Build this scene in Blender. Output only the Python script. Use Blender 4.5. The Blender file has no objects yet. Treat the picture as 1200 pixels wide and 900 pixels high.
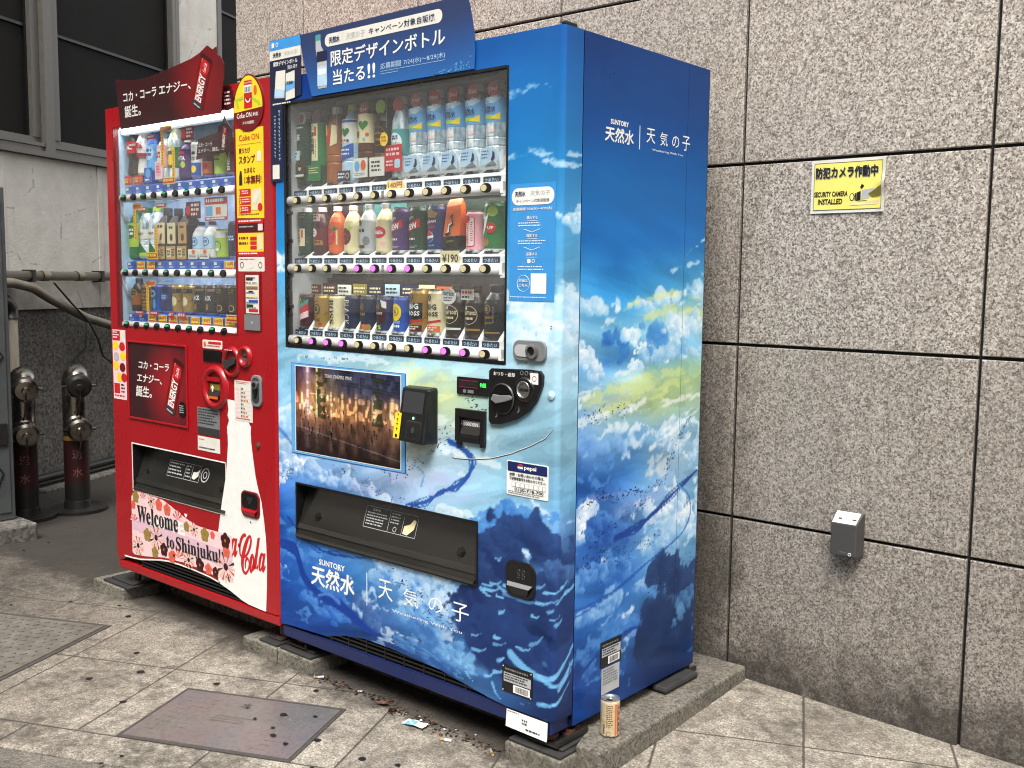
import bpy, math, random
import numpy as np
from mathutils import Matrix, Vector

random.seed(7)
SC = bpy.context.scene
COL = SC.collection
PI = math.pi
rad = math.radians


def lin(r, g=None, b=None):
    """8 bit sRGB to linear RGB"""
    if g is None:
        g = b = r
    f = lambda v: (v / 255) / 12.92 if v / 255 <= 0.04045 else ((v / 255 + 0.055) / 1.055) ** 2.4
    return (f(r), f(g), f(b))


# ------------------------------------------------------------------ camera
YAW, PITCH, ROLL = -0.709, -0.101, 0.0115
cy_, sy_, cp_, sp_ = math.cos(YAW), math.sin(YAW), math.cos(PITCH), math.sin(PITCH)
d_ = Vector((sy_ * cp_, cy_ * cp_, sp_))
r_ = Vector((cy_, -sy_, 0))
u_ = r_.cross(d_)
cr_, sr_ = math.cos(ROLL), math.sin(ROLL)
r2, u2 = cr_ * r_ + sr_ * u_, -sr_ * r_ + cr_ * u_
cam = bpy.data.cameras.new('camera')
cam.sensor_fit = 'HORIZONTAL'
cam.sensor_width = 36
cam.lens = 36.01
cam.clip_start = 0.05
cam.clip_end = 500
cam_ob = bpy.data.objects.new('camera', cam)
COL.objects.link(cam_ob)
m3 = Matrix((r2, u2, -d_)).transposed()
cam_ob.matrix_world = Matrix.Translation((1.6027, -2.0511, 1.1989)) @ m3.to_4x4()
SC.camera = cam_ob

# ------------------------------------------------------------------ sky, sun, exposure
SUN_EL, SUN_AZ = 58, 150            # degrees; azimuth clockwise from +Y
W = bpy.data.worlds.new('World')
SC.world = W
W.use_nodes = True
wn = W.node_tree
bg = wn.nodes['Background']
sky = wn.nodes.new('ShaderNodeTexSky')
sky.sky_type = 'NISHITA'
sky.sun_disc = False
sky.sun_elevation = rad(SUN_EL)
sky.sun_rotation = rad(SUN_AZ)
sky.dust_density = 3.0
hs = wn.nodes.new('ShaderNodeHueSaturation')
hs.inputs['Saturation'].default_value = 0.16      # overcast: a grey-white sky
wn.links.new(sky.outputs[0], hs.inputs['Color'])
wn.links.new(hs.outputs[0], bg.inputs[0])
bg.inputs[1].default_value = 0.13
sl = bpy.data.lights.new('sun', 'SUN')
sl.energy = 1.3
sl.angle = rad(25)
sl.color = (1, 0.95, 0.88)
sun = bpy.data.objects.new('sun', sl)
COL.objects.link(sun)
a_, e_ = rad(SUN_AZ), rad(SUN_EL)
to_sun = Vector((math.sin(a_) * math.cos(e_), math.cos(a_) * math.cos(e_), math.sin(e_)))
sun.rotation_euler = to_sun.to_track_quat('Z', 'Y').to_euler()
sun.location = (3, -4, 6)
SC.view_settings.view_transform = 'Standard'
SC.view_settings.look = 'None'
SC.view_settings.exposure = 1.5
SC.view_settings.gamma = 1
SC.view_settings.use_curve_mapping = False
SC.cycles.max_bounces = 6
SC.cycles.transparent_max_bounces = 8
SC.cycles.use_denoising = True
SC.cycles.denoising_input_passes = 'RGB_ALBEDO_NORMAL'
SC.cycles.denoising_prefilter = 'NONE'
SC.cycles.filter_width = 1.1
SC.cycles.caustics_reflective = False
SC.cycles.caustics_refractive = False

# ------------------------------------------------------------------ materials
M = {}


class NT:
    """small node building helper"""

    def __init__(s, name):
        s.m = bpy.data.materials.new(name)
        s.m.use_nodes = True
        s.t = s.m.node_tree
        s.p = s.t.nodes['Principled BSDF']

    def n(s, typ, ins=None, **props):
        o = s.t.nodes.new('ShaderNode' + typ)
        for k, v in props.items():
            setattr(o, k, v)
        for k, v in (ins or {}).items():
            s.set(o.inputs[k], v)
        return o

    def set(s, sock, v):
        if isinstance(v, bpy.types.NodeSocket):
            s.t.links.new(v, sock)
        elif isinstance(v, bpy.types.Node):
            s.t.links.new(v.outputs[0], sock)
        elif isinstance(v, (tuple, list)) and len(v) == 3 and sock.type == 'RGBA':
            sock.default_value = (*v, 1)
        else:
            sock.default_value = v

    def math(s, op, a, b=0.0, c=None):
        ins = {0: a, 1: b}
        if c is not None:
            ins[2] = c
        return s.n('Math', ins, operation=op).outputs[0]

    def mix(s, f, a, b, blend='MIX'):
        o = s.n('MixRGB', {0: f, 1: a, 2: b}, blend_type=blend)
        return o.outputs[0]

    def ramp(s, f, stops):
        o = s.n('ValToRGB', {0: f})
        e = o.color_ramp.elements
        while len(e) < len(stops):
            e.new(0.5)
        for q, (p, c) in zip(e, stops):
            q.position = p
            q.color = (*c, 1) if len(c) == 3 else c
        return o.outputs[0]

    def coords(s, which='Object'):
        return s.n('TexCoord').outputs[which]

    def noise(s, scale, vec=None, detail=4, rough=0.55):
        o = s.n('TexNoise', {'Scale': scale, 'Detail': detail, 'Roughness': rough})
        if vec is not None:
            s.set(o.inputs['Vector'], vec)
        return o.outputs['Fac']

    def bump(s, h, strength=0.2, dist=0.002):
        o = s.n('Bump', {'Height': h, 'Strength': strength, 'Distance': dist})
        s.set(s.p.inputs['Normal'], o)


def pm(key, col, rough=0.45, metal=0.0, var=0.06, nscale=30, coat=0.0, emit=None, bump=0.0, spec=0.5):
    """principled material with a little procedural unevenness"""
    q = NT(key)
    co = q.coords()
    f = q.noise(nscale, co)
    c = q.mix(f, tuple(max(0, v * (1 - var * 2)) for v in col), tuple(min(1, v * (1 + var * 2)) for v in col))
    q.set(q.p.inputs['Base Color'], c)
    r = q.n('MapRange', {0: f, 1: 0.3, 2: 0.7, 3: max(0.02, rough - 0.07), 4: min(1, rough + 0.07)})
    q.set(q.p.inputs['Roughness'], r)
    q.p.inputs['Metallic'].default_value = metal
    q.p.inputs['Coat Weight'].default_value = coat
    q.p.inputs['Coat Roughness'].default_value = 0.08
    q.p.inputs['Specular IOR Level'].default_value = spec
    if emit:
        q.p.inputs['Emission Color'].default_value = (*emit[0], 1)
        q.p.inputs['Emission Strength'].default_value = emit[1]
    if bump:
        q.bump(f, bump)
    M[key] = q.m
    return q.m


def c8(key, r, g, b, **kw):
    kw.setdefault('rough', 0.4)
    return pm(key, lin(r, g, b), **kw)


# plain colours used by prints, labels and small parts
c8('white', 236, 236, 232)
c8('offwhite', 222, 220, 210)
c8('black', 18, 18, 19, rough=0.3)
c8('ink', 24, 24, 26, rough=0.5)
c8('dkgrey', 52, 53, 55)
c8('grey', 118, 120, 122)
c8('ltgrey', 178, 180, 182)
c8('red', 158, 17, 26, rough=0.3, coat=0.25, var=0.03, nscale=6)
c8('inkred', 196, 30, 36)
c8('deepred', 108, 12, 20)
c8('maroon', 62, 12, 18)
c8('orange', 214, 98, 38)
c8('yellow', 246, 208, 38)
c8('paleyellow', 246, 232, 140)
c8('cream', 226, 212, 168)
c8('gold', 176, 138, 66, rough=0.3, metal=0.4)
c8('green', 34, 112, 52)
c8('dkgreen', 20, 54, 34)
c8('lime', 168, 198, 60)
c8('teal', 70, 150, 150)
c8('navy', 20, 34, 88)
c8('nightblue', 22, 30, 60)
c8('blue', 26, 78, 168)
c8('skyblue', 96, 168, 222)
c8('iceblue', 178, 208, 228)
c8('pink', 240, 168, 180)
c8('rose', 244, 206, 208)
c8('lilac', 222, 186, 200)
c8('purple', 70, 36, 96)
c8('brown', 84, 46, 24)
c8('dkbrown', 42, 26, 18)
c8('amber', 150, 82, 30)
c8('tan', 190, 152, 100)
c8('olive', 128, 116, 44)
c8('coral', 222, 96, 78)
c8('midred', 146, 18, 28)
c8('goldleaf', 150, 128, 62)
c8('screen_grey', 46, 48, 52, rough=0.15)
c8('skin', 214, 170, 140)
c8('beigebtn', 206, 196, 150, rough=0.3)
pm('pinklit', lin(190, 90, 190), emit=(lin(250, 110, 250), 0.42))
pm('greenlit', lin(60, 150, 100), emit=(lin(70, 190, 120), 0.1))
pm('greenled', lin(120, 255, 160), emit=(lin(120, 255, 160), 1.2))
pm('greendigit', lin(60, 220, 90), emit=(lin(60, 230, 90), 0.5))
pm('redled', lin(150, 20, 50), emit=(lin(200, 20, 60), 0.3))
pm('led', (1, 1, 1), emit=((0.93, 0.97, 1), 3.5))
pm('led_bar', lin(220, 228, 240), emit=((0.85, 0.92, 1), 0.22))
pm('led_soft', (1, 1, 1), emit=((0.95, 0.97, 1), 8.5))
pm('plastic_white', lin(232, 232, 230), rough=0.28, var=0.02)
pm('steel', lin(176, 176, 176), rough=0.25, metal=0.9)
pm('chrome', lin(158, 152, 142), rough=0.28, metal=1.0, var=0.4, nscale=16, bump=0.08)
pm('darkmetal', lin(60, 58, 56), rough=0.4, metal=0.6)
pm('rubber', lin(44, 43, 42), rough=0.75, var=0.2, bump=0.3)
pm('rust', lin(84, 54, 40), rough=0.8, metal=0.1, var=0.3, nscale=60, bump=0.4)
pm('black_gloss', lin(14, 14, 15), rough=0.18, coat=0.3)
pm('black_plastic', lin(20, 20, 21), rough=0.34)
pm('smoke', lin(34, 33, 30), rough=0.24, coat=0.3, var=0.3, nscale=4)
pm('inside_grey', lin(120, 122, 122), rough=0.6)
pm('inside_dark', lin(74, 79, 80), rough=0.6, var=0.25, nscale=9)
q = NT('pet_clear')
f1 = q.noise(46, q.n('Mapping', {'Vector': q.coords(), 'Scale': (1.0, 1.0, 0.32)}), 3)
q.set(q.p.inputs['Base Color'], q.ramp(f1, [(0.36, lin(120, 140, 154)), (0.5, lin(182, 198, 208)), (0.6, lin(238, 243, 245))]))  # pale end of the ramp paints upright glints into the bottles
q.p.inputs['Roughness'].default_value = 0.1
q.p.inputs['Coat Weight'].default_value = 0.6
q.bump(f1, 0.15, 0.003)
M['pet_clear'] = q.m
pm('aluminium', lin(200, 200, 202), rough=0.28, metal=0.9)
pm('street_wall', lin(150, 146, 140), rough=0.8, var=0.1, nscale=3)
pm('dark_glass', lin(40, 46, 52), rough=0.08)
pm('window_metal', lin(112, 108, 102), rough=0.45, metal=0.35, var=0.12, nscale=25)
pm('door_navy', lin(24, 62, 140), rough=0.35, coat=0.2)
pm('reddark', lin(120, 16, 20), rough=0.4)
pm('base_navy', lin(20, 34, 82), rough=0.4, var=0.1)
pm('cream_pipe', lin(120, 112, 96), rough=0.55, var=0.22, nscale=20, bump=0.15)
pm('faded_text', lin(150, 96, 90))
pm('red_pipe', lin(54, 22, 22), rough=0.5, var=0.3, nscale=16)
pm('cabinet_grey', lin(86, 90, 90), rough=0.45, metal=0.2, var=0.15, nscale=9)
pm('box_grey', lin(66, 65, 64), rough=0.5, var=0.05)
pm('can_beige', lin(206, 188, 150), rough=0.3, metal=0.25, var=0.12, nscale=60)

# ice-patterned display liner of the red machine
q = NT('ice_liner')
co = q.coords()
f1 = q.noise(14, co, 5, 0.6)
q.set(q.p.inputs['Base Color'], q.ramp(f1, [(0.3, lin(120, 158, 196)), (0.5, lin(172, 198, 222)), (0.72, lin(222, 232, 240))]))
q.p.inputs['Roughness'].default_value = 0.4
M['ice_liner'] = q.m

# thin clear pane
q = NT('pane_glass')
out = q.t.nodes['Material Output']
geo = q.n('NewGeometry')
fr = q.n('Fresnel', {'IOR': q.n('MapRange', {0: geo.outputs['Backfacing'], 3: 1.45, 4: 1 / 1.45}).outputs[0]})
gl = q.n('BsdfGlossy', {'Color': (1, 1, 1), 'Roughness': 0.02})
tr = q.n('BsdfTransparent', {'Color': (0.96, 0.98, 0.98)})
mx = q.n('MixShader', {0: fr.outputs[0], 1: tr.outputs[0], 2: gl.outputs[0]})
sm = q.noise(3.5, q.n('Mapping', {'Vector': q.coords(), 'Scale': (1.0, 1.0, 0.5)}), 6, 0.7)
df = q.n('BsdfDiffuse', {'Color': (0.7, 0.72, 0.74)})
m2_ = q.n('MixShader', {0: q.n('MapRange', {0: sm, 1: 0.4, 2: 0.72, 3: 0.008, 4: 0.035}).outputs[0], 1: mx.outputs[0], 2: df.outputs[0]})
q.t.links.new(m2_.outputs[0], out.inputs['Surface'])
M['pane_glass'] = q.m

# printed film with the colours held per vertex ("art")
q = NT('printed_film')
at = q.n('Attribute', attribute_name='art')
fn = q.noise(3.0, q.coords(), 5)
q.set(q.p.inputs['Base Color'], at.outputs['Color'])
q.set(q.p.inputs['Roughness'], q.n('MapRange', {0: fn, 1: 0.3, 2: 0.7, 3: 0.26, 4: 0.42}))
q.p.inputs['Specular IOR Level'].default_value = 0.22
M['printed_film'] = q.m

# polished speckled granite, splashed and dirty low down, with shade painted in
q = NT('granite')
co = q.coords()
v1 = q.n('TexVoronoi', {'Vector': co, 'Scale': 175.0, 'Randomness': 1.0}, feature='F1')
sep = q.n('SeparateColor', {0: v1.outputs['Color']})
v2 = q.n('TexVoronoi', {'Vector': co, 'Scale': 330.0}, feature='F1')
sep2 = q.n('SeparateColor', {0: v2.outputs['Color']})
g1 = q.ramp(sep.outputs[0], [(0.0, lin(62, 56, 51)), (0.16, lin(106, 97, 89)), (0.42, lin(156, 146, 135)), (0.72, lin(192, 183, 170)), (1.0, lin(228, 221, 209))])
g2 = q.ramp(sep2.outputs[1], [(0.0, lin(56, 50, 47)), (0.2, lin(134, 123, 113)), (0.6, lin(184, 174, 161)), (1.0, lin(226, 219, 207))])
gc = q.mix(0.42, g1, g2)
v3 = q.n('TexVoronoi', {'Vector': co, 'Scale': 210.0}, feature='F1')
s3 = q.n('SeparateColor', {0: v3.outputs['Color']})
gc = q.mix(q.math('MULTIPLY', q.math('GREATER_THAN', s3.outputs[2], 0.88), 0.7), gc, lin(58, 54, 52))
gc = q.mix(q.math('MULTIPLY', q.math('LESS_THAN', s3.outputs[2], 0.13), 0.6), gc, lin(234, 230, 222))
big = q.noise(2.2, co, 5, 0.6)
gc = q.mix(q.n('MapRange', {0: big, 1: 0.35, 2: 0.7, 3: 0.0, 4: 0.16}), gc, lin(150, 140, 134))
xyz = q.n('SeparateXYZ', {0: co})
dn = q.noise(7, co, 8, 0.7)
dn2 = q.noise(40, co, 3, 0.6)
# each slab its own tone
sx_ = q.math('FLOOR', q.math('DIVIDE', q.math('SUBTRACT', xyz.outputs[0], 0.0227), 0.7347))
sz_ = q.math('FLOOR', q.math('DIVIDE', q.math('SUBTRACT', xyz.outputs[2], 0.4446), 0.563))
wn_ = q.n('TexWhiteNoise', {'Vector': q.n('CombineXYZ', {0: sx_, 1: sz_})}, noise_dimensions='2D')
gc = q.mix(q.n('MapRange', {0: wn_.outputs[0], 3: 0.0, 4: 0.22}), gc, lin(126, 119, 111))
# grime splashed up from the pavement, plus painted shade downwards and by the machine
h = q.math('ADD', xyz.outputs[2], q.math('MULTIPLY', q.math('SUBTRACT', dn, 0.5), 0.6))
dirt_shade = q.n('MapRange', {0: h, 1: 0.32, 2: -0.06, 3: 0.0, 4: 0.97}).outputs[0]
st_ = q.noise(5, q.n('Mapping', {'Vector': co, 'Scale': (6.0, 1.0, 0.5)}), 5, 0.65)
wall_shade = q.n('MapRange', {0: q.math('ADD', xyz.outputs[2], q.math('MULTIPLY', q.math('SUBTRACT', st_, 0.5), 1.6)), 1: 1.7, 2: 0.2, 3: 0.0, 4: 0.42}).outputs[0]  # shade painted in, deepening towards the ground
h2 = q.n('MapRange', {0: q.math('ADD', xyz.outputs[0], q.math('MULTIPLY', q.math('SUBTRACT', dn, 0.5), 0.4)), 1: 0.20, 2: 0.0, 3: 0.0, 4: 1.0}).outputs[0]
h3 = q.n('MapRange', {0: q.math('ADD', xyz.outputs[2], q.math('MULTIPLY', q.math('SUBTRACT', st_, 0.5), 1.2)), 1: 1.9, 2: 0.3, 3: 0.0, 4: 0.8}).outputs[0]  # shadow of the machine painted up the wall, partly dirt
dirt_shade = q.math('MULTIPLY', dirt_shade, q.n('MapRange', {0: dn2, 1: 0.3, 2: 0.65, 3: 1.0, 4: 0.84}).outputs[0])
dirt_shade = q.math('MAXIMUM', q.math('MAXIMUM', dirt_shade, wall_shade), q.math('MULTIPLY', h2, h3))
gc = q.mix(dirt_shade, gc, lin(42, 39, 36))
q.set(q.p.inputs['Base Color'], gc)
q.p.inputs['Roughness'].default_value = 0.5
q.bump(sep.outputs[0], 0.12, 0.001)
M['granite'] = q.m
pm('joint', lin(22, 21, 20), rough=0.8)

# pavement: exposed-aggregate slabs laid at 25 degrees to the machines
q = NT('pavement_slab')
co = q.coords()
xyz = q.n('SeparateXYZ', {0: co})
X, Y = xyz.outputs[0], xyz.outputs[1]
t = q.math('ADD', q.math('MULTIPLY', X, 0.9063), q.math('MULTIPLY', Y, 0.4226))
n = q.math('ADD', q.math('MULTIPLY', X, -0.4226), q.math('MULTIPLY', Y, 0.9063))
wob = q.math('MULTIPLY', q.math('SUBTRACT', q.noise(60, co, 3), 0.5), 0.006)


def lines(v, off, step, w):
    k = q.math('DIVIDE', q.math('SUBTRACT', q.math('ADD', v, wob), off), step)
    fr_ = q.math('ABSOLUTE', q.math('SUBTRACT', k, q.math('ROUND', k)))
    return q.n('MapRange', {0: q.math('MULTIPLY', fr_, step), 1: w, 2: w * 0.45, 3: 0.0, 4: 1.0}).outputs[0]


inside = q.math('GREATER_THAN', n, -0.145)
tl = q.math('MULTIPLY', lines(t, -1.373, 0.403, 0.0045), inside)
tl = q.math('MULTIPLY', tl, q.n('MapRange', {0: t, 1: -2.35, 2: -2.1, 3: 0.25, 4: 1.0}).outputs[0])
kl = q.math('MULTIPLY', lines(t, -1.5355, 0.6, 0.0045), q.math('LESS_THAN', n, -0.145))
nl = lines(n, 0.345, 0.488, 0.0045)
jl = q.math('MAXIMUM', q.math('MAXIMUM', tl, kl), nl)
v1 = q.n('TexVoronoi', {'Vector': co, 'Scale': 240.0}, feature='F1')
sep = q.n('SeparateColor', {0: v1.outputs['Color']})
agg = q.ramp(sep.outputs[0], [(0.0, lin(108, 101, 90)), (0.25, lin(142, 134, 121)), (0.7, lin(164, 156, 143)), (1.0, lin(198, 191, 178))])
blot = q.noise(3.2, co, 8, 0.68)
blot2 = q.noise(11, co, 6, 0.7)
agg = q.mix(q.n('MapRange', {0: blot, 1: 0.42, 2: 0.66, 3: 0.0, 4: 0.75}), agg, lin(74, 68, 60))
agg = q.mix(q.n('MapRange', {0: blot2, 1: 0.48, 2: 0.7, 3: 0.0, 4: 0.6}), agg, lin(64, 59, 53))
blot3 = q.noise(30, co, 5, 0.72)
agg = q.mix(q.n('MapRange', {0: q.math('MULTIPLY', blot3, q.math('ADD', blot, 0.5)), 1: 0.48, 2: 0.68, 3: 0.0, 4: 0.7}), agg, lin(62, 57, 50))
agg = q.mix(q.n('MapRange', {0: blot3, 1: 0.42, 2: 0.28, 3: 0.0, 4: 0.5}), agg, lin(196, 188, 172))
# each slab its own tone
cell = q.n('TexWhiteNoise', {'Vector': q.n('CombineXYZ', {0: q.math('FLOOR', q.math('DIVIDE', q.math('ADD', t, 1.373), 0.403)), 1: q.math('FLOOR', q.math('DIVIDE', q.math('SUBTRACT', n, 0.345), 0.488))})}, noise_dimensions='2D')
agg = q.mix(q.n('MapRange', {0: cell.outputs[0], 3: 0.0, 4: 0.2}), agg, lin(110, 100, 88))
# the grimy end of the pavement by the standpipes, alley shade painted in
gr = q.math('ADD', t, q.math('MULTIPLY', q.math('SUBTRACT', blot, 0.5), 1.3))
grime_shade = q.n('MapRange', {0: gr, 1: -1.3, 2: -2.7, 3: 0.0, 4: 0.86}).outputs[0]
agg = q.mix(grime_shade, agg, (0.20, 0.185, 0.17), 'MULTIPLY')
# dark tide line where rubbish collects along the machine feet
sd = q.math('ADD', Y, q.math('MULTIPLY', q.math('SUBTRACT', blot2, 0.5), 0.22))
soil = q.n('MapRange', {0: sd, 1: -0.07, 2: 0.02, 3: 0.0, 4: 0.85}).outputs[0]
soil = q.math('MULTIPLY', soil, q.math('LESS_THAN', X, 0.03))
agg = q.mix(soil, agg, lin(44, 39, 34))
agg = q.mix(q.math('MULTIPLY', jl, 0.85), agg, lin(56, 50, 43))
q.set(q.p.inputs['Base Color'], agg)
q.p.inputs['Roughness'].default_value = 0.85
hgt = q.math('SUBTRACT', q.math('ADD', sep.outputs[1], q.math('MULTIPLY', blot2, 1.4)), q.math('MULTIPLY', jl, 5.0))
q.bump(hgt, 0.45, 0.002)
M['pavement_slab'] = q.m


def concrete(key, lo, hi, scale=10, sp=150, bump=0.4, dark=(40, 37, 33)):
    q = NT(key)
    co = q.coords()
    a = q.noise(scale, co, 8, 0.68)
    v = q.n('TexVoronoi', {'Vector': co, 'Scale': float(sp)}, feature='F1')
    s = q.n('SeparateColor', {0: v.outputs['Color']})
    c = q.ramp(a, [(0.3, lin(*lo)), (0.68, lin(*hi))])
    c = q.mix(0.22, c, q.ramp(s.outputs[0], [(0, lin(*dark)), (1, lin(210, 204, 192))]))
    b = q.noise(scale * 0.35, co, 6, 0.7)
    c = q.mix(q.n('MapRange', {0: b, 1: 0.5, 2: 0.75, 3: 0.0, 4: 0.6}), c, lin(*dark))
    q.set(q.p.inputs['Base Color'], c)
    q.p.inputs['Roughness'].default_value = 0.85
    q.bump(q.math('ADD', a, q.math('MULTIPLY', s.outputs[1], 0.3)), bump, 0.004)
    M[key] = q.m


concrete('block_concrete', (54, 51, 44), (112, 107, 94), 8)
concrete('ledge_concrete', (56, 52, 45), (104, 97, 84), 6)
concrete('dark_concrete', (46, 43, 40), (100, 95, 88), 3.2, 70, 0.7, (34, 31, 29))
concrete('asphalt_mix', (62, 57, 50), (96, 90, 80), 14, 220, 0.5, (48, 44, 39))

# old painted render of the neighbouring building, dirty below
q = NT('painted_render')
co = q.coords()
a = q.noise(6, co, 8, 0.65)
b = q.noise(55, co, 3)
c = q.ramp(a, [(0.3, lin(204, 198, 187)), (0.7, lin(226, 221, 210))])
z = q.n('SeparateXYZ', {0: co}).outputs[2]
hh = q.math('ADD', z, q.math('MULTIPLY', q.math('SUBTRACT', a, 0.5), 0.25))
c = q.mix(q.n('MapRange', {0: hh, 1: 1.12, 2: 0.98, 3: 0.0, 4: 0.45}), c, lin(130, 122, 110))
crk = q.n('TexVoronoi', {'Vector': co, 'Scale': 2.3}, feature='DISTANCE_TO_EDGE')
wv = q.math('ADD', crk.outputs[0], q.math('MULTIPLY', q.math('SUBTRACT', q.noise(14, co, 5), 0.5), 0.12))
cm = q.math('MULTIPLY', q.n('MapRange', {0: wv, 1: 0.006, 2: 0.002, 3: 0.0, 4: 0.4}).outputs[0], q.math('GREATER_THAN', a, 0.5))
c = q.mix(cm, c, lin(96, 88, 78))
q.set(q.p.inputs['Base Color'], c)
q.p.inputs['Roughness'].default_value = 0.8
q.bump(q.math('ADD', q.math('MULTIPLY', b, 0.6), q.math('MULTIPLY', a, 1.5)), 0.5, 0.006)
M['painted_render'] = q.m

# plum and grey worn steel of the access cover
q = NT('cover_steel')
co = q.coords()
xyz = q.n('SeparateXYZ', {0: co})
a = q.noise(3.5, co, 4)
b = q.noise(70, co, 4)
c = q.ramp(a, [(0.3, lin(138, 136, 131)), (0.48, lin(150, 145, 140)), (0.55, lin(152, 141, 138)), (0.68, lin(140, 142, 143))])
c = q.mix(q.n('MapRange', {0: b, 1: 0.45, 2: 0.8, 3: 0.0, 4: 0.35}), c, lin(74, 66, 64))
q.set(q.p.inputs['Base Color'], c)
q.p.inputs['Metallic'].default_value = 0.6
q.p.inputs['Roughness'].default_value = 0.36
wv = q.math('SINE', q.math('MULTIPLY', xyz.outputs[0], 330.0))
wv2 = q.math('SINE', q.math('MULTIPLY', xyz.outputs[1], 330.0))
pt = q.math('GREATER_THAN', q.math('MULTIPLY', wv, wv2), 0.35)
edge = q.math('GREATER_THAN', q.math('ABSOLUTE', xyz.outputs[0]), 0.12)
q.bump(q.math('ADD', q.math('MULTIPLY', q.math('MULTIPLY', pt, edge), 1.0), q.math('MULTIPLY', b, 0.4)), 0.22, 0.003)
M['cover_steel'] = q.m
pm('cover_rim', lin(82, 78, 73), rough=0.6, metal=0.3, var=0.2, nscale=40)
pm('checker_steel', lin(112, 107, 99), rough=0.6, metal=0.25, var=0.28, nscale=18, bump=0.2)


# dark insect screens of the windows
q = NT('window_screen')
co = q.coords()
xyz = q.n('SeparateXYZ', {0: co})
a = q.noise(9, co, 6, 0.7)
w1 = q.math('SINE', q.math('MULTIPLY', xyz.outputs[2], 420.0))
c = q.mix(a, lin(24, 23, 21), lin(38, 36, 33))
q.set(q.p.inputs['Base Color'], q.mix(q.n('MapRange', {0: w1, 1: -1, 2: 1, 3: 0.0, 4: 0.3}), c, lin(20, 19, 18)))
q.p.inputs['Roughness'].default_value = 0.7
q.p.inputs['Specular IOR Level'].default_value = 0.15
M['window_screen'] = q.m


# gradients printed on display cards
def card(key, stops, axis=2, lo=0.0, hi=1.0, rings=None):
    q = NT(key)
    co = q.coords()
    s_ = q.n('SeparateXYZ', {0: co}).outputs[axis]
    f = q.n('MapRange', {0: s_, 1: lo, 2: hi}).outputs[0]
    f = q.math('ADD', f, q.math('MULTIPLY', q.math('SUBTRACT', q.noise(9, co, 4), 0.5), 0.2))
    c = q.ramp(f, stops)
    if rings:
        x0, z0, colr, colc, r = rings
        xyz = q.n('SeparateXYZ', {0: co})
        dx = q.math('SUBTRACT', xyz.outputs[0], x0)
        dz = q.math('SUBTRACT', xyz.outputs[2], z0)
        dist = q.math('SQRT', q.math('ADD', q.math('MULTIPLY', dx, dx), q.math('MULTIPLY', dz, dz)))
        c = q.mix(q.n('MapRange', {0: dist, 1: r, 2: 0.0, 3: 0.0, 4: 1.0}), c, colc)
        wv = q.math('SINE', q.math('ADD', q.math('MULTIPLY', dist, 900.0), q.math('MULTIPLY', q.noise(12, co), 9.0)))
        c = q.mix(q.n('MapRange', {0: wv, 1: 0.2, 2: 1.0, 3: 0.0, 4: 0.35}), c, colr)
    q.set(q.p.inputs['Base Color'], c)
    q.p.inputs['Roughness'].default_value = 0.4
    q.p.inputs['Coat Weight'].default_value = 0.15
    M[key] = q.m


card('banner_blue', [(0.0, lin(26, 96, 166)), (0.35, lin(26, 74, 138)), (0.75, lin(32, 54, 100)), (1, lin(32, 50, 92))], 2, 1.755, 1.95)
card('energy_red', [(0, lin(44, 12, 16)), (1, lin(58, 14, 20))], 2, 1.75, 1.97, (-1.55, 1.86, lin(84, 18, 24), lin(150, 18, 26), 0.22))
card('energy_poster', [(0, lin(50, 20, 24)), (1, lin(44, 22, 26))], 2, 0.65, 0.94, (-1.84, 0.79, lin(96, 26, 32), lin(168, 26, 36), 0.2))
card('can_red', [(0, lin(60, 6, 10)), (0.5, lin(150, 16, 24)), (1, lin(84, 8, 14))], 0, -1.62, -1.44)


# ------------------------------------------------------------------ mesh building
def FRONT(a, b, c):
    return (a, -c, b)


def at_y(y0):
    return lambda a, b, c: (a, y0 - c, b)


def SIDE(a, b, c):
    return (c, a, b)


def XYZ(a, b, c):
    return (a, b, c)


_txt = {}


def glyphs(s, off=0.0, shear=0.0, res=2):
    k = (s, off, shear, res)
    if k not in _txt:
        cu = bpy.data.curves.new('t', 'FONT')
        cu.body = s
        cu.size = 1
        cu.offset = off
        cu.shear = shear
        cu.resolution_u = res
        ob = bpy.data.objects.new('t', cu)
        me = ob.to_mesh()
        vs = np.array([v.co[:2] for v in me.vertices]) if len(me.vertices) else np.zeros((0, 2))
        fs = [tuple(p.vertices) for p in me.polygons]
        ob.to_mesh_clear()
        bpy.data.objects.remove(ob)
        bpy.data.curves.remove(cu)
        _txt[k] = (vs, fs)
    return _txt[k]


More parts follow.
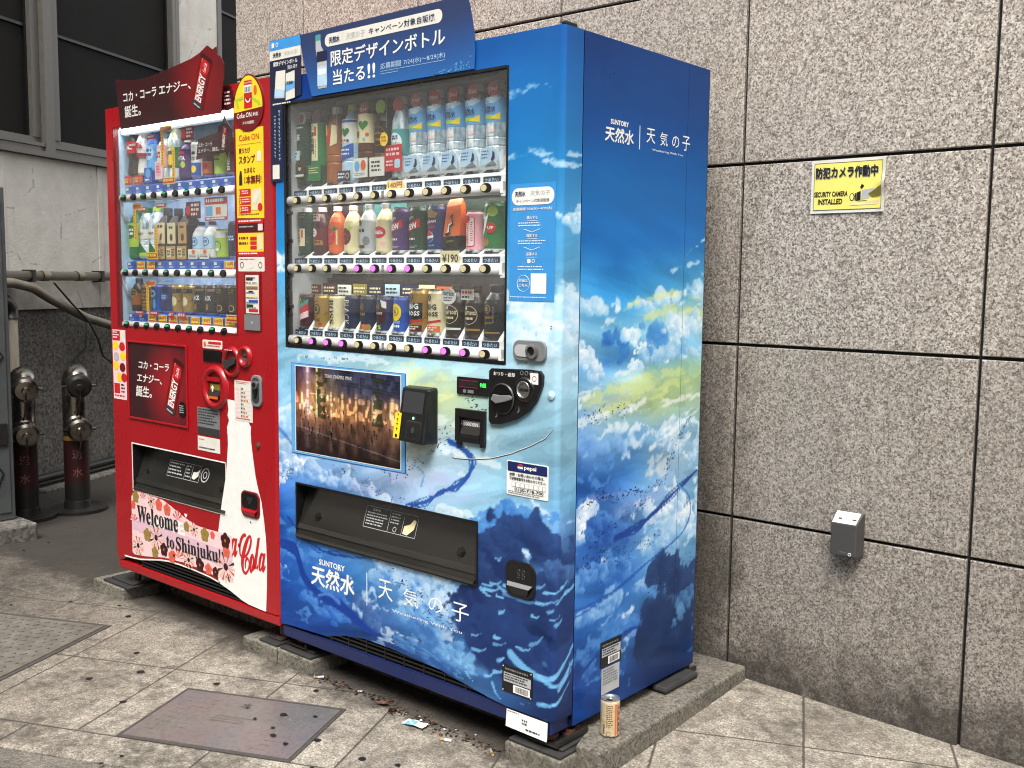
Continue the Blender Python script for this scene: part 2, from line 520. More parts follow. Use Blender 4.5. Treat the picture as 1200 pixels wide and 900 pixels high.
class MB:
    def __init__(s, F=XYZ):
        s.F, s.v, s.f, s.m, s.sm, s.slots, s.col = F, [], [], [], [], [], {}
        s.strip = getattr(F, 'strip', 0)

    def slot(s, key):
        if key not in s.slots:
            s.slots.append(key)
        return s.slots.index(key)

    def add(s, pts, faces, mat, smooth=False, world=False, cols=None):
        o = len(s.v)
        s.v += [tuple(p) if world else s.F(*p) for p in pts]
        k = s.slot(mat)
        for f in faces:
            s.f.append(tuple(o + i for i in f))
            s.m.append(k)
            s.sm.append(smooth)
        if cols is not None:
            s.col[o] = cols
        return s

    def sliced(s, pts, c, mat):
        """a flat outline cut into narrow upright strips so that it can follow a curved surface"""
        w = s.strip
        lo, hi = min(p[0] for p in pts), max(p[0] for p in pts)
        for k in range(math.floor(lo / w), math.ceil(hi / w)):
            q_ = pts
            for lim, sg in ((k * w, 1), ((k + 1) * w, -1)):
                out = []
                for i in range(len(q_)):
                    A, B = q_[i - 1], q_[i]
                    ia, ib = sg * (A[0] - lim) >= 0, sg * (B[0] - lim) >= 0
                    if ia != ib:
                        t = (lim - A[0]) / (B[0] - A[0])
                        out.append((lim, A[1] + t * (B[1] - A[1])))
                    if ib:
                        out.append(B)
                q_ = out
                if len(q_) < 3:
                    break
            if len(q_) >= 3:
                s.add([(a, b, c) for a, b in q_], [tuple(range(len(q_)))], mat)
        return s

    def rect(s, a0, a1, b0, b1, c, mat):
        if s.strip:
            return s.sliced([(a0, b0), (a1, b0), (a1, b1), (a0, b1)], c, mat)
        return s.add([(a0, b0, c), (a1, b0, c), (a1, b1, c), (a0, b1, c)], [(0, 1, 2, 3)], mat)

    def box(s, a0, a1, b0, b1, c0, c1, mat, skip=''):
        p = [(a, b, c) for c in (c0, c1) for b in (b0, b1) for a in (a0, a1)]
        fs = {'c0': (0, 2, 3, 1), 'c1': (4, 5, 7, 6), 'b0': (0, 1, 5, 4), 'b1': (2, 6, 7, 3), 'a0': (0, 4, 6, 2), 'a1': (1, 3, 7, 5)}
        return s.add(p, [f for k, f in fs.items() if k not in skip.split()], mat)

    def poly(s, pts, c, mat, c0=None):
        n = len(pts)
        if s.strip and c0 is None:
            return s.sliced(pts, c, mat)
        if c0 is None:
            return s.add([(a, b, c) for a, b in pts], [tuple(range(n))], mat)
        P = [(a, b, c) for a, b in pts] + [(a, b, c0) for a, b in pts]
        return s.add(P, [tuple(range(n)), tuple(range(2 * n - 1, n - 1, -1))] + [(i, n + i, n + (i + 1) % n, (i + 1) % n) for i in range(n)], mat)

    def disc(s, a, b, ra, rb, c, mat, n=20, c0=None, rot=0.0):
        pts = []
        for i in range(n):
            x, y = ra * math.cos(2 * PI * i / n), rb * math.sin(2 * PI * i / n)
            pts.append((a + x * math.cos(rot) - y * math.sin(rot), b + x * math.sin(rot) + y * math.cos(rot)))
        return s.poly(pts, c, mat, c0)

    def rrect(s, a0, a1, b0, b1, r, c, mat, c0=None, n=5):
        pts = []
        for (x, y, t0) in ((a1 - r, b1 - r, 0), (a0 + r, b1 - r, 90), (a0 + r, b0 + r, 180), (a1 - r, b0 + r, 270)):
            for i in range(n + 1):
                t = rad(t0 + 90 * i / n)
                pts.append((x + r * math.cos(t), y + r * math.sin(t)))
        return s.poly(pts, c, mat, c0)

    def ring(s, a, b, r0, r1, c0, c1, mat, n=28, ky=1.0):
        P, F = [], []
        for i in range(n):
            t = 2 * PI * i / n
            x, y = math.cos(t), math.sin(t) * ky
            P += [(a + r1 * x, b + r1 * y, c0), (a + (r1 - (r1 - r0) * .25) * x, b + (r1 - (r1 - r0) * .25) * y, c1), (a + (r0 + (r1 - r0) * .2) * x, b + (r0 + (r1 - r0) * .2) * y, c1), (a + r0 * x, b + r0 * y, c0)]
            j = (i + 1) % n
            for k in range(3):
                F.append((4 * i + k, 4 * j + k, 4 * j + k + 1, 4 * i + k + 1))
        return s.add(P, F, mat, True)

    def text(s, txt, a0, b0, mat, c, w=None, h=None, bold=0.0, al='l', rot=0.0, shear=0.0, res=2):
        cjk = any(0x2e80 < ord(q_) < 0xffef for q_ in txt)
        if cjk and bold > .012:
            # dense characters break when fattened much: lay shifted copies over each other instead
            vs, fs = glyphs(txt, 0.0, shear, res)
            e = bold * .8
            n = len(vs)
            vs = np.concatenate([vs + (e, e * .4), vs + (-e, -e * .4), vs + (e * .3, -e), vs + (-e * .3, e)])
            fs = [tuple(i + n * k for i in f) for k in range(4) for f in fs]
            lift = np.repeat([0, .00015, .0003, .00045], n)
        else:
            vs, fs = glyphs(txt, bold, shear, res)
            lift = np.zeros(len(vs))
        if not len(vs):
            return s
        lo, hi = vs.min(0), vs.max(0)
        sz = hi - lo
        if w is None:
            k = h / max(sz[1], 1e-6)
            kx = ky = k
        elif h is None:
            kx = ky = w / sz[0]
        else:
            kx, ky = w / sz[0], h / sz[1]
        p = (vs - lo) * (kx, ky)
        ww = sz[0] * kx
        p[:, 0] -= {'l': 0, 'c': ww / 2, 'r': ww}[al]
        if rot:
            cr, sr = math.cos(rot), math.sin(rot)
            p = np.stack([p[:, 0] * cr - p[:, 1] * sr, p[:, 0] * sr + p[:, 1] * cr], 1)
        if s.strip:
            c += 0.0006
        return s.add([(a0 + x, b0 + y, c + l_) for (x, y), l_ in zip(p, lift)], fs, mat)

    def vtext(s, txt, a, b_top, size, mat, c, bold=0.0, gap=1.1):
        for i, ch in enumerate(txt):
            s.text(ch, a, b_top - (i + 1) * size * gap, mat, c, h=size, bold=bold, al='c')
        return s

    def dashes(s, a0, a1, b0, b1, c, mat, rows, fill=0.6, seed=1):
        """print too small to read: rows of short marks"""
        rn = random.Random(seed)
        hgt = (b1 - b0) / rows
        for r in range(rows):
            x, top = a0, b1 - r * hgt
            end = a1 - rn.random() * (a1 - a0) * 0.3
            while x < end:
                w = hgt * rn.uniform(0.35, 1.3)
                s.rect(x, min(end, x + w), top - hgt * fill, top - hgt * 0.08, c, mat)
                x += w + hgt * rn.uniform(0.15, 0.4)
        return s

    def tube(s, path, r, mat, seg=10, cap=True):
        P, F = [], []
        pts = [Vector(p) for p in path]
        n = len(pts)
        up = None
        for i, p in enumerate(pts):
            tdir = (pts[min(i + 1, n - 1)] - pts[max(i - 1, 0)]).normalized()
            if up is None:
                up = Vector((0, 0, 1)) if abs(tdir.z) < 0.9 else Vector((1, 0, 0))
            x = tdir.cross(up).normalized()
            up = x.cross(tdir).normalized()
            rr = r[i] if isinstance(r, (list, tuple)) else r
            for k in range(seg):
                t = 2 * PI * k / seg
                P.append(p + x * rr * math.cos(t) + up * rr * math.sin(t))
        for i in range(n - 1):
            for k in range(seg):
                j = (k + 1) % seg
                F.append((i * seg + k, i * seg + j, (i + 1) * seg + j, (i + 1) * seg + k))
        s.add(P, F, mat, True)
        if cap:
            o = len(s.v) - n * seg
            for b_ in (0, n - 1):
                ids = [o + b_ * seg + k for k in range(seg)]
                s.f.append(tuple(ids)); s.m.append(s.slot(mat)); s.sm.append(False)
        return s

    def lathe(s, prof, seg=24, center=(0, 0, 0), axis=None):
        """prof: (radius, height, material of the band that starts here)"""
        C0 = Vector(center)
        ax = Vector(axis).normalized() if axis else Vector((0, 0, 1))
        x = ax.orthogonal().normalized() if axis else Vector((1, 0, 0))
        y = ax.cross(x)
        for (ra, za, mt), (rb, zb, _) in zip(prof, prof[1:]):
            P, F = [], []
            for i in range(seg):
                t = 2 * PI * i / seg
                dr = x * math.cos(t) + y * math.sin(t)
                P += [C0 + dr * ra + ax * za, C0 + dr * rb + ax * zb]
                j = (i + 1) % seg
                F.append((2 * i, 2 * j, 2 * j + 1, 2 * i + 1))
            flat = abs(zb - za) < 1e-5
            s.add(P, F, mt, not flat, axis is not None)
        return s

    def build(s, name, parent=None, bevel=0.0, loc=None, weld=False):
        me = bpy.data.meshes.new(name)
        me.from_pydata(s.v, [], s.f)
        for k in s.slots:
            me.materials.append(M[k])
        me.polygons.foreach_set('material_index', s.m)
        me.polygons.foreach_set('use_smooth', s.sm)
        if s.col:
            ca = np.zeros((len(s.v), 4), dtype=np.float32)
            ca[:, 3] = 1
            for o, c in s.col.items():
                ca[o:o + len(c), :3] = c
            at = me.color_attributes.new('art', 'FLOAT_COLOR', 'POINT')
            at.data.foreach_set('color', ca.ravel())
        me.update()
        if weld:
            import bmesh
            bm = bmesh.new()
            bm.from_mesh(me)
            bmesh.ops.remove_doubles(bm, verts=bm.verts, dist=1e-5)
            bmesh.ops.recalc_face_normals(bm, faces=bm.faces)
            bm.to_mesh(me)
            bm.free()
        ob = bpy.data.objects.new(name, me)
        COL.objects.link(ob)
        if parent is not None:
            ob.parent = parent
        if loc:
            ob.location = loc
        if bevel:
            md = ob.modifiers.new('soft_edges', 'BEVEL')
            md.width = bevel
            md.segments = 2
            md.limit_method = 'ANGLE'
            md.angle_limit = rad(40)
        return ob


def tag(o, label, cat, group=None):
    o['label'] = label
    o['category'] = cat
    if group:
        o['group'] = group
    return o


def thing(name, label, cat, loc=(0, 0, 0), group=None):
    o = bpy.data.objects.new(name, None)
    o.empty_display_size = 0.05
    COL.objects.link(o)
    o.location = loc
    return tag(o, label, cat, group)


def struct(o):
    o['kind'] = 'structure'
    return o


def vmarks(mb, a, z1, z0, s_, mat, c, seed=1):
    rn_ = random.Random(seed)
    z = z1
    while z > z0:
        k = s_ * rn_.uniform(.5, 1.0)
        mb.rect(a - s_ / 2, a + s_ * rn_.uniform(.1, .5), z - k * .35, z, c, mat)
        mb.rect(a - s_ * .1, a + s_ * .1, z - k, z, c, mat)
        z -= s_ * 1.25


# ------------------------------------------------------------------ numpy painting
def _hash(ix, iy, seed):
    h = (ix.astype(np.int64) * 374761393 + iy.astype(np.int64) * 668265263 + seed * 1442695041) & 0x7fffffff
    h = ((h ^ (h >> 13)) * 1274126177) & 0x7fffffff
    return ((h ^ (h >> 16)) & 0xffff) / 65535.0


def vnoise(x, y, seed=0):
    ix, iy = np.floor(x), np.floor(y)
    fx, fy = x - ix, y - iy
    fx, fy = fx * fx * (3 - 2 * fx), fy * fy * (3 - 2 * fy)
    a, b = _hash(ix, iy, seed), _hash(ix + 1, iy, seed)
    c, d = _hash(ix, iy + 1, seed), _hash(ix + 1, iy + 1, seed)
    return (a * (1 - fx) + b * fx) * (1 - fy) + (c * (1 - fx) + d * fx) * fy


def fbm(x, y, oct=5, seed=0, rough=0.5):
    v, amp, tot = 0, 1.0, 0
    for i in range(oct):
        v = v + amp * vnoise(x * 2 ** i, y * 2 ** i, seed + 17 * i)
        tot += amp
        amp *= rough
    return v / tot


def coarse(x, z, xs, zs, tab):
    """smooth look-up of a small table of values; zs from the top down"""
    tab = np.asarray(tab, float)
    xs, zs = np.asarray(xs, float), np.asarray(zs, float)[::-1]
    tab = tab[::-1]
    i = np.clip(np.searchsorted(xs, x) - 1, 0, len(xs) - 2)
    j = np.clip(np.searchsorted(zs, z) - 1, 0, len(zs) - 2)
    fx = np.clip((x - xs[i]) / (xs[i + 1] - xs[i]), 0, 1)
    fz = np.clip((z - zs[j]) / (zs[j + 1] - zs[j]), 0, 1)
    if tab.ndim == 3:
        fx, fz = fx[..., None], fz[..., None]
    return (tab[j, i] * (1 - fx) + tab[j, i + 1] * fx) * (1 - fz) + (tab[j + 1, i] * (1 - fx) + tab[j + 1, i + 1] * fx) * fz


def smooth(x, a, b):
    t = np.clip((x - a) / (b - a), 0, 1)
    return t * t * (3 - 2 * t)


def to_lin(c):
    g_ = c.mean(-1, keepdims=True)
    c = g_ + (c - g_) * 1.02
    c = np.clip(c, 0, 255) / 255.0
    return np.where(c <= 0.04045, c / 12.92, ((c + 0.055) / 1.055) ** 2.4)


def stroke(col, x, z, pts, w0, w1, rgb, op=0.9, seed=3, rag=0.35):
    """a painted ribbon along a line"""
    pts = np.asarray(pts, float)
    # resample as a smooth curve
    P = []
    n = len(pts)
    for i in range(n - 1):
        p0, p1, p2, p3 = pts[max(i - 1, 0)], pts[i], pts[i + 1], pts[min(i + 2, n - 1)]
        for t in np.linspace(0, 1, 8, endpoint=False):
            P.append(0.5 * ((2 * p1) + (-p0 + p2) * t + (2 * p0 - 5 * p1 + 4 * p2 - p3) * t * t + (-p0 + 3 * p1 - 3 * p2 + p3) * t ** 3))
    P.append(pts[-1])
    P = np.array(P)
    best = np.full(x.shape, 1e9)
    par = np.zeros(x.shape)
    L = len(P) - 1
    for i in range(L):
        a, b = P[i], P[i + 1]
        d = b - a
        t = np.clip(((x - a[0]) * d[0] + (z - a[1]) * d[1]) / (d @ d + 1e-12), 0, 1)
        dd = np.hypot(x - a[0] - t * d[0], z - a[1] - t * d[1])
        m = dd < best
        best = np.where(m, dd, best)
        par = np.where(m, (i + t) / L, par)
    w = (w0 + (w1 - w0) * par) * (1 + rag * 2 * (fbm(x * 45, z * 45, 3, seed) - 0.5))
    w = np.maximum(w, 1e-4)
    k = smooth(best, w, w * 0.6) * op
    return col * (1 - k[..., None]) + np.asarray(rgb, float) * k[..., None]


def brushed(x, z, xs, zs, tab, seed, slope=0.25, amt=1.0):
    """colour fields with long loose brush marks"""
    tab = np.asarray(tab, float) * np.interp(zs, [0, .25, .5, 1.2, 1.45, 1.83], [.88, .92, 1.0, .98, .88, .82])[:, None, None]
    wx = x + 0.05 * (fbm(x * 4, z * 6, 3, seed) - 0.5) * 2
    wz = z + 0.05 * (fbm(x * 4, z * 6, 3, seed + 5) - 0.5) * 2
    col = coarse(wx, wz, xs, zs, tab)
    u = x + slope * z
    v = z - slope * x
    k = np.clip((1.45 - z) / 0.35, 0.12, 1) * amt
    a = np.floor(fbm(u * 4 + 1.5 * fbm(x * 3, z * 3, 2, seed + 3), v * 15, 3, seed + 11) * 8) / 8 - 0.5
    b = np.floor(fbm(u * 9, v * 34, 2, seed + 31) * 6) / 6 - 0.5
    return col * (1 + (0.34 * a + 0.12 * b) * k)[..., None] + (30 * a * k)[..., None]


def puffs(col, x, z, path, spread, n, r0, r1, light, shade, seed, op=0.95, soft=0.10, flat=0.8):
    """a heaped cloud: many rounded lumps along a line, lit from the upper right"""
    rs = random.Random(seed)
    wob = (fbm(x * 15, z * 17, 5, seed, .62) - 0.5)
    light, shade = np.asarray(light, float), np.asarray(shade, float)
    lumps = []
    for i in range(n):
        k = rs.random() * (len(path) - 1)
        j = int(k)
        t = k - j
        r = 1.35 * (r0 + (r1 - r0) * rs.random() ** 1.5)
        lumps.append((path[j][0] * (1 - t) + path[j + 1][0] * t + rs.gauss(0, spread), path[j][1] * (1 - t) + path[j + 1][1] * t + rs.gauss(0, spread * .6), r, rs.uniform(-.15, .15)))
    lumps.sort(key=lambda q_: -q_[2] + q_[1] * .1)
    for cx, cz, r, tint in lumps:
        m = (np.abs(x - cx) < r * 1.7) & (np.abs(z - cz) < r * 1.7)
        if not m.any():
            continue
        dx, dz = (x[m] - cx) / r, (z[m] - cz) / (r * flat)
        d = np.hypot(dx, dz) + wob[m] * 2.6
        kk = smooth(d, 1.0, 1.0 - soft) * op
        kk = kk * smooth(dz, -1.15, -.35)          # the foot melts into what lies below
        g = np.clip(.52 + .36 * dz + .22 * dx + wob[m] * 1.8 + tint, 0, 1)
        g = np.floor(g * 6 + .5) / 6
        cc = shade + (light - shade) * g[:, None]
        col[m] = col[m] * (1 - kk[:, None]) + cc * kk[:, None]
    return col


def wisps(col, x, z, lines, w, rgb, seed, op=.6):
    for i, pts in enumerate(lines):
        base = col.copy()
        full = stroke(col, x, z, pts, w * 1.5, w * .6, rgb, 1.0, seed + i, 1.3)
        k = smooth(fbm(x * 16 + z * 6, z * 55 - x * 8, 4, seed + i * 7, .6), .40, .58) * op
        col = base + (full - base) * k[..., None]
    return col


def cloudfield(col, x, z, xs, zs, dens, seed, light, shade, sc=1.0, op=.9):
    """broken cumulus over a whole region, denser where the table says so"""
    wx = x + 0.05 * (fbm(x * 6, z * 8, 3, seed + 2) - .5) * 2
    d = coarse(wx, z, xs, zs, dens)
    bil = lambda a, b: 1 - np.abs(2 * fbm(a * 7 * sc, b * 9.5 * sc, 5, seed + 21, .55) - 1) * 1.6
    f = lambda a, b: .62 * fbm(a * 6 * sc, b * 8 * sc, 5, seed + 40, .52) + .38 * bil(a, b)
    p, pd = f(x, z), f(x + .014, z + .02)
    e = .86 - .34 * d
    k = smooth(p, e, e + .035)
    lit = np.clip(.5 + (p - pd) * 5.5, 0, 1)
    lit = np.floor(lit * 5 + .5) / 5
    cc = np.asarray(shade, float) + (np.asarray(light, float) - np.asarray(shade, float)) * lit[..., None]
    kk = (k * smooth(d, .13, .42) * op)[..., None]
    return col * (1 - kk) + cc * kk


def grid_mesh(mb, us, vs_, pos, colour, mat, hole=None, smooth_=True):
    """a vertex-coloured sheet: pos(u, v) -> world points, hole(u, v) -> True where cut out"""
    U, V = np.meshgrid(us, vs_)
    P = pos(U.ravel(), V.ravel())
    Cc = colour(U.ravel(), V.ravel())
    nu, nv = len(us), len(vs_)
    F = []
    for j in range(nv - 1):
        for i in range(nu - 1):
            if hole and hole((us[i] + us[i + 1]) / 2, (vs_[j] + vs_[j + 1]) / 2):
                continue
            k = j * nu + i
            F.append((k, k + 1, k + nu + 1, k + nu))
    mb.add([tuple(p) for p in P], F, mat, smooth_, True, Cc)


def cuts(a, b, step, *extra):
    pts = set(np.round(np.linspace(a, b, max(2, int(abs(b - a) / step) + 1)), 5))
    pts |= set(np.round(extra, 5))
    out = [sorted(pts)[0]]
    for p in sorted(pts)[1:]:
        if p - out[-1] > step * 0.3 or p in np.round(extra, 5):
            if p in np.round(extra, 5) and p - out[-1] <= step * 0.3 and out[-1] not in np.round(extra, 5) and len(out) > 1:
                out.pop()
            out.append(p)
    return np.array(out)

def child(mb, name, parent, **k):
    o = mb.build(name, None, **k)
    o.parent = parent
    r = parent
    off = Vector((0, 0, 0))
    while r is not None:
        off += r.location if r.type == 'EMPTY' else Vector((0, 0, 0))
        r = r.parent
    o.matrix_parent_inverse = Matrix.Translation(-off) if parent.type == 'EMPTY' else Matrix.Identity(4)
    return o


# =================================================================== THE SETTING
GZ = -0.105                                    # pavement level in front of the machines
TA = rad(25)                                   # street direction against the machine fronts
TX, TY = math.cos(TA), math.sin(TA)


def tn(t, n, z=0.0):
    return (t * TX - n * TY, t * TY + n * TX, z)


def ground_z(x, y):
    k = max(0, min(1, (0.95 - x) / 1.0)) * max(0, min(1, (y - 0.15) / 0.75))
    return GZ + 0.032 * k * (1 if x > -1.6 else 0)


mb = MB()
us = [-60, -20, -8, -5, -3, -1.7, -1.5] + [round(-1.3 + 0.2 * i, 3) for i in range(14)] + [1.6, 2.5, 5, 12, 30, 60]
# pavement: from the kerb line (n = -0.28) back to the buildings and beyond
ns = [-0.268, -0.1, 0.1, 0.25, 0.4, 0.55, 0.7, 0.85, 1.0, 1.2, 1.5, 2, 3, 5, 10, 25, 60]
P = []
for n in ns:
    for t in us:
        x, y, _ = tn(t, n)
        P.append((x, y, ground_z(x, y)))
F = []
nu = len(us)
for j in range(len(ns) - 1):
    for i in range(nu - 1):
        k = j * nu + i
        F.append((k, k + 1, k + nu + 1, k + nu))
mb.add(P, F, 'pavement_slab')
mb.add([tn(-60, -0.268, GZ), tn(60, -0.268, GZ), tn(60, -0.283, GZ - 0.006), tn(-60, -0.283, GZ - 0.006), tn(60, -0.283, GZ - 0.06), tn(-60, -0.283, GZ - 0.06)],
       [(0, 1, 2, 3), (3, 2, 4, 5)], 'pavement_slab')
struct(mb.build('pavement'))
mb = MB()
mb.add([tn(-60, -60, GZ - 0.010), tn(60, -60, GZ - 0.010), tn(60, -0.2825, GZ - 0.010), tn(-60, -0.2825, GZ - 0.010)], [(0, 1, 2, 3)], 'asphalt_mix')
struct(mb.build('road'))

# granite wall: thick building with 0.728 x 0.566 slabs and open dark joints
YW = 0.89
WX = [-2.676, -2.1688, -1.4406, -0.7125, 0.0227, 0.7574, 1.49, 2.22, 2.95, 3.68]
WZ = [-0.12, 0.4446, 1.003, 1.5683, 2.1349, 2.70, 3.27, 3.84]
mb = MB(at_y(YW))
g = 0.0048
for i in range(len(WX) - 1):
    for j in range(len(WZ) - 1):
        a0, a1, b0, b1 = WX[i] + (g if i else 0), WX[i + 1] - g, WZ[j] + g, WZ[j + 1] - g
        e = 0.0022
        P = [(a0, b0, -0.02), (a1, b0, -0.02), (a1, b1, -0.02), (a0, b1, -0.02), (a0, b0, -e), (a1, b0, -e), (a1, b1, -e), (a0, b1, -e),
             (a0 + e, b0 + e, 0), (a1 - e, b0 + e, 0), (a1 - e, b1 - e, 0), (a0 + e, b1 - e, 0)]
        F = [(8, 9, 10, 11)]
        for k in range(4):
            l = (k + 1) % 4
            F += [(k, l, 4 + l, 4 + k), (4 + k, 4 + l, 8 + l, 8 + k)]
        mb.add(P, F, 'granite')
mb.box(WX[0] + 0.004, WX[-1], -0.12, WZ[-1] - 0.004, -3.5, -0.014, 'joint')
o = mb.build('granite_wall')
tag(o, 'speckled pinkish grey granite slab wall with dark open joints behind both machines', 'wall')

# unseen building added opposite, which shades the low sky and shows in the glass
sb = thing('unseen_street_building', 'unseen added grey office block with window bands across the street', 'building', (0, -10, GZ))
mb = MB()
BY = -9.6
mb.box(-26, 30, BY - 8, BY, GZ - .1, 9.2, 'street_wall')  # street_wall is the wall material of the added unseen building
child(mb, 'wall', sb)
for k in range(3):
    for q_ in range(9):
        mb = MB()
        mb.box(-24.5 + q_ * 6, -20.2 + q_ * 6, BY, BY + .05, .7 + k * 3.0, 2.5 + k * 3.0, 'window_metal')
        wf = child(mb, 'window', sb)
        mb = MB()
        mb.box(-24.35 + q_ * 6, -22.4 + q_ * 6, BY + .05, BY + .06, .82 + k * 3.0, 2.38 + k * 3.0, 'dark_glass')
        mb.box(-22.3 + q_ * 6, -20.35 + q_ * 6, BY + .05, BY + .06, .82 + k * 3.0, 2.38 + k * 3.0, 'dark_glass')
        child(mb, 'pane', wf)

# the neighbouring building, its face runs away up the alley
P0 = (-4.93, 1.15)


def ALLEY(a, b, c):
    return (P0[0] - TY * a + TX * c, P0[1] + TX * a + TY * c, b)


bl = thing('painted_building', 'old white painted building with dark screened windows along the alley', 'building', (0, 0, 0))
mb = MB(ALLEY)
ST, HD = 1.925, 3.75
for a0, a1, b0, b1 in ((-7, 9, 0.985, ST), (-7, 9, HD, 5.5), (1.27, 1.80, ST, HD), (4.2, 9, ST, HD), (-7, -3.2, ST, HD)):
    mb.box(a0, a1, b0, b1, -0.3, 0.0, 'painted_render')
for a in (0.31, -0.575):
    mb.box(a - 0.022, a + 0.022, 0.985, ST - 0.004, 0.0, 0.006, 'painted_render')
mb.build('wall', bl)
mb = MB(ALLEY)
mb.box(-7, 9, -0.2, 0.98, -0.3, -0.022, 'dark_concrete')
mb.box(-7, 0.12, -0.2, 0.42, -0.022, -0.008, 'dark_concrete')
mb.build('plinth', bl)


def alley_window(a0, a1, mull, name='window'):
    mb = MB(ALLEY)
    # stepped aluminium sill and head
    mb.box(a0, a1, ST + 0.002, ST + 0.035, -0.28, 0.035, 'window_metal')
    mb.box(a0, a1, ST + 0.037, ST + 0.062, -0.28, 0.012, 'window_metal')
    mb.box(a0, a1, ST + 0.064, ST + 0.085, -0.28, 0.022, 'window_metal')
    mb.box(a0, a1, ST + 0.087, ST + 0.12, -0.28, -0.012, 'window_metal')
    mb.box(a0, a1, HD - 0.09, HD - 0.002, -0.28, 0.02, 'window_metal')
    for m in mull:
        w = 0.118
        mb.box(m - w, m - 0.052, ST + 0.12, HD - 0.09, -0.25, -0.006, 'window_metal')
        mb.box(m - 0.048, m + 0.03, ST + 0.03, HD - 0.09, -0.25, 0.03, 'window_metal')
        mb.box(m + 0.034, m + w, ST + 0.12, HD - 0.09, -0.25, -0.002, 'window_metal')
    for e0, e1 in ((a0, a0 + 0.05), (a1 - 0.085, a1 - 0.045), (a1 - 0.042, a1)):
        mb.box(e0, e1, ST + 0.12, HD - 0.09, -0.25, 0.012, 'window_metal')
    f = mb.build(name, bl)
    edges = [a0 + 0.05] + [v for m in mull for v in (m - 0.118, m + 0.118)] + [a1 - 0.085]
    for i in range(0, len(edges), 2):
        mb = MB(ALLEY)
        l, r = edges[i] + 0.003, edges[i + 1] - 0.003
        zt = 2.70
        mb.box(l, r, ST + 0.122, HD - 0.092, -0.06, -0.05, 'window_screen')
        for zz in (zt, 3.33):
            mb.box(l, r, zz, zz + 0.018, -0.05, -0.036, 'black_plastic')
        mb.box(l, l + 0.016, ST + 0.122, HD - 0.092, -0.05, -0.034, 'black_plastic')
        mb.box(r - 0.016, r, ST + 0.122, HD - 0.092, -0.05, -0.034, 'black_plastic')
        mb.build('pane', f)


alley_window(-3.2, 1.265, [-1.75, -0.165])
alley_window(1.805, 4.2, [3.0])

# pipes and cables on the alley wall
mb = MB(ALLEY)
mb.tube([(-2.6, 1.192, 0.05), (2.6, 1.192, 0.05)], 0.029, 'cream_pipe')
for a in (-0.3, 0.02):
    mb.lathe([(0.033, -0.03, 'cream_pipe'), (0.033, 0.03, 'cream_pipe')], 12, ALLEY(a, 1.192, 0.05), (-TY, TX, 0))
for a in (-0.42, 0.22):
    mb.box(a - .012, a + .012, 1.155, 1.229, 0.0, .083, 'darkmetal')
tag(mb.build('wall_pipe'), 'straight cream pipe running level along the white alley wall', 'pipe')
mb = MB(ALLEY)
mb.tube([(-1.6, 1.16, 0.09), (-0.62, 1.15, 0.09), (-0.45, 1.12, 0.09), (-0.3, 1.05, 0.09), (0.02, 0.925, 0.09), (0.4, 0.835, 0.09), (1.4, 0.66, 0.09)], 0.029, 'cream_pipe')
tag(mb.build('wall_pipe'), 'cream pipe sloping down across the alley wall below the level one', 'pipe')
mb = MB(ALLEY)
mb.tube([(-0.602, -0.12, 0.06), (-0.602, 0.94, 0.06)], 0.036, 'cream_pipe', 14)
mb.tube([(-0.602, 0.94, 0.06), (-0.602, 1.0, 0.06), (-0.64, 1.04, 0.06), (-0.76, 1.05, 0.06)], 0.041, 'darkmetal', 14)
tag(mb.build('drain_pipe'), 'upright cream drain pipe with dark elbow behind the standpipes', 'pipe')
mb = MB(ALLEY)
mb.tube([(-0.5, -0.055, 0.09), (1.6, -0.055, 0.09)], 0.026, 'darkmetal')
mb.tube([(-0.5, -0.055, 0.09), (-0.6, -0.06, 0.07), (-0.62, -0.12, 0.06)], 0.026, 'darkmetal')
tag(mb.build('floor_pipe'), 'dull grey pipe lying along the foot of the alley wall', 'pipe')
mb = MB(ALLEY)
mb.box(-0.6, 3.0, -0.12, -0.085, 0.18, 0.27, 'dark_concrete')
tag(mb.build('gutter_edge', bevel=0.012), 'low dirty concrete edging on the ground below the grey floor pipe', 'edging')
mb = MB(ALLEY)
mb.tube([(-0.3, 1.15, 0.12), (-0.15, 1.02, 0.125), (0.0, 0.9, 0.13), (0.1, 0.78, 0.12), (0.22, 0.66, 0.06), (0.42, 0.57, 0.02)], 0.0065, 'rubber', 6)
mb.tube([(-0.02, 0.62, 0.0), (0.02, 0.66, 0.0), (0.1, 0.72, 0.02), (0.1, 0.95, 0.03)], 0.006, 'rubber', 6)
tag(mb.build('cable'), 'thin dark cable hanging in front of the grimy alley wall', 'cable')

# grey steel cabinet at the edge of the view and its concrete plinth
o = thing('steel_cabinet', 'grey scratched steel cabinet standing on a concrete block near the standpipes', 'cabinet', (0, 0, 0))
mb = MB()
mb.box(-4.25, -3.552, -0.95, 0.158, GZ + 0.086, 1.62, 'cabinet_grey')
mb.build('body', o, bevel=0.006)
mb = MB()
mb.box(-3.552, -3.545, -0.9, 0.135, 0.41, 1.56, 'cabinet_grey')
mb.box(-3.552, -3.545, -0.9, 0.135, 0.02, 0.40, 'cabinet_grey')
mb.build('door', o, bevel=0.003)
mb = MB()
mb.box(-3.545, -3.535, 0.06, 0.125, 0.36, 0.47, 'darkmetal')
mb.build('latch', o, bevel=0.003)
mb = MB(SIDE)
mb.tube([(0.02, 0.78, -3.543), (0.07, 0.86, -3.543), (0.12, 0.80, -3.543), (0.05, 0.72, -3.543), (-0.04, 0.7, -3.543)], 0.005, 'ink', 5)
mb.build('graffiti', o)
mb = MB(SIDE)
mb.tube([(-0.02, 0.22, -3.543), (0.05, 0.30, -3.543), (0.10, 0.22, -3.543), (0.06, 0.13, -3.543), (0.0, 0.1, -3.543)], 0.005, 'ink', 5)
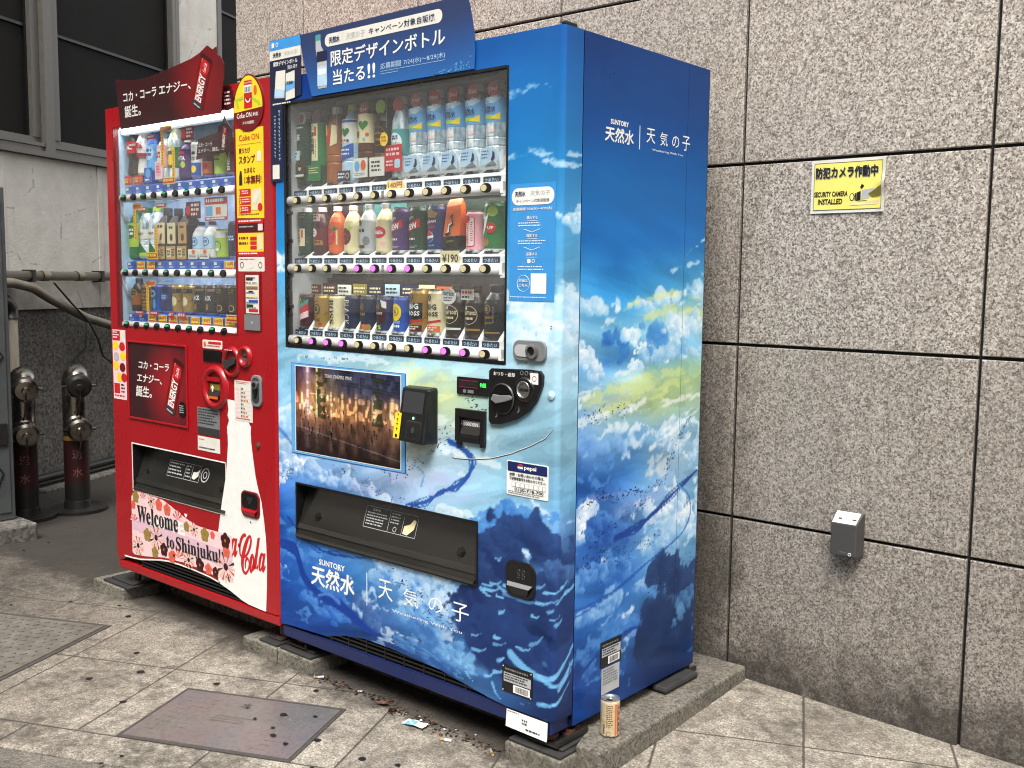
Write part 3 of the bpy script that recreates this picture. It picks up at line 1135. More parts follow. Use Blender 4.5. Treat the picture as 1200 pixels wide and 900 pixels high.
mb.build('graffiti', o)
mb = MB()
mb.box(-4.4, -3.405, -1.2, 0.2, GZ - 0.05, GZ + 0.085, 'dark_concrete')
tag(mb.build('concrete_block', bevel=0.012), 'wide dirty concrete block under the grey steel cabinet', 'block')


# ------------------------------------------------------------------ standpipes
def standpipe(x, y, label, yellow):
    t = thing('standpipe', label, 'standpipe', (x, y, GZ), 'fire standpipes in the alley')
    R = 0.066
    mb = MB()
    mb.lathe([(R, 0.01, 'darkmetal'), (R, 0.17, 'red_pipe'), (R, 0.40, 'darkmetal'), (R, 0.42, 'chrome'), (R, 0.66, 'chrome')], 24)
    # domed elbow on top, turning to the front
    C = Vector((0, 0, 0.70))
    dirv = Vector((0.93, -0.30, -0.22)).normalized()
    path = [C + Vector((0, 0, -0.05)), C + Vector((0, 0, 0.0)), C + Vector((0.012, -0.004, 0.035)), C + Vector((0.05, -0.016, 0.058)), C + Vector((0.085, -0.027, 0.048)), C + dirv * 0.125 + Vector((0, 0, 0.045))]
    mb.tube(path, [R, R * 1.02, R * 1.02, R * 0.98, R * 0.86, R * 0.74], 'chrome', 18)
    mb.lathe([(0.0, 0.0, 'chrome'), (R * 0.8, 0.02, 'chrome'), (R * 1.02, -0.03, 'chrome')], 18, C + Vector((-0.005, 0, 0.035)))
    mb.tube([(0, 0, 0.5), Vector((0, 0, 0.5)) + dirv * 0.10], [R * 0.95, R * 0.72], 'chrome', 18)
    if yellow:
        mb.lathe([(R + 0.002, 0.40, 'gold'), (R + 0.002, 0.425, 'gold')], 24)

    def wrap(a, b, c):
        an = -0.75 + a / R
        rr = R + c
        return (rr * math.sin(an + PI / 2 + 0.35) * 1.0, -rr * math.cos(an + PI / 2 + 0.35), b)
    mb.F = wrap
    mb.text('送', 0.0, 0.30, 'faded_text', 0.0015, h=0.05, al='c')
    mb.text('水', 0.0, 0.20, 'faded_text', 0.0015, h=0.05, al='c')
    mb.build('pipe', t)
    mb = MB()
    mb.lathe([(0.155, 0.0, 'darkmetal'), (0.155, 0.018, 'darkmetal'), (0.075, 0.022, 'darkmetal'), (0.07, 0.06, 'darkmetal'), (R, 0.062, 'darkmetal')], 28)
    mb.build('flange', t)
    for k, c0 in enumerate((C + dirv * 0.125 + Vector((0, 0, 0.045)), Vector((0, 0, 0.5)) + dirv * 0.10)):
        mb = MB()
        m_ = 'darkmetal' if k == 0 and yellow else 'chrome'
        mb.lathe([(0.052, -0.02, 'chrome'), (0.056, 0.0, 'chrome'), (0.056, 0.012, m_), (0.064, 0.014, m_), (0.064, 0.05, m_), (0.05, 0.06, m_), (0.022, 0.062, m_), (0.018, 0.075, m_), (0.0, 0.076, m_)], 22, c0, dirv)
        side = dirv.cross(Vector((0, 0, 1))).normalized()
        for sgn in (-1, 1):
            p = c0 + dirv * 0.033
            mb.tube([p + side * sgn * 0.06, p + side * sgn * 0.085], 0.008, 'chrome', 8)
        cp = mb.build('cap', t)
        mb = MB()
        p = c0 + dirv * 0.07
        mb.tube([p, p + Vector((0.012, -0.004, -0.05)), p + Vector((0.004, -0.01, -0.11)), p + Vector((-0.02, -0.01, -0.15)), p + Vector((-0.05, -0.01, -0.13))], 0.004, 'darkmetal', 6)
        mb.build('chain', cp)


standpipe(-3.885, 0.64, 'upright fire standpipe with two capped outlets and a yellow tape band', True)
standpipe(-3.90, 0.36, 'upright fire standpipe without yellow tape beside the grey steel cabinet', False)

# ------------------------------------------------------------------ ledge and foot blocks
mb = MB()
prof = [(0.115, 0.06), (0.098, 0.885), (-1.16, 0.885), (-1.16, 0.16), (-0.005, 0.16), (0.03, 0.06)]
mb.add([(x, y, -0.034) for x, y in prof] + [(x, y, GZ - 0.02) for x, y in prof], [tuple(range(5, -1, -1))] + [(i, (i + 1) % 6, 6 + (i + 1) % 6, 6 + i) for i in range(6)], 'ledge_concrete')
tag(mb.build('concrete_ledge', bevel=0.008, weld=True), 'flat worn concrete ledge under the blue vending machine where the can stands', 'ledge')
mb = MB()
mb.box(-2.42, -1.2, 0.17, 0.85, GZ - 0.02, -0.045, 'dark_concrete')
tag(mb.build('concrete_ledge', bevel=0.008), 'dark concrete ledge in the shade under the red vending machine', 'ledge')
for x0, x1, y0, y1, lab, ang in (
        (-0.158, 0.036, -0.013, 0.15, 'concrete foot block under the near corner of the blue machine', 0),
        (-1.192, -1.012, -0.004, 0.16, 'concrete foot block under the far corner of the blue machine', 0),
        (-1.386, -1.197, -0.008, 0.15, 'concrete foot block under the near corner of the red machine', 0),
        (-2.43, -2.19, -0.02, 0.15, 'concrete foot block jutting from the far end of the red machine', 0)):
    mb = MB()
    mb.box(x0, x1, y0, y1, GZ - 0.02, -0.056, 'block_concrete')
    tag(mb.build('concrete_block', bevel=0.006), lab, 'block', 'concrete blocks under the machine feet')
for x0, x1, y0, y1, lab in (
        (-0.15, 0.03, -0.006, 0.165, 'black rubber mat on the near foot block of the blue machine'),
        (-1.185, -1.02, 0.002, 0.15, 'black rubber mat on the far foot block of the blue machine'),
        (-1.30, -1.20, 0.0, 0.14, 'black rubber mat on the near foot block of the red machine'),
        (-2.36, -2.16, -0.012, 0.13, 'black rubber mat on the jutting foot block of the red machine')):
    mb = MB()
    mb.box(x0, x1, y0, y1, -0.056, -0.046, 'rubber')
    mb.box(x0 + 0.02, x1 - 0.012, y0 + 0.025, y1 - 0.01, -0.046, -0.038, 'rubber')
    tag(mb.build('rubber_mat', bevel=0.003), lab, 'mat', 'rubber mats under the machine feet')
mb = MB()
mb.box(-.02, .036, .50, .69, -.033, -.012, 'rubber')
tag(mb.build('rubber_pad', bevel=.009), 'dark rounded rubber pad poking out under the back of the blue machine', 'pad')

# ------------------------------------------------------------------ covers in the pavement
def ground_frame(t0, n0):
    return lambda a, b, c: (tn(t0 + a, n0 + b)[0], tn(t0 + a, n0 + b)[1], GZ + c)


cov = thing('access_cover', 'worn plum grey steel access cover let into the pavement slabs', 'cover', (0, 0, 0))
ct, cn = -0.968, 0.035
mb = MB(lambda a, b, c: (a, b, c))
mb.box(-0.262, 0.262, -0.166, 0.166, -0.006, 0.0045, 'cover_steel')
rn = random.Random(5)
for i in range(6):
    for j in range(10):
        for sgn in (-1, 1):
            if rn.random() < 0.75:
                x, y = sgn * (0.13 + i * 0.019), -0.14 + j * 0.0285
                mb.rrect(x - 0.006, x + 0.006, y - 0.004, y + 0.004, 0.003, 0.0062, 'cover_steel', 0.0045, 2)
for i, tx in enumerate(('止水栓',)):
    mb.text('水', -0.02, 0.09, 'cover_rim', 0.0058, h=0.035, al='c')
    mb.dashes(-.08, .06, -.02, .03, .0058, 'cover_steel', 3, .5, 3)
pl = mb.build('plate', cov, bevel=0.001)
CM = Matrix.Translation((*tn(ct, cn)[:2], GZ)) @ Matrix.Rotation(TA, 4, 'Z')
pl.matrix_local = CM
mb = MB()
for a0, a1, b0, b1 in ((-0.274, 0.274, 0.169, 0.18), (-0.274, 0.274, -0.18, -0.169), (-0.274, -0.265, -0.169, 0.169), (0.265, 0.274, -0.169, 0.169)):
    mb.box(a0, a1, b0, b1, -0.006, 0.003, 'cover_rim')
fr_ = mb.build('frame', cov)
fr_.matrix_local = CM

mb = MB(ground_frame(-1.867, 0.624))
mb.box(-1.0, 0.0, -0.62, 0.0, -0.006, 0.0045, 'checker_steel')
for i in range(25):
    for j in range(16):
        x, y = -0.035 - i * 0.038 + (0.019 if j % 2 else 0), -0.03 - j * 0.037
        if x < -0.99 or x > -0.02:
            continue
        c, s_ = math.cos(0.78 * (1 if (i + j) % 2 else -1)), math.sin(0.78 * (1 if (i + j) % 2 else -1))
        pts = [(x + u * c - v * s_, y + u * s_ + v * c) for u, v in ((-0.011, 0), (-0.006, 0.0045), (0.006, 0.0045), (0.011, 0), (0.006, -0.0045), (-0.006, -0.0045))]
        mb.poly(pts, 0.0075, 'checker_steel', 0.0045)
tag(mb.build('chequer_plate'), 'worn chequered steel plate set flush in the pavement by the alley', 'plate')
mb = MB(ground_frame(-1.867, 0.624))
mb.box(0.003, 0.02, -0.64, 0.02, -0.006, 0.003, 'cover_rim')
mb.box(-1.02, 0.003, 0.003, 0.02, -0.006, 0.003, 'cover_rim')
tag(mb.build('plate_frame'), 'narrow steel frame edging the chequered plate in the pavement', 'frame')

# =================================================================== BLUE MACHINE
BW, BD, BH, BD1 = 1.174, 0.709, 1.83, 0.083
bm_ = thing('vending_machine', 'tall blue drinks vending machine wrapped in sky and cloud artwork', 'vending machine', (-0.587, 0.0, 0.0))
BR = bm_


FX = [-1.174, -1.13, -0.95, -0.75, -0.55, -0.36, -0.17, -0.06, 0.09]
FZ = [1.83, 1.74, 1.5, 1.3, 1.1, 0.98, 0.88, 0.75, 0.62, 0.5, 0.38, 0.28, 0.18, 0.08, 0.0]
FT = [
    [(10, 60, 150)] * 3 + [(14, 70, 160), (18, 82, 174), (24, 96, 186), (30, 106, 194), (34, 110, 196), (30, 96, 172)],
    [(12, 72, 166)] * 3 + [(16, 82, 174), (20, 98, 188), (28, 112, 202), (34, 124, 210), (36, 126, 210), (34, 112, 190)],
    [(24, 128, 212)] * 6 + [(36, 140, 216), (40, 142, 214), (46, 132, 196)],
    [(50, 156, 222)] * 6 + [(64, 160, 224), (84, 172, 226), (84, 160, 210)],
    [(120, 190, 228)] * 6 + [(150, 208, 236), (176, 216, 236), (150, 198, 222)],
    [(128, 196, 232), (150, 208, 238), (164, 214, 240), (164, 216, 240), (164, 216, 240), (172, 218, 240), (176, 218, 238), (190, 224, 238), (170, 206, 224)],
    [(120, 186, 228), (146, 204, 234), (156, 210, 238), (190, 222, 222), (222, 230, 166), (204, 226, 184), (164, 212, 234), (158, 206, 230), (150, 198, 220)],
    [(124, 182, 228), (150, 198, 234), (166, 208, 236), (182, 212, 234), (204, 222, 206), (184, 216, 230), (166, 212, 234), (156, 206, 230), (140, 190, 216)],
    [(84, 136, 206), (116, 164, 220), (128, 172, 220), (150, 184, 224), (172, 196, 230), (168, 202, 232), (158, 212, 238), (140, 192, 226), (110, 168, 206)],
    [(36, 90, 174), (60, 116, 196), (84, 138, 206), (120, 164, 216), (150, 188, 226), (160, 212, 238), (140, 200, 234), (90, 140, 196), (56, 92, 150)],
    [(26, 80, 166), (44, 104, 186), (70, 128, 200), (90, 150, 214), (120, 180, 226), (150, 206, 236), (84, 140, 204), (44, 72, 126), (36, 62, 112)],
    [(24, 76, 164), (36, 96, 182), (52, 114, 194), (70, 138, 208), (104, 164, 218), (90, 144, 204), (46, 82, 142), (32, 56, 104), (30, 52, 98)],
    [(22, 78, 170), (28, 82, 172), (38, 96, 178), (52, 104, 174), (64, 118, 184), (60, 106, 166), (42, 78, 136), (30, 54, 106), (28, 50, 98)],
    [(24, 80, 172), (26, 82, 172), (28, 78, 162), (36, 74, 140), (46, 82, 146), (72, 124, 184), (54, 98, 158), (30, 56, 108), (26, 46, 92)],
    [(20, 68, 154)] * 3 + [(30, 64, 126), (36, 70, 132), (40, 78, 140), (34, 66, 122), (24, 44, 90), (22, 38, 80)]]


def front_colour(s, z):
    c = brushed(s, z, FX, FZ, FT, 4)
    c = cloudfield(c, s, z, [-1.174, -.8, -.4, -.1, .09], [1.83, 1.3, 1.05, .9, .75, .62, .5, .38, .25, .1, 0], [[0] * 5, [.1, 0, 0, .2, .3], [.6, .4, .4, .7, .7], [.5, .4, .35, .5, .5], [.5, .4, .4, .5, .5], [.5, .5, .4, .5, .4], [.5, .5, .6, .6, .2], [.5, .5, .6, .3, 0], [.4, .55, .6, .3, 0], [.3, .4, .5, .4, .2], [.2] * 5], 3, (232, 243, 250), (140, 186, 228), 1.0, .62)
    c = cloudfield(c, s, z, [-1.174, -.8, -.4, -.1, .09], [1.83, .52, .44, .3, .1, 0], [[0] * 5, [0] * 5, [.5] * 5, [.6] * 5, [.6] * 5, [.3] * 5], 8, (96, 152, 216), (34, 84, 164), 1.3, .6)
    W_, P_ = (244, 249, 252), (150, 196, 232)
    # right strip and left strip beside the window
    c = wisps(c, s, z, [[(-.165, 1.515), (-.1, 1.525), (-.03, 1.515), (.08, 1.52)], [(-.05, 1.50), (.02, 1.49), (.085, 1.50)], [(-.17, 1.675), (-.1, 1.69), (-.04, 1.685)]], .008, (206, 232, 246), 3, .7)
    c = puffs(c, s, z, [(-.03, 1.37), (.03, 1.35), (.085, 1.36)], .015, 16, .008, .022, W_, (120, 184, 226), 5, .75)
    c = puffs(c, s, z, [(-.17, 1.12), (-.08, 1.06), (.0, 1.1), (.085, 1.13)], .035, 40, .012, .045, W_, (160, 208, 236), 6, .7, .3)
    c = puffs(c, s, z, [(-1.174, 1.27), (-1.15, 1.24), (-1.13, 1.22)], .02, 12, .01, .03, W_, P_, 7, .8)
    c = wisps(c, s, z, [[(-.165, 1.135), (-.08, 1.105), (.04, 1.085)], [(-1.05, .965), (-.8, .955), (-.55, .965)], [(-.5, .80), (-.38, .80), (-.24, .77)], [(-.56, .70), (-.42, .72), (-.2, .70)]], .016, (240, 247, 250), 9, .55)
    c = wisps(c, s, z, [[(-.55, .93), (-.48, .915), (-.40, .92)], [(-.55, .885), (-.46, .87), (-.37, .88)], [(-.55, .84), (-.45, .83)]], .022, (222, 232, 158), 13, .5)
    c = wisps(c, s, z, [[(-.6, .615), (-.48, .64), (-.35, .63)], [(-.45, .575), (-.32, .60), (-.2, .59)], [(-.9, .575), (-.72, .56), (-.58, .55)]], .018, (176, 186, 226), 15, .55)
    c = wisps(c, s, z, [[(-.44, .54), (-.36, .555), (-.27, .54)], [(-.40, .48), (-.33, .50), (-.26, .475)]], .014, (232, 244, 250), 18, .6)
    # heaped clouds beside the flap and under it
    c = puffs(c, s, z, [(-1.174, .54), (-1.12, .585), (-1.06, .60), (-1.02, .575)], .018, 46, .010, .034, W_, (84, 138, 206), 21)
    c = puffs(c, s, z, [(-1.02, .57), (-.94, .575), (-.86, .56)], .015, 24, .008, .024, (206, 226, 244), (84, 138, 206), 22, .85)
    c = puffs(c, s, z, [(-.74, .33), (-.6, .31), (-.45, .29), (-.34, .27)], .03, 46, .010, .036, (206, 228, 244), (84, 142, 208), 23, .75)
    c = puffs(c, s, z, [(-1.08, .2), (-.98, .14), (-.86, .12)], .03, 26, .010, .034, (84, 140, 212), (30, 84, 170), 24, .7)
    c = puffs(c, s, z, [(-.74, .2), (-.7, .14), (-.62, .12)], .025, 26, .012, .036, (74, 110, 168), (40, 72, 132), 25, .85)
    c = puffs(c, s, z, [(-.52, .2), (-.46, .15), (-.38, .12), (-.3, .08)], .03, 46, .010, .032, (132, 186, 228), (58, 104, 166), 26, .85)
    c = puffs(c, s, z, [(-.6, .1), (-.5, .08), (-.36, .05)], .02, 26, .008, .024, (96, 150, 204), (44, 82, 142), 27, .8)
    # the dark storm cloud with a pale rim
    c = puffs(c, s, z, [(-.29, .40), (-.26, .47), (-.22, .53), (-.14, .58), (-.06, .56)], .018, 40, .014, .036, (98, 158, 218), (58, 116, 190), 30, .9)
    c = puffs(c, s, z, [(-.25, .38), (-.22, .46), (-.16, .53), (-.07, .53), (.02, .48), (.08, .45)], .02, 44, .02, .06, (48, 76, 130), (30, 50, 96), 31, .97, .15)
    c = puffs(c, s, z, [(-.24, .30), (-.16, .36), (-.06, .40), (.04, .36), (.09, .3)], .03, 34, .035, .085, (42, 66, 116), (28, 46, 92), 32, .95, .2)
    c = puffs(c, s, z, [(-.02, .47), (.02, .44), (.05, .40)], .02, 12, .01, .026, (86, 128, 180), (44, 70, 122), 33, .7)
    c = puffs(c, s, z, [(-.3, .22), (-.2, .2), (-.08, .2), (.06, .2)], .03, 30, .03, .08, (38, 64, 118), (26, 46, 94), 34, .85, .3)
    st = lambda pts, w0, w1, rgb, op=.9, sd=3, rag=.5: stroke(c, s, z, pts, w0, w1, rgb, op, sd, rag)
    # dark winding streams
    for o_, k in ((0, 1), (.012, .5), (-.010, .4)):
        c = st([(-1.17, .31 + o_), (-1.09, .30 + o_ * 1.5), (-1.04, .215 + o_), (-.94, .172), (-.86, .165 - o_), (-.76, .125 + o_ * .5), (-.70, .10)], .013 * k, .024 * k, (20, 56, 138), .9, 6 + int(o_ * 1000))
    c = st([(-.97, .176), (-.92, .19), (-.87, .175)], .005, .008, (84, 134, 204), .8, 8)
    c = st([(-1.13, .41), (-1.02, .345), (-.9, .325), (-.74, .342)], .006, .003, (24, 58, 138), .85, 7)
    c = st([(-1.08, .37), (-.98, .32), (-.9, .335), (-.8, .33)], .003, .002, (24, 58, 138), .8, 8)
    for o_, k in ((0, 1), (.014, .35), (-.012, .35)):
        c = st([(-.56, .538), (-.48, .558 + o_), (-.42, .595 - o_ * .5), (-.36, .62 + o_), (-.312, .66), (-.30 + o_, .705), (-.345, .735 + o_ * .5), (-.385, .745)], .006 * k, .011 * k, (36, 80, 158), .92, 9 + int(o_ * 1000))
    c = st([(-.50, .60), (-.49, .64), (-.53, .66)], .004, .002, (76, 140, 196), .8, 10)
    c = st([(-1.17, .70), (-1.12, .67), (-1.07, .62)], .010, .006, (60, 110, 186), .7, 11)
    # pale flecks and short tapered currents sweeping round the storm cloud
    rs = random.Random(41)
    for k in range(40):
        u, v = rs.random(), rs.random()
        x0, z0 = -.27 + .34 * u, .05 + .36 * v
        if k < 10:
            x0, z0 = -.32 + .2 * u, .06 + .16 * v
        ln = rs.uniform(.02, .06) * (1.5 if k % 7 == 0 else 1)
        an = .25 + .7 * (u - .3) + rs.uniform(-.35, .35) - .9 * (v < .2) * (u < .5)
        mid = (x0 + ln * .5 * math.cos(an) + ln * .12 * math.sin(an), z0 + ln * .5 * math.sin(an) - ln * .12 * math.cos(an))
        c = st([(x0, z0), mid, (x0 + ln * math.cos(an), z0 + ln * math.sin(an))], rs.uniform(.004, .009), .0005, (124, 190, 236), rs.uniform(.6, .95), k, .25)
    for pts, w0, w1, o in (([(-.15, .185), (-.09, .155), (-.02, .15), (.04, .19), (.09, .25)], .017, .003, .85), ([(-.05, .15), (.01, .132), (.05, .16), (.085, .2)], .009, .004, .8),
                           ([(-.18, .35), (-.08, .345), (.02, .37), (.08, .40)], .005, .001, .55), ([(-.05, .07), (.01, .085), (.06, .13)], .009, .001, .75)):
        c = st(pts, w0, w1, (122, 190, 236), o, 12, .3)
    return to_lin(c)


def door_base(x):
    xs = [-1.18, -1.114, -0.937, -0.84, -0.749, -0.628, -0.422, -0.233, -0.166, 0.2]
    zs = [0.036, 0.041, 0.048, 0.072, 0.084, 0.083, 0.072, 0.043, 0.036, 0.034]
    return np.interp(x, xs, zs)


RC = 0.016
SL = -RC                                  # where the rounded edge starts


def front_pos(s, z):
    arc = RC * PI / 2
    x = np.where(s <= SL, s, np.where(s < SL + arc, SL + RC * np.sin(np.clip((s - SL) / RC, 0, PI / 2)), 0.0))
    y = np.where(s <= SL, 0.0, np.where(s < SL + arc, RC - RC * np.cos(np.clip((s - SL) / RC, 0, PI / 2)), RC + (s - SL - arc)))
    zb = door_base(x)
    zz = np.where(z < 0.12, zb + (z - 0.03) / 0.09 * (0.12 - zb), z)
    return np.stack([x, y, zz], 1)


OX0, OX1, OZ0, OZ1 = -1.128, -0.180, 0.975, 1.752
FX0, FX1, FZ0, FZ1 = -1.081, -0.277, 0.352, 0.531
mb = MB(FRONT)
us = cuts(-BW, SL + RC * PI / 2 + BD1 - RC - 0.0015, 0.0048, OX0, OX1, FX0, FX1, SL, SL + RC * PI / 4, SL + RC * PI / 2)
vs_ = cuts(0.03, BH, 0.0048, OZ0, OZ1, FZ0, FZ1, 0.12)
grid_mesh(mb, us, vs_, front_pos, front_colour, 'printed_film', lambda u, v: (OX0 < u < OX1 and OZ0 < v < OZ1) or (FX0 < u < FX1 and FZ0 < v < FZ1))
# solid door behind the printed skin
mb.box(-BW + .001, OX0, 0.125, BH - .0015, -BD1, -.0015, 'door_navy')
mb.box(OX1, -0.0045, 0.125, BH - .0015, -BD1, -.006, 'door_navy')
for a0, a1, b0, b1 in ((OX0, OX1, .125, FZ0), (OX0, OX1, FZ1, OZ0), (OX0, FX0, FZ0, FZ1), (FX1, OX1, FZ0, FZ1)):
    mb.box(a0, a1, b0, b1, -BD1, -.0015, 'door_navy')
mb.box(OX0, OX1, OZ1, BH - .0015, -BD1, -.0015, 'door_navy')
mb.add([(-BW, BH, 0), (-RC, BH, 0), (0, BH, -RC), (0, BH, -BD1), (-BW, BH, -BD1)], [(0, 1, 2, 3, 4)], 'door_navy')
mb.add([(-BW, 0.034, 0), (-BW, BH, 0), (-BW, BH, -BD1), (-BW, 0.034, -BD1)], [(0, 1, 2, 3)], 'door_navy')
c = 0.0007
# writing printed on the door
mb.text('SUNTORY', -0.968, 0.279, 'white', c, w=0.128, h=0.019, bold=.03)
mb.text('天然水', -1.009, 0.206, 'white', c, w=0.215, h=0.068, bold=.032, shear=.06)
mb.box(-0.738, -0.7355, 0.194, 0.298, 0, c, 'white')
for ch, x0, x1, z0, z1 in (('天', -.684, -.620, .229, .291), ('気', -.574, -.509, .232, .286), ('の', -.468, -.409, .238, .283), ('子', -.373, -.307, .233, .288)):
    mb.text(ch, x0, z0, 'white', c, w=x1 - x0, h=z1 - z0)
mb.text('Weathering With You', -.622, .197, 'white', c, w=.29, h=.011)
# flocks of small dark birds
rn = random.Random(3)


def birds(mb, line, nb, spread, mats=('nightblue', 'navy', 'blue'), c=.0007, sz=(.003, .006), ok=None):
    for _ in range(nb):
        k = rn.random() * (len(line) - 1)
        i = int(k)
        t = k - i
        a = line[i][0] * (1 - t) + line[i + 1][0] * t + rn.gauss(0, spread)
        b = line[i][1] * (1 - t) + line[i + 1][1] * t + rn.gauss(0, spread * .7)
        if ok and not ok(a, b):
            continue
        L, w, an = rn.uniform(*sz), rn.uniform(.0009, .0018), rn.uniform(-.4, 1.1)
        ca, sa = math.cos(an), math.sin(an)
        mb.poly([(a + u * ca - v * sa, b + u * sa + v * ca) for u, v in ((-L, 0), (0, w), (L, w * .4), (0, -w))], c, rn.choice(mats))


birds(mb, [(-.9, .62), (-.75, .58), (-.6, .54), (-.5, .53)], 60, .012)
birds(mb, [(-.70, .64), (-.6, .62), (-.5, .68), (-.42, .74), (-.38, .8)], 80, .012)
birds(mb, [(-.64, .33), (-.55, .28), (-.45, .24), (-.35, .21)], 90, .03, sz=(.004, .008))
birds(mb, [(-1.05, .945), (-.9, .95), (-.8, .952)], 16, .006)
birds(mb, [(-.02, 1.1), (-.05, 1.05), (-.09, .99), (-.15, .985)], 26, .007, ok=lambda a, b: b < .985 or a > -.03)
birds(mb, [(-.36, .91), (-.3, .86), (-.26, .84)], 24, .012)
birds(mb, [(-1.15, .53), (-1.1, .58)], 30, .014, sz=(.003, .005))
# a fine seam line of the coin door
cur = [(-.376, .712), (-.375, .702), (-.366, .6985), (-.30, .703), (-.23, .714), (-.16, .735), (-.09, .764), (-.04, .790), (.0, .815)]
cur = [(min(a, -.017), b) for a, b in cur]
for (a0, b0), (a1, b1) in zip(cur, cur[1:]):
    mb.add([(a0, b0, c), (a1, b1, c), (a1, b1 + .0022, c), (a0, b0 + .0022, c)], [(0, 1, 2, 3)], 'dkgrey')
    mb.add([(a0, b0 + .0022, c), (a1, b1 + .0022, c), (a1, b1 + .0036, c), (a0, b0 + .0036, c)], [(0, 1, 2, 3)], 'white')
door = child(mb, 'door', bm_)

# side panel
SX = [0.083, 0.2, 0.32, 0.44, 0.56, 0.709]
SZ = [1.83, 1.62, 1.45, 1.3, 1.18, 1.08, 1.0, 0.92, 0.85, 0.77, 0.68, 0.58, 0.48, 0.38, 0.28, 0.18, 0.08, 0.0]
ST_ = [
    [(18, 62, 130), (18, 64, 134), (18, 68, 140), (18, 70, 142), (18, 70, 142), (18, 66, 134)],
    [(16, 84, 160), (16, 86, 164), (16, 88, 166), (16, 88, 166), (16, 86, 164), (16, 82, 156)],
    [(18, 112, 190), (18, 112, 190), (18, 110, 188), (18, 108, 186), (20, 108, 186), (20, 104, 178)],
    [(24, 112, 190), (26, 114, 192), (26, 114, 192), (26, 112, 190), (28, 112, 188), (34, 112, 182)],
    [(56, 150, 214), (54, 150, 214), (50, 148, 214), (60, 152, 210), (72, 160, 212), (90, 168, 208)],
    [(140, 198, 230), (120, 188, 226), (120, 190, 226), (160, 206, 214), (186, 216, 200), (190, 214, 178)],
    [(110, 174, 222), (70, 140, 204), (96, 166, 218), (126, 192, 230), (110, 180, 222), (120, 180, 216)],
    [(140, 196, 234), (156, 206, 228), (180, 214, 206), (188, 216, 170), (180, 210, 154), (170, 204, 156)],
    [(120, 176, 224), (188, 214, 206), (196, 218, 182), (188, 214, 162), (184, 210, 158), (176, 204, 170)],
    [(124, 172, 226), (122, 176, 226), (112, 170, 224), (150, 198, 232), (150, 202, 232), (156, 204, 226)],
    [(44, 104, 186), (50, 110, 190), (66, 130, 202), (110, 172, 220), (170, 202, 226), (146, 194, 222)],
    [(50, 104, 186), (60, 114, 194), (96, 150, 212), (128, 176, 224), (146, 186, 226), (118, 176, 214)],
    [(54, 108, 184), (38, 86, 162), (70, 122, 192), (118, 172, 220), (170, 206, 230), (134, 190, 222)],
    [(60, 118, 194), (38, 92, 172), (42, 98, 176), (88, 150, 208), (126, 178, 220), (106, 162, 208)],
    [(40, 100, 178), (54, 114, 188), (64, 124, 194), (64, 120, 182), (64, 104, 156), (74, 120, 170)],
    [(34, 80, 156), (52, 110, 182), (58, 116, 188), (42, 70, 120), (38, 66, 112), (52, 88, 140)],
    [(32, 76, 156), (38, 88, 168), (42, 92, 168), (38, 66, 118), (38, 64, 112), (38, 70, 126)],
    [(26, 70, 150), (28, 74, 154), (30, 76, 150), (28, 60, 124), (28, 54, 112), (26, 58, 118)]]


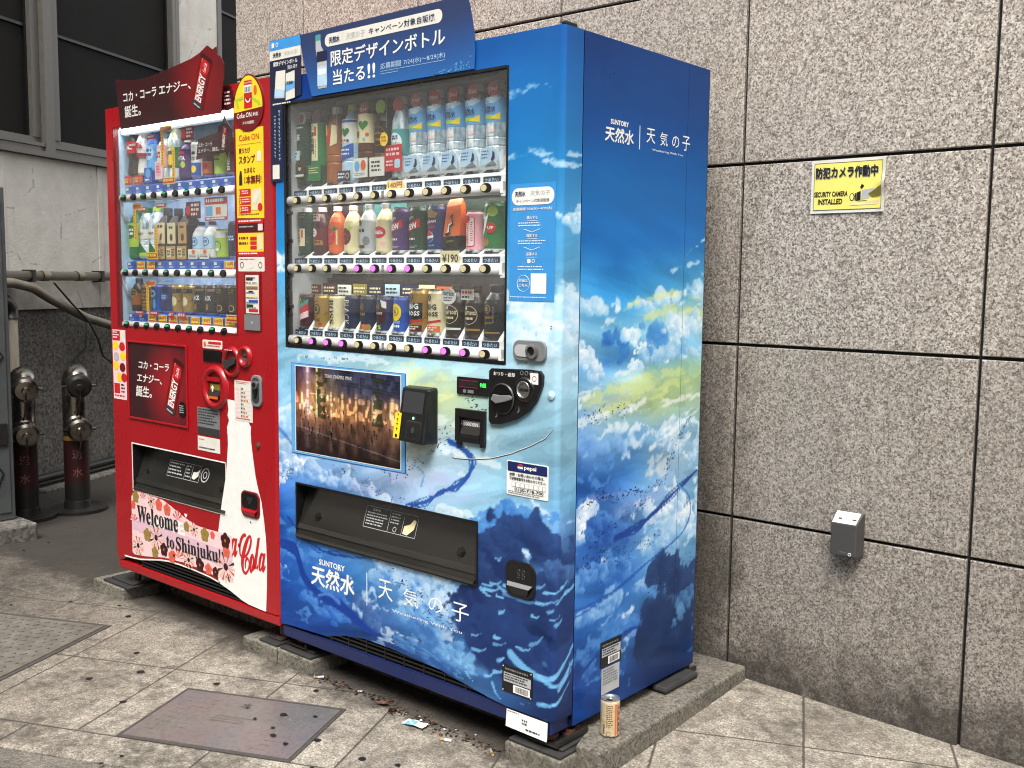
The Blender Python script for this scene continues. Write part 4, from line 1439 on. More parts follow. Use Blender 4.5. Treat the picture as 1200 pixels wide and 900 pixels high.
def side_colour(y, z):
    c = brushed(y, z, SX, SZ, ST_, 19, -.2)
    W_ = (242, 248, 251)
    zt = [1.83, 1.2, 1.12, 1.0, .92, .86, .78, .66, .55, .45, .33, .2, .08, 0]
    c = cloudfield(c, y, z, [.083, .25, .4, .55, .709], zt, [[0] * 5, [0, 0, .1, .2, .3], [.5, .4, .4, .5, .5], [.6, .55, .6, .6, .5], [.5, .4, .3, .25, .25], [.45, .35, .2, .2, .25], [.55, .5, .5, .5, .5], [.3, .4, .5, .6, .5], [.45, .4, .5, .6, .6], [.6, .5, .6, .7, .6], [.5, .5, .5, .4, .3], [.4, .5, .4, .2, .3], [.2] * 5, [.1] * 5], 23, (234, 244, 250), (136, 184, 226), 1.15, .72)
    c = cloudfield(c, y, z, [.083, .25, .4, .55, .709], zt, [[0] * 5] * 3 + [[.4, .5, .4, .3, .3], [0] * 5, [0] * 5, [.4, .4, .3, .2, .2], [.7, .6, .4, .2, .2], [.6, .6, .3, .2, .2], [.6, .5, .4, .2, .3], [.5] * 5, [.5] * 5, [.4] * 5, [.2] * 5], 57, (92, 152, 216), (34, 84, 162), 1.4, .62)
    st = lambda pts, w0, w1, rgb, op=.9, sd=3, rag=.5: stroke(c, y, z, pts, w0, w1, rgb, op, sd, rag)
    c = wisps(c, y, z, [[(.6, 1.285), (.66, 1.31), (.71, 1.33)], [(.5, 1.22), (.56, 1.24), (.6, 1.23)], [(.62, 1.25), (.68, 1.26)]], .006, (196, 224, 238), 4, .75)
    # bright cloud sea below the horizon
    c = puffs(c, y, z, [(.083, 1.13), (.2, 1.125), (.33, 1.13), (.48, 1.15), (.7, 1.17)], .012, 46, .008, .026, W_, (140, 196, 230), 5, .7, .3)
    c = wisps(c, y, z, [[(.3, 1.13), (.42, 1.155), (.55, 1.165), (.7, 1.15)], [(.4, 1.10), (.55, 1.12), (.7, 1.11)]], .012, (226, 230, 150), 6, .6)
    c = puffs(c, y, z, [(.083, 1.03), (.13, .99), (.18, .95)], .02, 30, .012, .036, W_, (110, 172, 222), 7, .85)
    c = puffs(c, y, z, [(.22, 1.05), (.26, 1.03), (.3, 1.0)], .016, 22, .010, .028, (64, 134, 200), (40, 100, 176), 8, .8)
    c = puffs(c, y, z, [(.3, 1.06), (.35, 1.03), (.36, .98), (.33, .95)], .014, 26, .010, .026, W_, (150, 204, 236), 9, .9)
    c = puffs(c, y, z, [(.42, 1.07), (.48, 1.04), (.45, .98)], .018, 24, .010, .030, (96, 168, 222), (64, 134, 202), 10, .75)
    c = puffs(c, y, z, [(.52, 1.07), (.6, 1.05), (.69, 1.07)], .02, 30, .010, .030, W_, (130, 188, 226), 11, .75)
    c = puffs(c, y, z, [(.40, .985), (.52, 1.0), (.64, .99), (.7, .98)], .016, 30, .008, .026, (200, 224, 240), (110, 172, 220), 12, .7)
    # yellow-green light
    c = wisps(c, y, z, [[(.12, .885), (.25, .905), (.4, .928), (.6, .932), (.7, .925)], [(.2, .86), (.4, .87), (.66, .88)], [(.28, .89), (.45, .90), (.7, .905)]], .016, (208, 222, 146), 16, .6)
    c = wisps(c, y, z, [[(.09, .9), (.2, .93), (.34, .955)], [(.34, .85), (.5, .845), (.7, .855)], [(.09, .83), (.2, .835), (.33, .84)]], .014, (240, 246, 246), 20, .65)
    # slanting pale rays
    c = wisps(c, y, z, [[(.46, .64), (.49, .70), (.53, .76)], [(.5, .65), (.53, .70), (.57, .76)], [(.43, .65), (.45, .69)]], .016, (224, 226, 224), 24, .55)
    c = wisps(c, y, z, [[(.44, .72), (.52, .745), (.60, .775), (.70, .81)], [(.48, .755), (.58, .785), (.68, .825)]], .008, (238, 244, 248), 27, .7)
    c = wisps(c, y, z, [[(.09, .60), (.2, .61), (.36, .60)], [(.25, .55), (.4, .57), (.55, .575)]], .014, (150, 160, 214), 30, .4)
    c = puffs(c, y, z, [(.09, .78), (.18, .76), (.27, .74)], .015, 24, .008, .024, (150, 192, 232), (96, 150, 214), 31, .6)
    # lower heaps
    c = puffs(c, y, z, [(.083, .50), (.11, .54), (.14, .58)], .012, 22, .010, .028, W_, (110, 160, 216), 33)
    c = puffs(c, y, z, [(.15, .50), (.22, .53), (.3, .50)], .018, 34, .010, .032, (74, 126, 196), (34, 80, 158), 34)
    c = puffs(c, y, z, [(.5, .52), (.57, .545), (.62, .50), (.66, .46)], .02, 46, .010, .032, W_, (140, 184, 222), 35)
    c = puffs(c, y, z, [(.42, .42), (.5, .45), (.57, .43)], .022, 30, .010, .030, (196, 222, 240), (100, 158, 212), 36, .8)
    c = puffs(c, y, z, [(.09, .39), (.2, .40), (.3, .395)], .018, 34, .010, .030, (110, 166, 222), (44, 98, 174), 37, .85)
    c = puffs(c, y, z, [(.13, .30), (.2, .29), (.3, .30), (.42, .33)], .022, 36, .008, .030, (150, 194, 232), (58, 114, 186), 38, .8)
    c = puffs(c, y, z, [(.46, .24), (.52, .30), (.6, .31), (.68, .27)], .018, 30, .02, .055, (44, 70, 114), (30, 52, 94), 39, .95, .2)
    c = puffs(c, y, z, [(.45, .15), (.5, .18), (.58, .16), (.66, .12)], .025, 26, .03, .07, (36, 58, 98), (26, 46, 84), 40, .95, .3)
    c = puffs(c, y, z, [(.6, .18), (.64, .21), (.69, .24)], .015, 18, .008, .024, (92, 146, 190), (50, 88, 136), 41, .85)
    c = puffs(c, y, z, [(.24, .22), (.32, .22), (.4, .2)], .025, 22, .010, .030, (84, 142, 204), (48, 104, 178), 42, .7)
    for o_, k in ((0, 1), (.013, .4), (-.012, .35)):
        c = st([(.27, .485), (.37, .495 + o_), (.45, .52), (.55, .56 + o_), (.705, .62)], .012 * k, .005 * k, (28, 62, 138), .9, 5 + int(o_ * 1000))
    c = st([(.085, .318), (.15, .32), (.27, .335), (.36, .36), (.45, .385), (.55, .41), (.63, .44), (.67, .49), (.655, .55), (.60, .585)], .005, .0035, (36, 80, 158), .85, 6)
    c = st([(.085, .30), (.17, .312), (.27, .33), (.38, .36)], .003, .002, (36, 80, 158), .8, 7)
    c = st([(.62, .57), (.585, .60), (.58, .64)], .005, .002, (80, 164, 196), .8, 8)
    c = st([(.09, .115), (.13, .14), (.19, .165), (.25, .15)], .009, .004, (28, 58, 132), .85, 9)
    c = st([(.3, .19), (.37, .20), (.41, .19)], .012, .004, (24, 52, 126), .7, 10)
    return to_lin(c)


mb = MB(SIDE)
grid_mesh(mb, cuts(BD1 + .0015, BD, .0048), cuts(0.0, BH, .0048), lambda y, z: np.stack([np.zeros_like(y), y, z], 1), side_colour, 'printed_film')
c = .0007
mb.text('SUNTORY', .204, 1.612, 'white', c, w=.084, h=.0135, bold=.03)
mb.text('天然水', .179, 1.566, 'white', c, w=.134, h=.040, bold=.032, shear=.06)
mb.box(.3415, .3435, 1.56, 1.624, 0, c, 'white')
for ch, x0, x1, z0, z1 in (('天', .376, .419, 1.582, 1.622), ('気', .445, .484, 1.581, 1.619), ('の', .508, .546, 1.583, 1.616), ('子', .563, .606, 1.580, 1.622)):
    mb.text(ch, x0, z0, 'white', c, w=x1 - x0, h=z1 - z0)
mb.text('Weathering With You', .405, 1.561, 'white', c, w=.163, h=.0075)
birds(mb, [(.11, .6), (.2, .615), (.27, .6), (.34, .61), (.42, .585)], 110, .010)
birds(mb, [(.44, .60), (.52, .62), (.55, .69), (.6, .74), (.66, .80)], 90, .012)
birds(mb, [(.11, .47), (.2, .5), (.27, .52), (.36, .55), (.45, .58)], 60, .012)
birds(mb, [(.1, .43), (.2, .455), (.3, .43), (.4, .46), (.5, .45)], 120, .022)
birds(mb, [(.4, .32), (.5, .3), (.6, .32), (.68, .36)], 100, .03, sz=(.003, .007))
birds(mb, [(.1, .83), (.2, .85), (.3, .84)], 50, .016)
# vertical seam of the wrapped film
mb.box(.5915, .5922, 0.002, BH - .002, 0, .0004, 'nightblue')
# the rest of the steel body
xs_ = -0.0012
body = MB()
mb.add([(xs_, BD, 0), (xs_, BD, BH), (-BW, BD, BH), (-BW, BD, 0)], [(0, 1, 2, 3)], 'base_navy', False, True)
mb.add([(xs_, BD1 + .001, BH - .0005), (xs_, BD, BH - .0005), (-BW, BD, BH - .0005), (-BW, BD1 + .001, BH - .0005)], [(0, 1, 2, 3)], 'base_navy', False, True)
mb.add([(-BW, BD1 + .001, 0), (-BW, BD, 0), (-BW, BD, BH), (-BW, BD1 + .001, BH)], [(0, 1, 2, 3)], 'base_navy', False, True)
mb.add([(xs_, BD1 + .001, .001), (xs_, BD, .001), (-BW, BD, .001), (-BW, BD1 + .001, .001)], [(0, 1, 2, 3)], 'base_navy', False, True)
mb.add([(xs_, BD1 + .25, 0), (xs_, BD1 + .25, BH - .001), (-BW, BD1 + .25, BH - .001), (-BW, BD1 + .25, 0)], [(0, 1, 2, 3)], 'base_navy', False, True)
for y0_, in ((BD1 + .001,),):
    for a0, a1, b0, b1 in ((-BW, OX0, 0.001, BH - .001), (OX1, xs_, 0.001, BH - .001), (OX0, OX1, 0.001, OZ0), (OX0, OX1, OZ1, BH - .001)):
        mb.add([(a0, y0_, b0), (a1, y0_, b0), (a1, y0_, b1), (a0, y0_, b1)], [(0, 1, 2, 3)], 'base_navy', False, True)
mb.box(BD1 - .0015, BD1 + .0015, 0.0, BH - .001, -.006, -.0025, 'black')
mb.box(BD, BD + .006, 0.0, BH - .003, -.03, -.002, 'nightblue')
child(mb, 'side_panel', bm_)
mb = MB()
mb.box(-0.02, -0.004, 0.012, 0.06, BH + .0005, BH + .011, 'black_plastic')
child(mb, 'hinge', bm_, bevel=.003)

# base skirt, dark slots above it
mb = MB()
mb.box(-BW + .004, -.012, .006, BD1, -.006, .033, 'base_navy')
mb.box(-BW + .004, -.012, BD1, BD - .03, -.006, 0.0, 'base_navy')
child(mb, 'base_skirt', bm_, bevel=.004)
mb = MB()
mb.box(-1.0, -.17, .03, .04, .033, .118, 'black')
mb.box(-1.0, -.17, .006, .032, .0335, .036, 'base_navy')
for k in range(3):
    mb.box(-.98, -.2, .008, .026, .043 + k * .013, .049 + k * .013, 'black_plastic')
for k in range(9):
    mb.box(-.92 + k * .085, -.916 + k * .085, .007, .028, .036, .085, 'black_plastic')
child(mb, 'grille', bm_)
for x, y in ((-.045, .045), (-1.12, .055), (-.055, .64), (-1.12, .64)):
    mb = MB()
    mb.lathe([(.014, -.004, 'rust'), (.014, -.016, 'rust'), (.024, -.0165, 'rust'), (.024, -.022, 'rust'), (.020, -.0225, 'rust'), (.020, -.030, 'rust'), (0, -.030, 'rust')], 14, (x, y, 0))
    mb.box(x - .05, x + .052, y - .035, y + .10, -.0375, -.033, 'darkmetal')
    mb.box(x + .046, x + .054, y - .035, y + .10, -.033, -.018, 'darkmetal')
    mb.lathe([(.016, -.012, 'rust'), (.016, -.024, 'rust'), (.022, -.0245, 'rust'), (.022, -.033, 'rust'), (0, -.033, 'rust')], 12, (x + .026, y + .052, 0))
    mb.lathe([(.0, -.016, 'rust'), (.012, -.016, 'rust'), (.012, -.033, 'rust')], 6, (x + .022, y + .088, 0))
    child(mb, 'foot', bm_, bevel=.0015)

# ---- display behind the pane
mb = MB(FRONT)
D0 = -0.19
mb.add([(OX0, OZ0, D0), (OX1, OZ0, D0), (OX1, OZ1, D0), (OX0, OZ1, D0)], [(0, 1, 2, 3)], 'inside_dark')
e = .003
for p in ([(OX0 + e, OZ0, -.002), (OX0 + e, OZ1, -.002), (OX0 + e, OZ1, D0), (OX0 + e, OZ0, D0)], [(OX1 - e, OZ0, -.002), (OX1 - e, OZ1, -.002), (OX1 - e, OZ1, D0), (OX1 - e, OZ0, D0)]):
    mb.add(p, [(0, 1, 2, 3)], 'ltgrey')
for p, m_ in (([(OX0, OZ0 + e, -.002), (OX1, OZ0 + e, -.002), (OX1, OZ0 + e, D0), (OX0, OZ0 + e, D0)], 'inside_grey'), ([(OX0, OZ1 - e, -.002), (OX1, OZ1 - e, -.002), (OX1, OZ1 - e, D0), (OX0, OZ1 - e, D0)], 'inside_grey')):
    mb.add(p, [(0, 1, 2, 3)], m_)
child(mb, 'display_cabinet', bm_)
mb = MB(FRONT)
w = .009
for a0, a1, b0, b1 in ((OX0 - .002, OX0 + w, OZ0, OZ1), (OX1 - w * .6, OX1 + .001, OZ0, OZ1), (OX0 + w, OX1 - w * .6, OZ0 - .001, OZ0 + w), (OX0 + w, OX1 - w * .6, OZ1 - .006, OZ1 + .001)):
    mb.box(a0, a1, b0, b1, -.02, .0012, 'black')
for zz in (1.40, 1.31, 1.20, 1.1):
    mb.box(OX0 + .004, OX0 + .016, zz, zz + .012, -.02, .003, 'black')
child(mb, 'window_frame', bm_)
mb = MB(FRONT)
mb.box(OX0 + w, OX1 - .005, OZ0 + w, OZ1 - .006, -.0075, -.005, 'pane_glass')
child(mb, 'window_pane', bm_)
mb = MB(FRONT)
for x in (-.68, -.905, -.42):
    mb.box(x, x + .0015, 1.64, OZ1, -.03, -.0295, 'grey')
mb.box(OX0 + .02, OX1 - .02, 1.735, 1.75, -.16, -.02, 'inside_dark')
child(mb, 'valance', bm_)

ROWS_B = ((1.443, 1.492), (1.2285, 1.274), (0.9985, 1.034))
NB = 12
PINK = {(1, 4), (1, 5), (1, 6), (1, 7), (2, 1), (2, 2), (2, 3), (2, 8), (2, 9), (2, 10)}
BX = lambda i: -1.108 + .075 * i
for r, (zc, zb) in enumerate(ROWS_B):
    mb = MB(FRONT)
    R = .0155
    P, F = [], []
    prof = [(-.035, -R), (-.012, -R)] + [(-.012 + R * .75 * math.sin(t), -R * math.cos(t)) for t in np.linspace(0.15, PI - .15, 9)] + [(-.012, R), (-.035, R)]
    xa, xb = -1.121, -.212
    n = len(prof)
    for x in (xa, xb):
        P += [(x, zc + pz, pc) for pc, pz in prof]
    F = [(i, i + 1, n + i + 1, n + i) for i in range(n - 1)] + [tuple(range(n - 1, -1, -1)), tuple(range(n, 2 * n))]
    mb.add(P, F, 'plastic_white', True)
    mb.box(xb + .002, xb + .012, zc - R, zc + R, -.04, -.004, 'plastic_white')
    mb.box(xb + .012, OX1, zc - .01, zc + .016, -.05, -.016, 'ltgrey')
    mb.box(xb + .004, xb + .026, zc - R - .008, zc - R + .004, -.02, -.006, 'plastic_white')
    for k in range(3):
        mb.box(-.668 + k * .004, -.6665 + k * .004, zc - .012, zc + .012, -.002, .0008, 'grey')
    rail = child(mb, 'button_rail', bm_)
    # sloped tray with holders between the drinks
    mb = MB(FRONT)
    z0 = zc + R - .001
    ts, ty = zb - .004, -.046
    xl, xr = -1.066 - .004, -.214
    mb.add([(xl, z0, -.03), (xr, z0, -.03), (xr, z0 + .02, -.032), (xl, z0 + .02, -.032), (xr, ts, ty), (xl, ts, ty), (xr, ts, -.125), (xl, ts, -.125), (xr, ts - .01, -.125), (xl, ts - .01, -.125), (xr, z0, -.125), (xl, z0, -.125)],
           [(0, 1, 2, 3), (3, 2, 4, 5), (5, 4, 6, 7), (7, 6, 8, 9), (0, 3, 5, 7, 9, 11), (1, 2, 4, 6, 8, 10)], 'plastic_white')
    mb.add([(-1.128, z0 - .005, -.06), (OX1, z0 - .005, -.06), (OX1, z0 - .005, D0), (-1.128, z0 - .005, D0)], [(0, 1, 2, 3)], 'inside_grey')
    hh = .05 if r == 2 else .022
    for i in range(NB + 1):
        x = BX(i) - .0375 + (.012 if i == 0 else 0)
        if x > -.2:
            x = -.222
        mb.add([(x - .009, ts, -.05), (x + .009, ts, -.05), (x + .003, ts + hh, -.085), (x - .003, ts + hh, -.085), (x - .003, ts, -.11), (x + .003, ts, -.11)],
               [(0, 1, 2, 3), (1, 5, 2), (0, 3, 4), (3, 2, 5, 4)], 'plastic_white')
    for i in range(NB):
        mb.rect(BX(i) - .012, BX(i) + .012, ts + .0005, ts + .0075, -.0445, 'ink')
    child(mb, 'tray', bm_)
    for i in range(NB):
        x = -1.0665 + .0736 * i
        mb = MB(FRONT)
        mb.disc(x, zc, .0205, .0128, .0006, 'ink', 20, -.004)
        mb.disc(x, zc, .0175, .0105, .0012, 'black', 20, .0006)
        lit = (r, i) in PINK
        mb.disc(x - .0065, zc, .0108, .0088, .0022, 'pinklit' if lit else 'beigebtn', 18, .0006)
        child(mb, 'button', rail)
        mb = MB(FRONT)
        tx = BX(i) + .022
        if r == 0 and i == 6:
            mb.rect(tx - .036, tx + .036, z0 - .004, z0 + .026, -.0245, 'paleyellow')
            mb.text('140円', tx, z0 + .005, 'orange', -.0237, w=.06, h=.018, bold=.03, al='c')
            mb.rect(tx - .034, tx + .034, z0 - .003, z0 + .001, -.0237, 'teal')
        elif r == 1 and i == 9:
            mb.rect(tx - .038, tx + .036, z0 - .006, z0 + .036, -.0245, 'cream')
            mb.text('¥190', tx, z0 + .003, 'ink', -.0237, w=.062, h=.024, bold=.02, al='c')
        else:
            mb.rrect(tx - .031, tx + .031, z0 + .0005, z0 + .0185, .003, -.0285, 'nightblue', -.031)
            mb.text('つめたい', tx, z0 + .003, 'iceblue', -.0278, w=.05, h=.0115, bold=.02, al='c', res=1)
        child(mb, 'price_tag', rail)
# backing cards behind the drinks
mb = MB(FRONT)
mb.rect(-.66, OX1, 1.48, 1.745, -.13, 'blue')
for i in range(5):
    mb.rect(-.62 + i * .087, -.54 + i * .087, 1.5, 1.735, -.1265, 'skyblue')
mb.rect(-1.1, -.67, 1.47, 1.73, -.15, 'nightblue')
mb.rect(-1.1, -.9, 1.27, 1.43, -.13, 'maroon')
mb.rect(-.9, -.7, 1.27, 1.43, -.132, 'teal')
mb.rect(-.7, OX1, 1.27, 1.43, -.134, 'dkgreen')
mb.rect(-1.1, OX1, 1.03, 1.2, -.15, 'dkbrown')
child(mb, 'backing_card', bm_)
hc = ['deepred', 'maroon', 'offwhite', 'olive', 'nightblue', 'iceblue', 'navy', 'cream', 'orange']
for i, m_ in enumerate(hc):
    mb = MB(FRONT)
    x = BX(i)
    mb.box(x - .033, x + .033, 1.142, 1.178 + (.004 if i % 2 else 0), -.1035, -.1025, m_)
    mb.dashes(x - .028, x + .028, 1.15, 1.172, -.1018, 'ink' if m_ in ('offwhite', 'cream', 'iceblue', 'orange') else 'cream', 2, seed=i)
    child(mb, 'header_card', bm_)
pm('led_dim', (1, 1, 1), emit=((1.0, 0.97, 0.9), 4.5))
for zz in (1.443, 1.2285):
    mb = MB(FRONT)
    mb.box(OX0 + .06, OX1 - .06, zz - .006, zz - .001, -.075, -.045, 'led_dim')
    child(mb, 'light_strip', bm_)


# ---- posters, stickers and fittings on the blue front
def street_colour(x, z):
    """a rainy shopping street by night, warm lights and wet ground"""
    u, v = (x + 1.078) / .494, (z - .640) / .276
    c = coarse(u, v, [0, .12, .24, .5, .8, 1], [1, .9, .78, .66, .5, .35, .18, 0], [
        [(56, 36, 58), (120, 90, 110), (60, 50, 56), (40, 42, 52), (36, 40, 52), (30, 34, 46)],
        [(60, 36, 54), (190, 160, 160), (120, 100, 70), (58, 60, 72), (50, 56, 72), (40, 46, 60)],
        [(70, 44, 48), (170, 130, 100), (170, 140, 80), (70, 70, 76), (60, 62, 76), (50, 54, 64)],
        [(130, 80, 60), (220, 170, 110), (220, 180, 110), (120, 92, 64), (110, 92, 70), (150, 116, 78)],
        [(160, 110, 80), (230, 180, 120), (210, 160, 100), (190, 140, 84), (150, 110, 70), (220, 176, 120)],
        [(130, 96, 74), (150, 110, 80), (120, 88, 66), (110, 80, 58), (100, 72, 54), (150, 116, 82)],
        [(66, 48, 44), (70, 50, 46), (62, 46, 42), (64, 48, 42), (60, 44, 40), (66, 50, 44)],
        [(36, 28, 30), (44, 32, 32), (44, 32, 32), (40, 30, 30), (40, 30, 30), (38, 30, 30)]])
    n = np.floor(fbm(u * 34, v * 9, 4, 51) * 8) / 8
    bl = (vnoise(u * 46, v * 15, 14) > .62) & (v > .46) & (v < .70)
    c = c * (0.45 + 1.0 * n)[..., None]
    c = np.where(bl[..., None], np.minimum(255, c * 1.7 + 14), c)
    bd = (vnoise(u * 30, np.floor(v * 16), 15) > .6) & (v > .70) & (u > .3)
    c = np.where(bd[..., None], c * .8 + np.array([66, 74, 96]) * .45, c)
    c = c * np.array([.93, .88, .95])
    for u0, uw, col in ((.125, .014, (250, 220, 240)), (.22, .010, (240, 236, 170)), (.77, .02, (255, 226, 170)), (.93, .016, (255, 214, 150)), (.47, .012, (250, 206, 140)), (.36, .008, (255, 230, 190)), (.60, .01, (240, 190, 130))):
        k = np.exp(-((u - u0) / uw) ** 2) * smooth(v, .34, .52) * (1 - smooth(v, .70 if u0 > .25 else 1.2, .78 if u0 > .25 else 1.3)) * (.6 + .8 * (vnoise(v * 40, u * 3, 4) > .4))
        c = c + (np.array(col) - c) * np.clip(k * .7, 0, .9)[..., None]
        r_ = np.exp(-((u - u0) / (uw * 2.2)) ** 2) * smooth(v, .0, .1) * (1 - smooth(v, .30, .42)) * .22 * (.4 + vnoise(v * 60, u * 9, 5))
        c = c + (np.array(col) * .8 - c) * np.clip(r_, 0, .7)[..., None]
    for u0, uw in ((.265, .05), (.80, .045)):
        k = smooth(fbm(u * 22, v * 22, 4, 63), .40, .55) * (np.abs(u - u0) < uw * (.6 + .8 * fbm(v * 9, u, 2, 3))) * (v > .42) * (v < .96)
        c = c + (np.array([40, 44, 26]) - c) * (k * .8)[..., None]
    stripe = (np.abs(((v - .80 + .13 * u) * 26) % 1 - .5) > .36) & (v > .68) & (u > .26)
    c = np.where(stripe[..., None], c * .6 + np.array([50, 58, 80]) * .5, c)
    ln = (np.abs(v - (.30 - .22 * u)) < .006) & (v < .34)
    c = np.where(ln[..., None], c * .6 + 60, c)
    return to_lin(c)


mb = MB(FRONT)
mb.poly([(-1.103, .6285), (-.563, .6295), (-.563, .925), (-1.103, .925)], .0012, 'blue', 0)
mb.slot('skyblue')
mb.rect(-1.101, -.565, .631, .9235, .0016, 'skyblue')
mb.rect(-1.082, -.581, .637, .919, .0022, 'white')
grid_mesh(mb, cuts(-1.078, -.5845, .0026), cuts(.640, .916, .0026), lambda a, b: np.stack([a, np.full_like(a, -.0028), b], 1), street_colour, 'printed_film')
mb.text('TOHO CINEMAS  IMAX', -.93, .888, 'offwhite', .0034, w=.13, h=.011)
rn = random.Random(12)
for k in range(80):
    x, z = rn.uniform(-1.06, -.6), rn.uniform(.66, .79)
    s_ = .35 + (.80 - z) * 4.6
    mb.disc(x, z + .008 * s_, .006 * s_, .004 * s_, .0033, 'dkbrown' if k % 3 else 'ink', 8)
    mb.rect(x - .002 * s_, x + .002 * s_, z - .012 * s_, z + .006 * s_, .0033, 'ink')
child(mb, 'poster', bm_)

# contactless payment reader, standing proud of the door and turned a little
mb = MB(FRONT)
x0, x1, z0, z1 = -.548, -.43, .733, .895
mb.add([(x0, z0, 0), (x1, z0, 0), (x1, z1, 0), (x0, z1, 0), (x0 - .002, z0 + .004, .052), (x1 - .01, z0 + .0, .056), (x1 - .01, z1 - .006, .03), (x0 - .002, z1 - .006, .028)],
       [(0, 3, 2, 1), (4, 5, 6, 7), (0, 1, 5, 4), (1, 2, 6, 5), (2, 3, 7, 6), (3, 0, 4, 7)], 'black_plastic')
rd = child(mb, 'payment_reader', bm_, bevel=.006)


def RDR(a, b, c):            # face of the reader: a, b in 0..1
    p = Vector((x0 - .002, z0 + .004, .052)) * (1 - a) * (1 - b) + Vector((x1 - .01, z0, .056)) * a * (1 - b) + Vector((x1 - .01, z1 - .006, .03)) * a * b + Vector((x0 - .002, z1 - .006, .028)) * (1 - a) * b
    return (p.x, -(p.z + c), p.y)


mb = MB(RDR)
mb.rect(.13, .90, .55, .94, .0012, 'screen_grey')
child(mb, 'screen', rd)
mb = MB(RDR)
mb.rrect(.34, .90, .08, .41, .06, .0016, 'dkgrey', 0)
mb.rrect(.36, .88, .1, .39, .06, .003, 'black_gloss', 0)
mb.disc(.62, .245, .07, .06, .0036, 'dkgrey', 12)
child(mb, 'touch_pad', rd)
mb = MB(RDR)
mb.disc(.58, .46, .035, .026, .002, 'greenled', 10)
child(mb, 'indicator_light', rd)
mb = MB(RDR)
mb.rect(-.12, .12, .04, .52, .0018, 'yellow')
vmarks(mb, 0.0, .50, .16, .07, 'ink', .0026)
mb.disc(0.0, .09, .05, .035, .0026, 'ink', 10)
child(mb, 'sticker', rd)

mb = MB(FRONT)
mb.rrect(-.354, -.238, .884, .932, .003, .005, 'black_plastic', 0)
mb.rrect(-.345, -.272, .903, .925, .008, .0058, 'ink', .005)
for k in range(9):
    mb.rect(-.343 + k * .008, -.339 + k * .008, .9225, .924, .0064, 'redled')
    mb.rect(-.343 + k * .008, -.339 + k * .008, .904, .9055, .0064, 'redled')
mb.text('釣銭', -.266, .908, 'greendigit', .0064, w=.022, h=.012, bold=.02)
mb.rect(-.33, -.318, .889, .898, .0058, 'grey')
mb.rect(-.312, -.29, .889, .898, .0058, 'grey')
child(mb, 'price_display', bm_, bevel=.0015)

cp = [(-.230, .955), (-.222, .963), (-.09, .968), (-.056, .966), (-.046, .955), (-.047, .93), (-.062, .895), (-.09, .860), (-.135, .833), (-.19, .815), (-.222, .813), (-.230, .822)]
mb = MB(FRONT)
mb.poly(cp, .010, 'black_plastic', 0)
mb.text('おつり・返却', -.213, .945, 'white', .0108, w=.075, h=.011, bold=.02)
for k in range(4):
    mb.ring(-.115 + k * .016, .958, .0045, .006, .010, .0106, 'grey', 12)
mb.text('♪', -.205, .832, 'grey', .0108, h=.016)
mb.text('♪', -.128, .852, 'grey', .0108, h=.016)
cpn = child(mb, 'coin_panel', bm_, bevel=.002)
mb = MB(FRONT)
mb.lathe([(.042, 0, 'black_gloss'), (.042, .004, 'dkgrey'), (.039, .007, 'black_gloss'), (0, .007, 'black_gloss')], 28, (-.178, -.010, .885), (0, -1, 0))  # grey rim paints a gloss highlight round the black knob
mb.poly([(-.214, .880), (-.206, .896), (-.186, .894), (-.150, .897), (-.139, .893), (-.141, .886), (-.165, .878), (-.196, .871)], .022, 'grey', .016)
child(mb, 'return_lever', cpn, bevel=.002)
mb = MB(FRONT)
mb.ring(-.106, .915, .020, .034, .010, .016, 'black_gloss')
mb.ring(-.106, .915, .0195, .023, .0102, .0165, 'steel')
mb.disc(-.106, .915, .022, .022, .0105, 'steel', 20)
mb.rrect(-.122, -.09, .910, .917, .003, .0112, 'ink', n=3)
child(mb, 'coin_slot', cpn)
mb = MB(FRONT)
mb.rect(-.085, -.058, .931, .960, .0112, 'white')
mb.ring(-.0715, .9455, .006, .0075, .0112, .0118, 'red', 12)
child(mb, 'sticker', cpn)

mb = MB(FRONT)
for a0, a1, b0, b1 in ((-.355, -.339, .752, .844), (-.261, -.245, .752, .844), (-.339, -.261, .822, .844), (-.339, -.261, .752, .772)):
    mb.box(a0, a1, b0, b1, 0, .012, 'black_plastic')
mb.box(-.339, -.261, .772, .822, -.01, .001, 'black')
mb.add([(-.335, .774, .010), (-.265, .774, .010), (-.262, .800, .0015), (-.338, .800, .0015)], [(0, 1, 2, 3)], 'smoke')
mb.rect(-.333, -.268, .795, .812, .0025, 'grey')
mb.text('1000YEN', -.3, .798, 'white', .0032, w=.05, h=.010, al='c', bold=.02)
mb.box(-.351, -.335, .742, .752, 0, .010, 'black_plastic')
mb.box(-.263, -.247, .742, .752, 0, .010, 'black_plastic')
child(mb, 'bill_slot', bm_, bevel=.002)

mb = MB(FRONT)
mb.lathe([(.012, 0, 'iceblue'), (.011, .004, 'iceblue'), (.0, .008, 'iceblue')], 16, (-.022, 0, .905), (0, -1, 0))
child(mb, 'screw_cap', bm_)

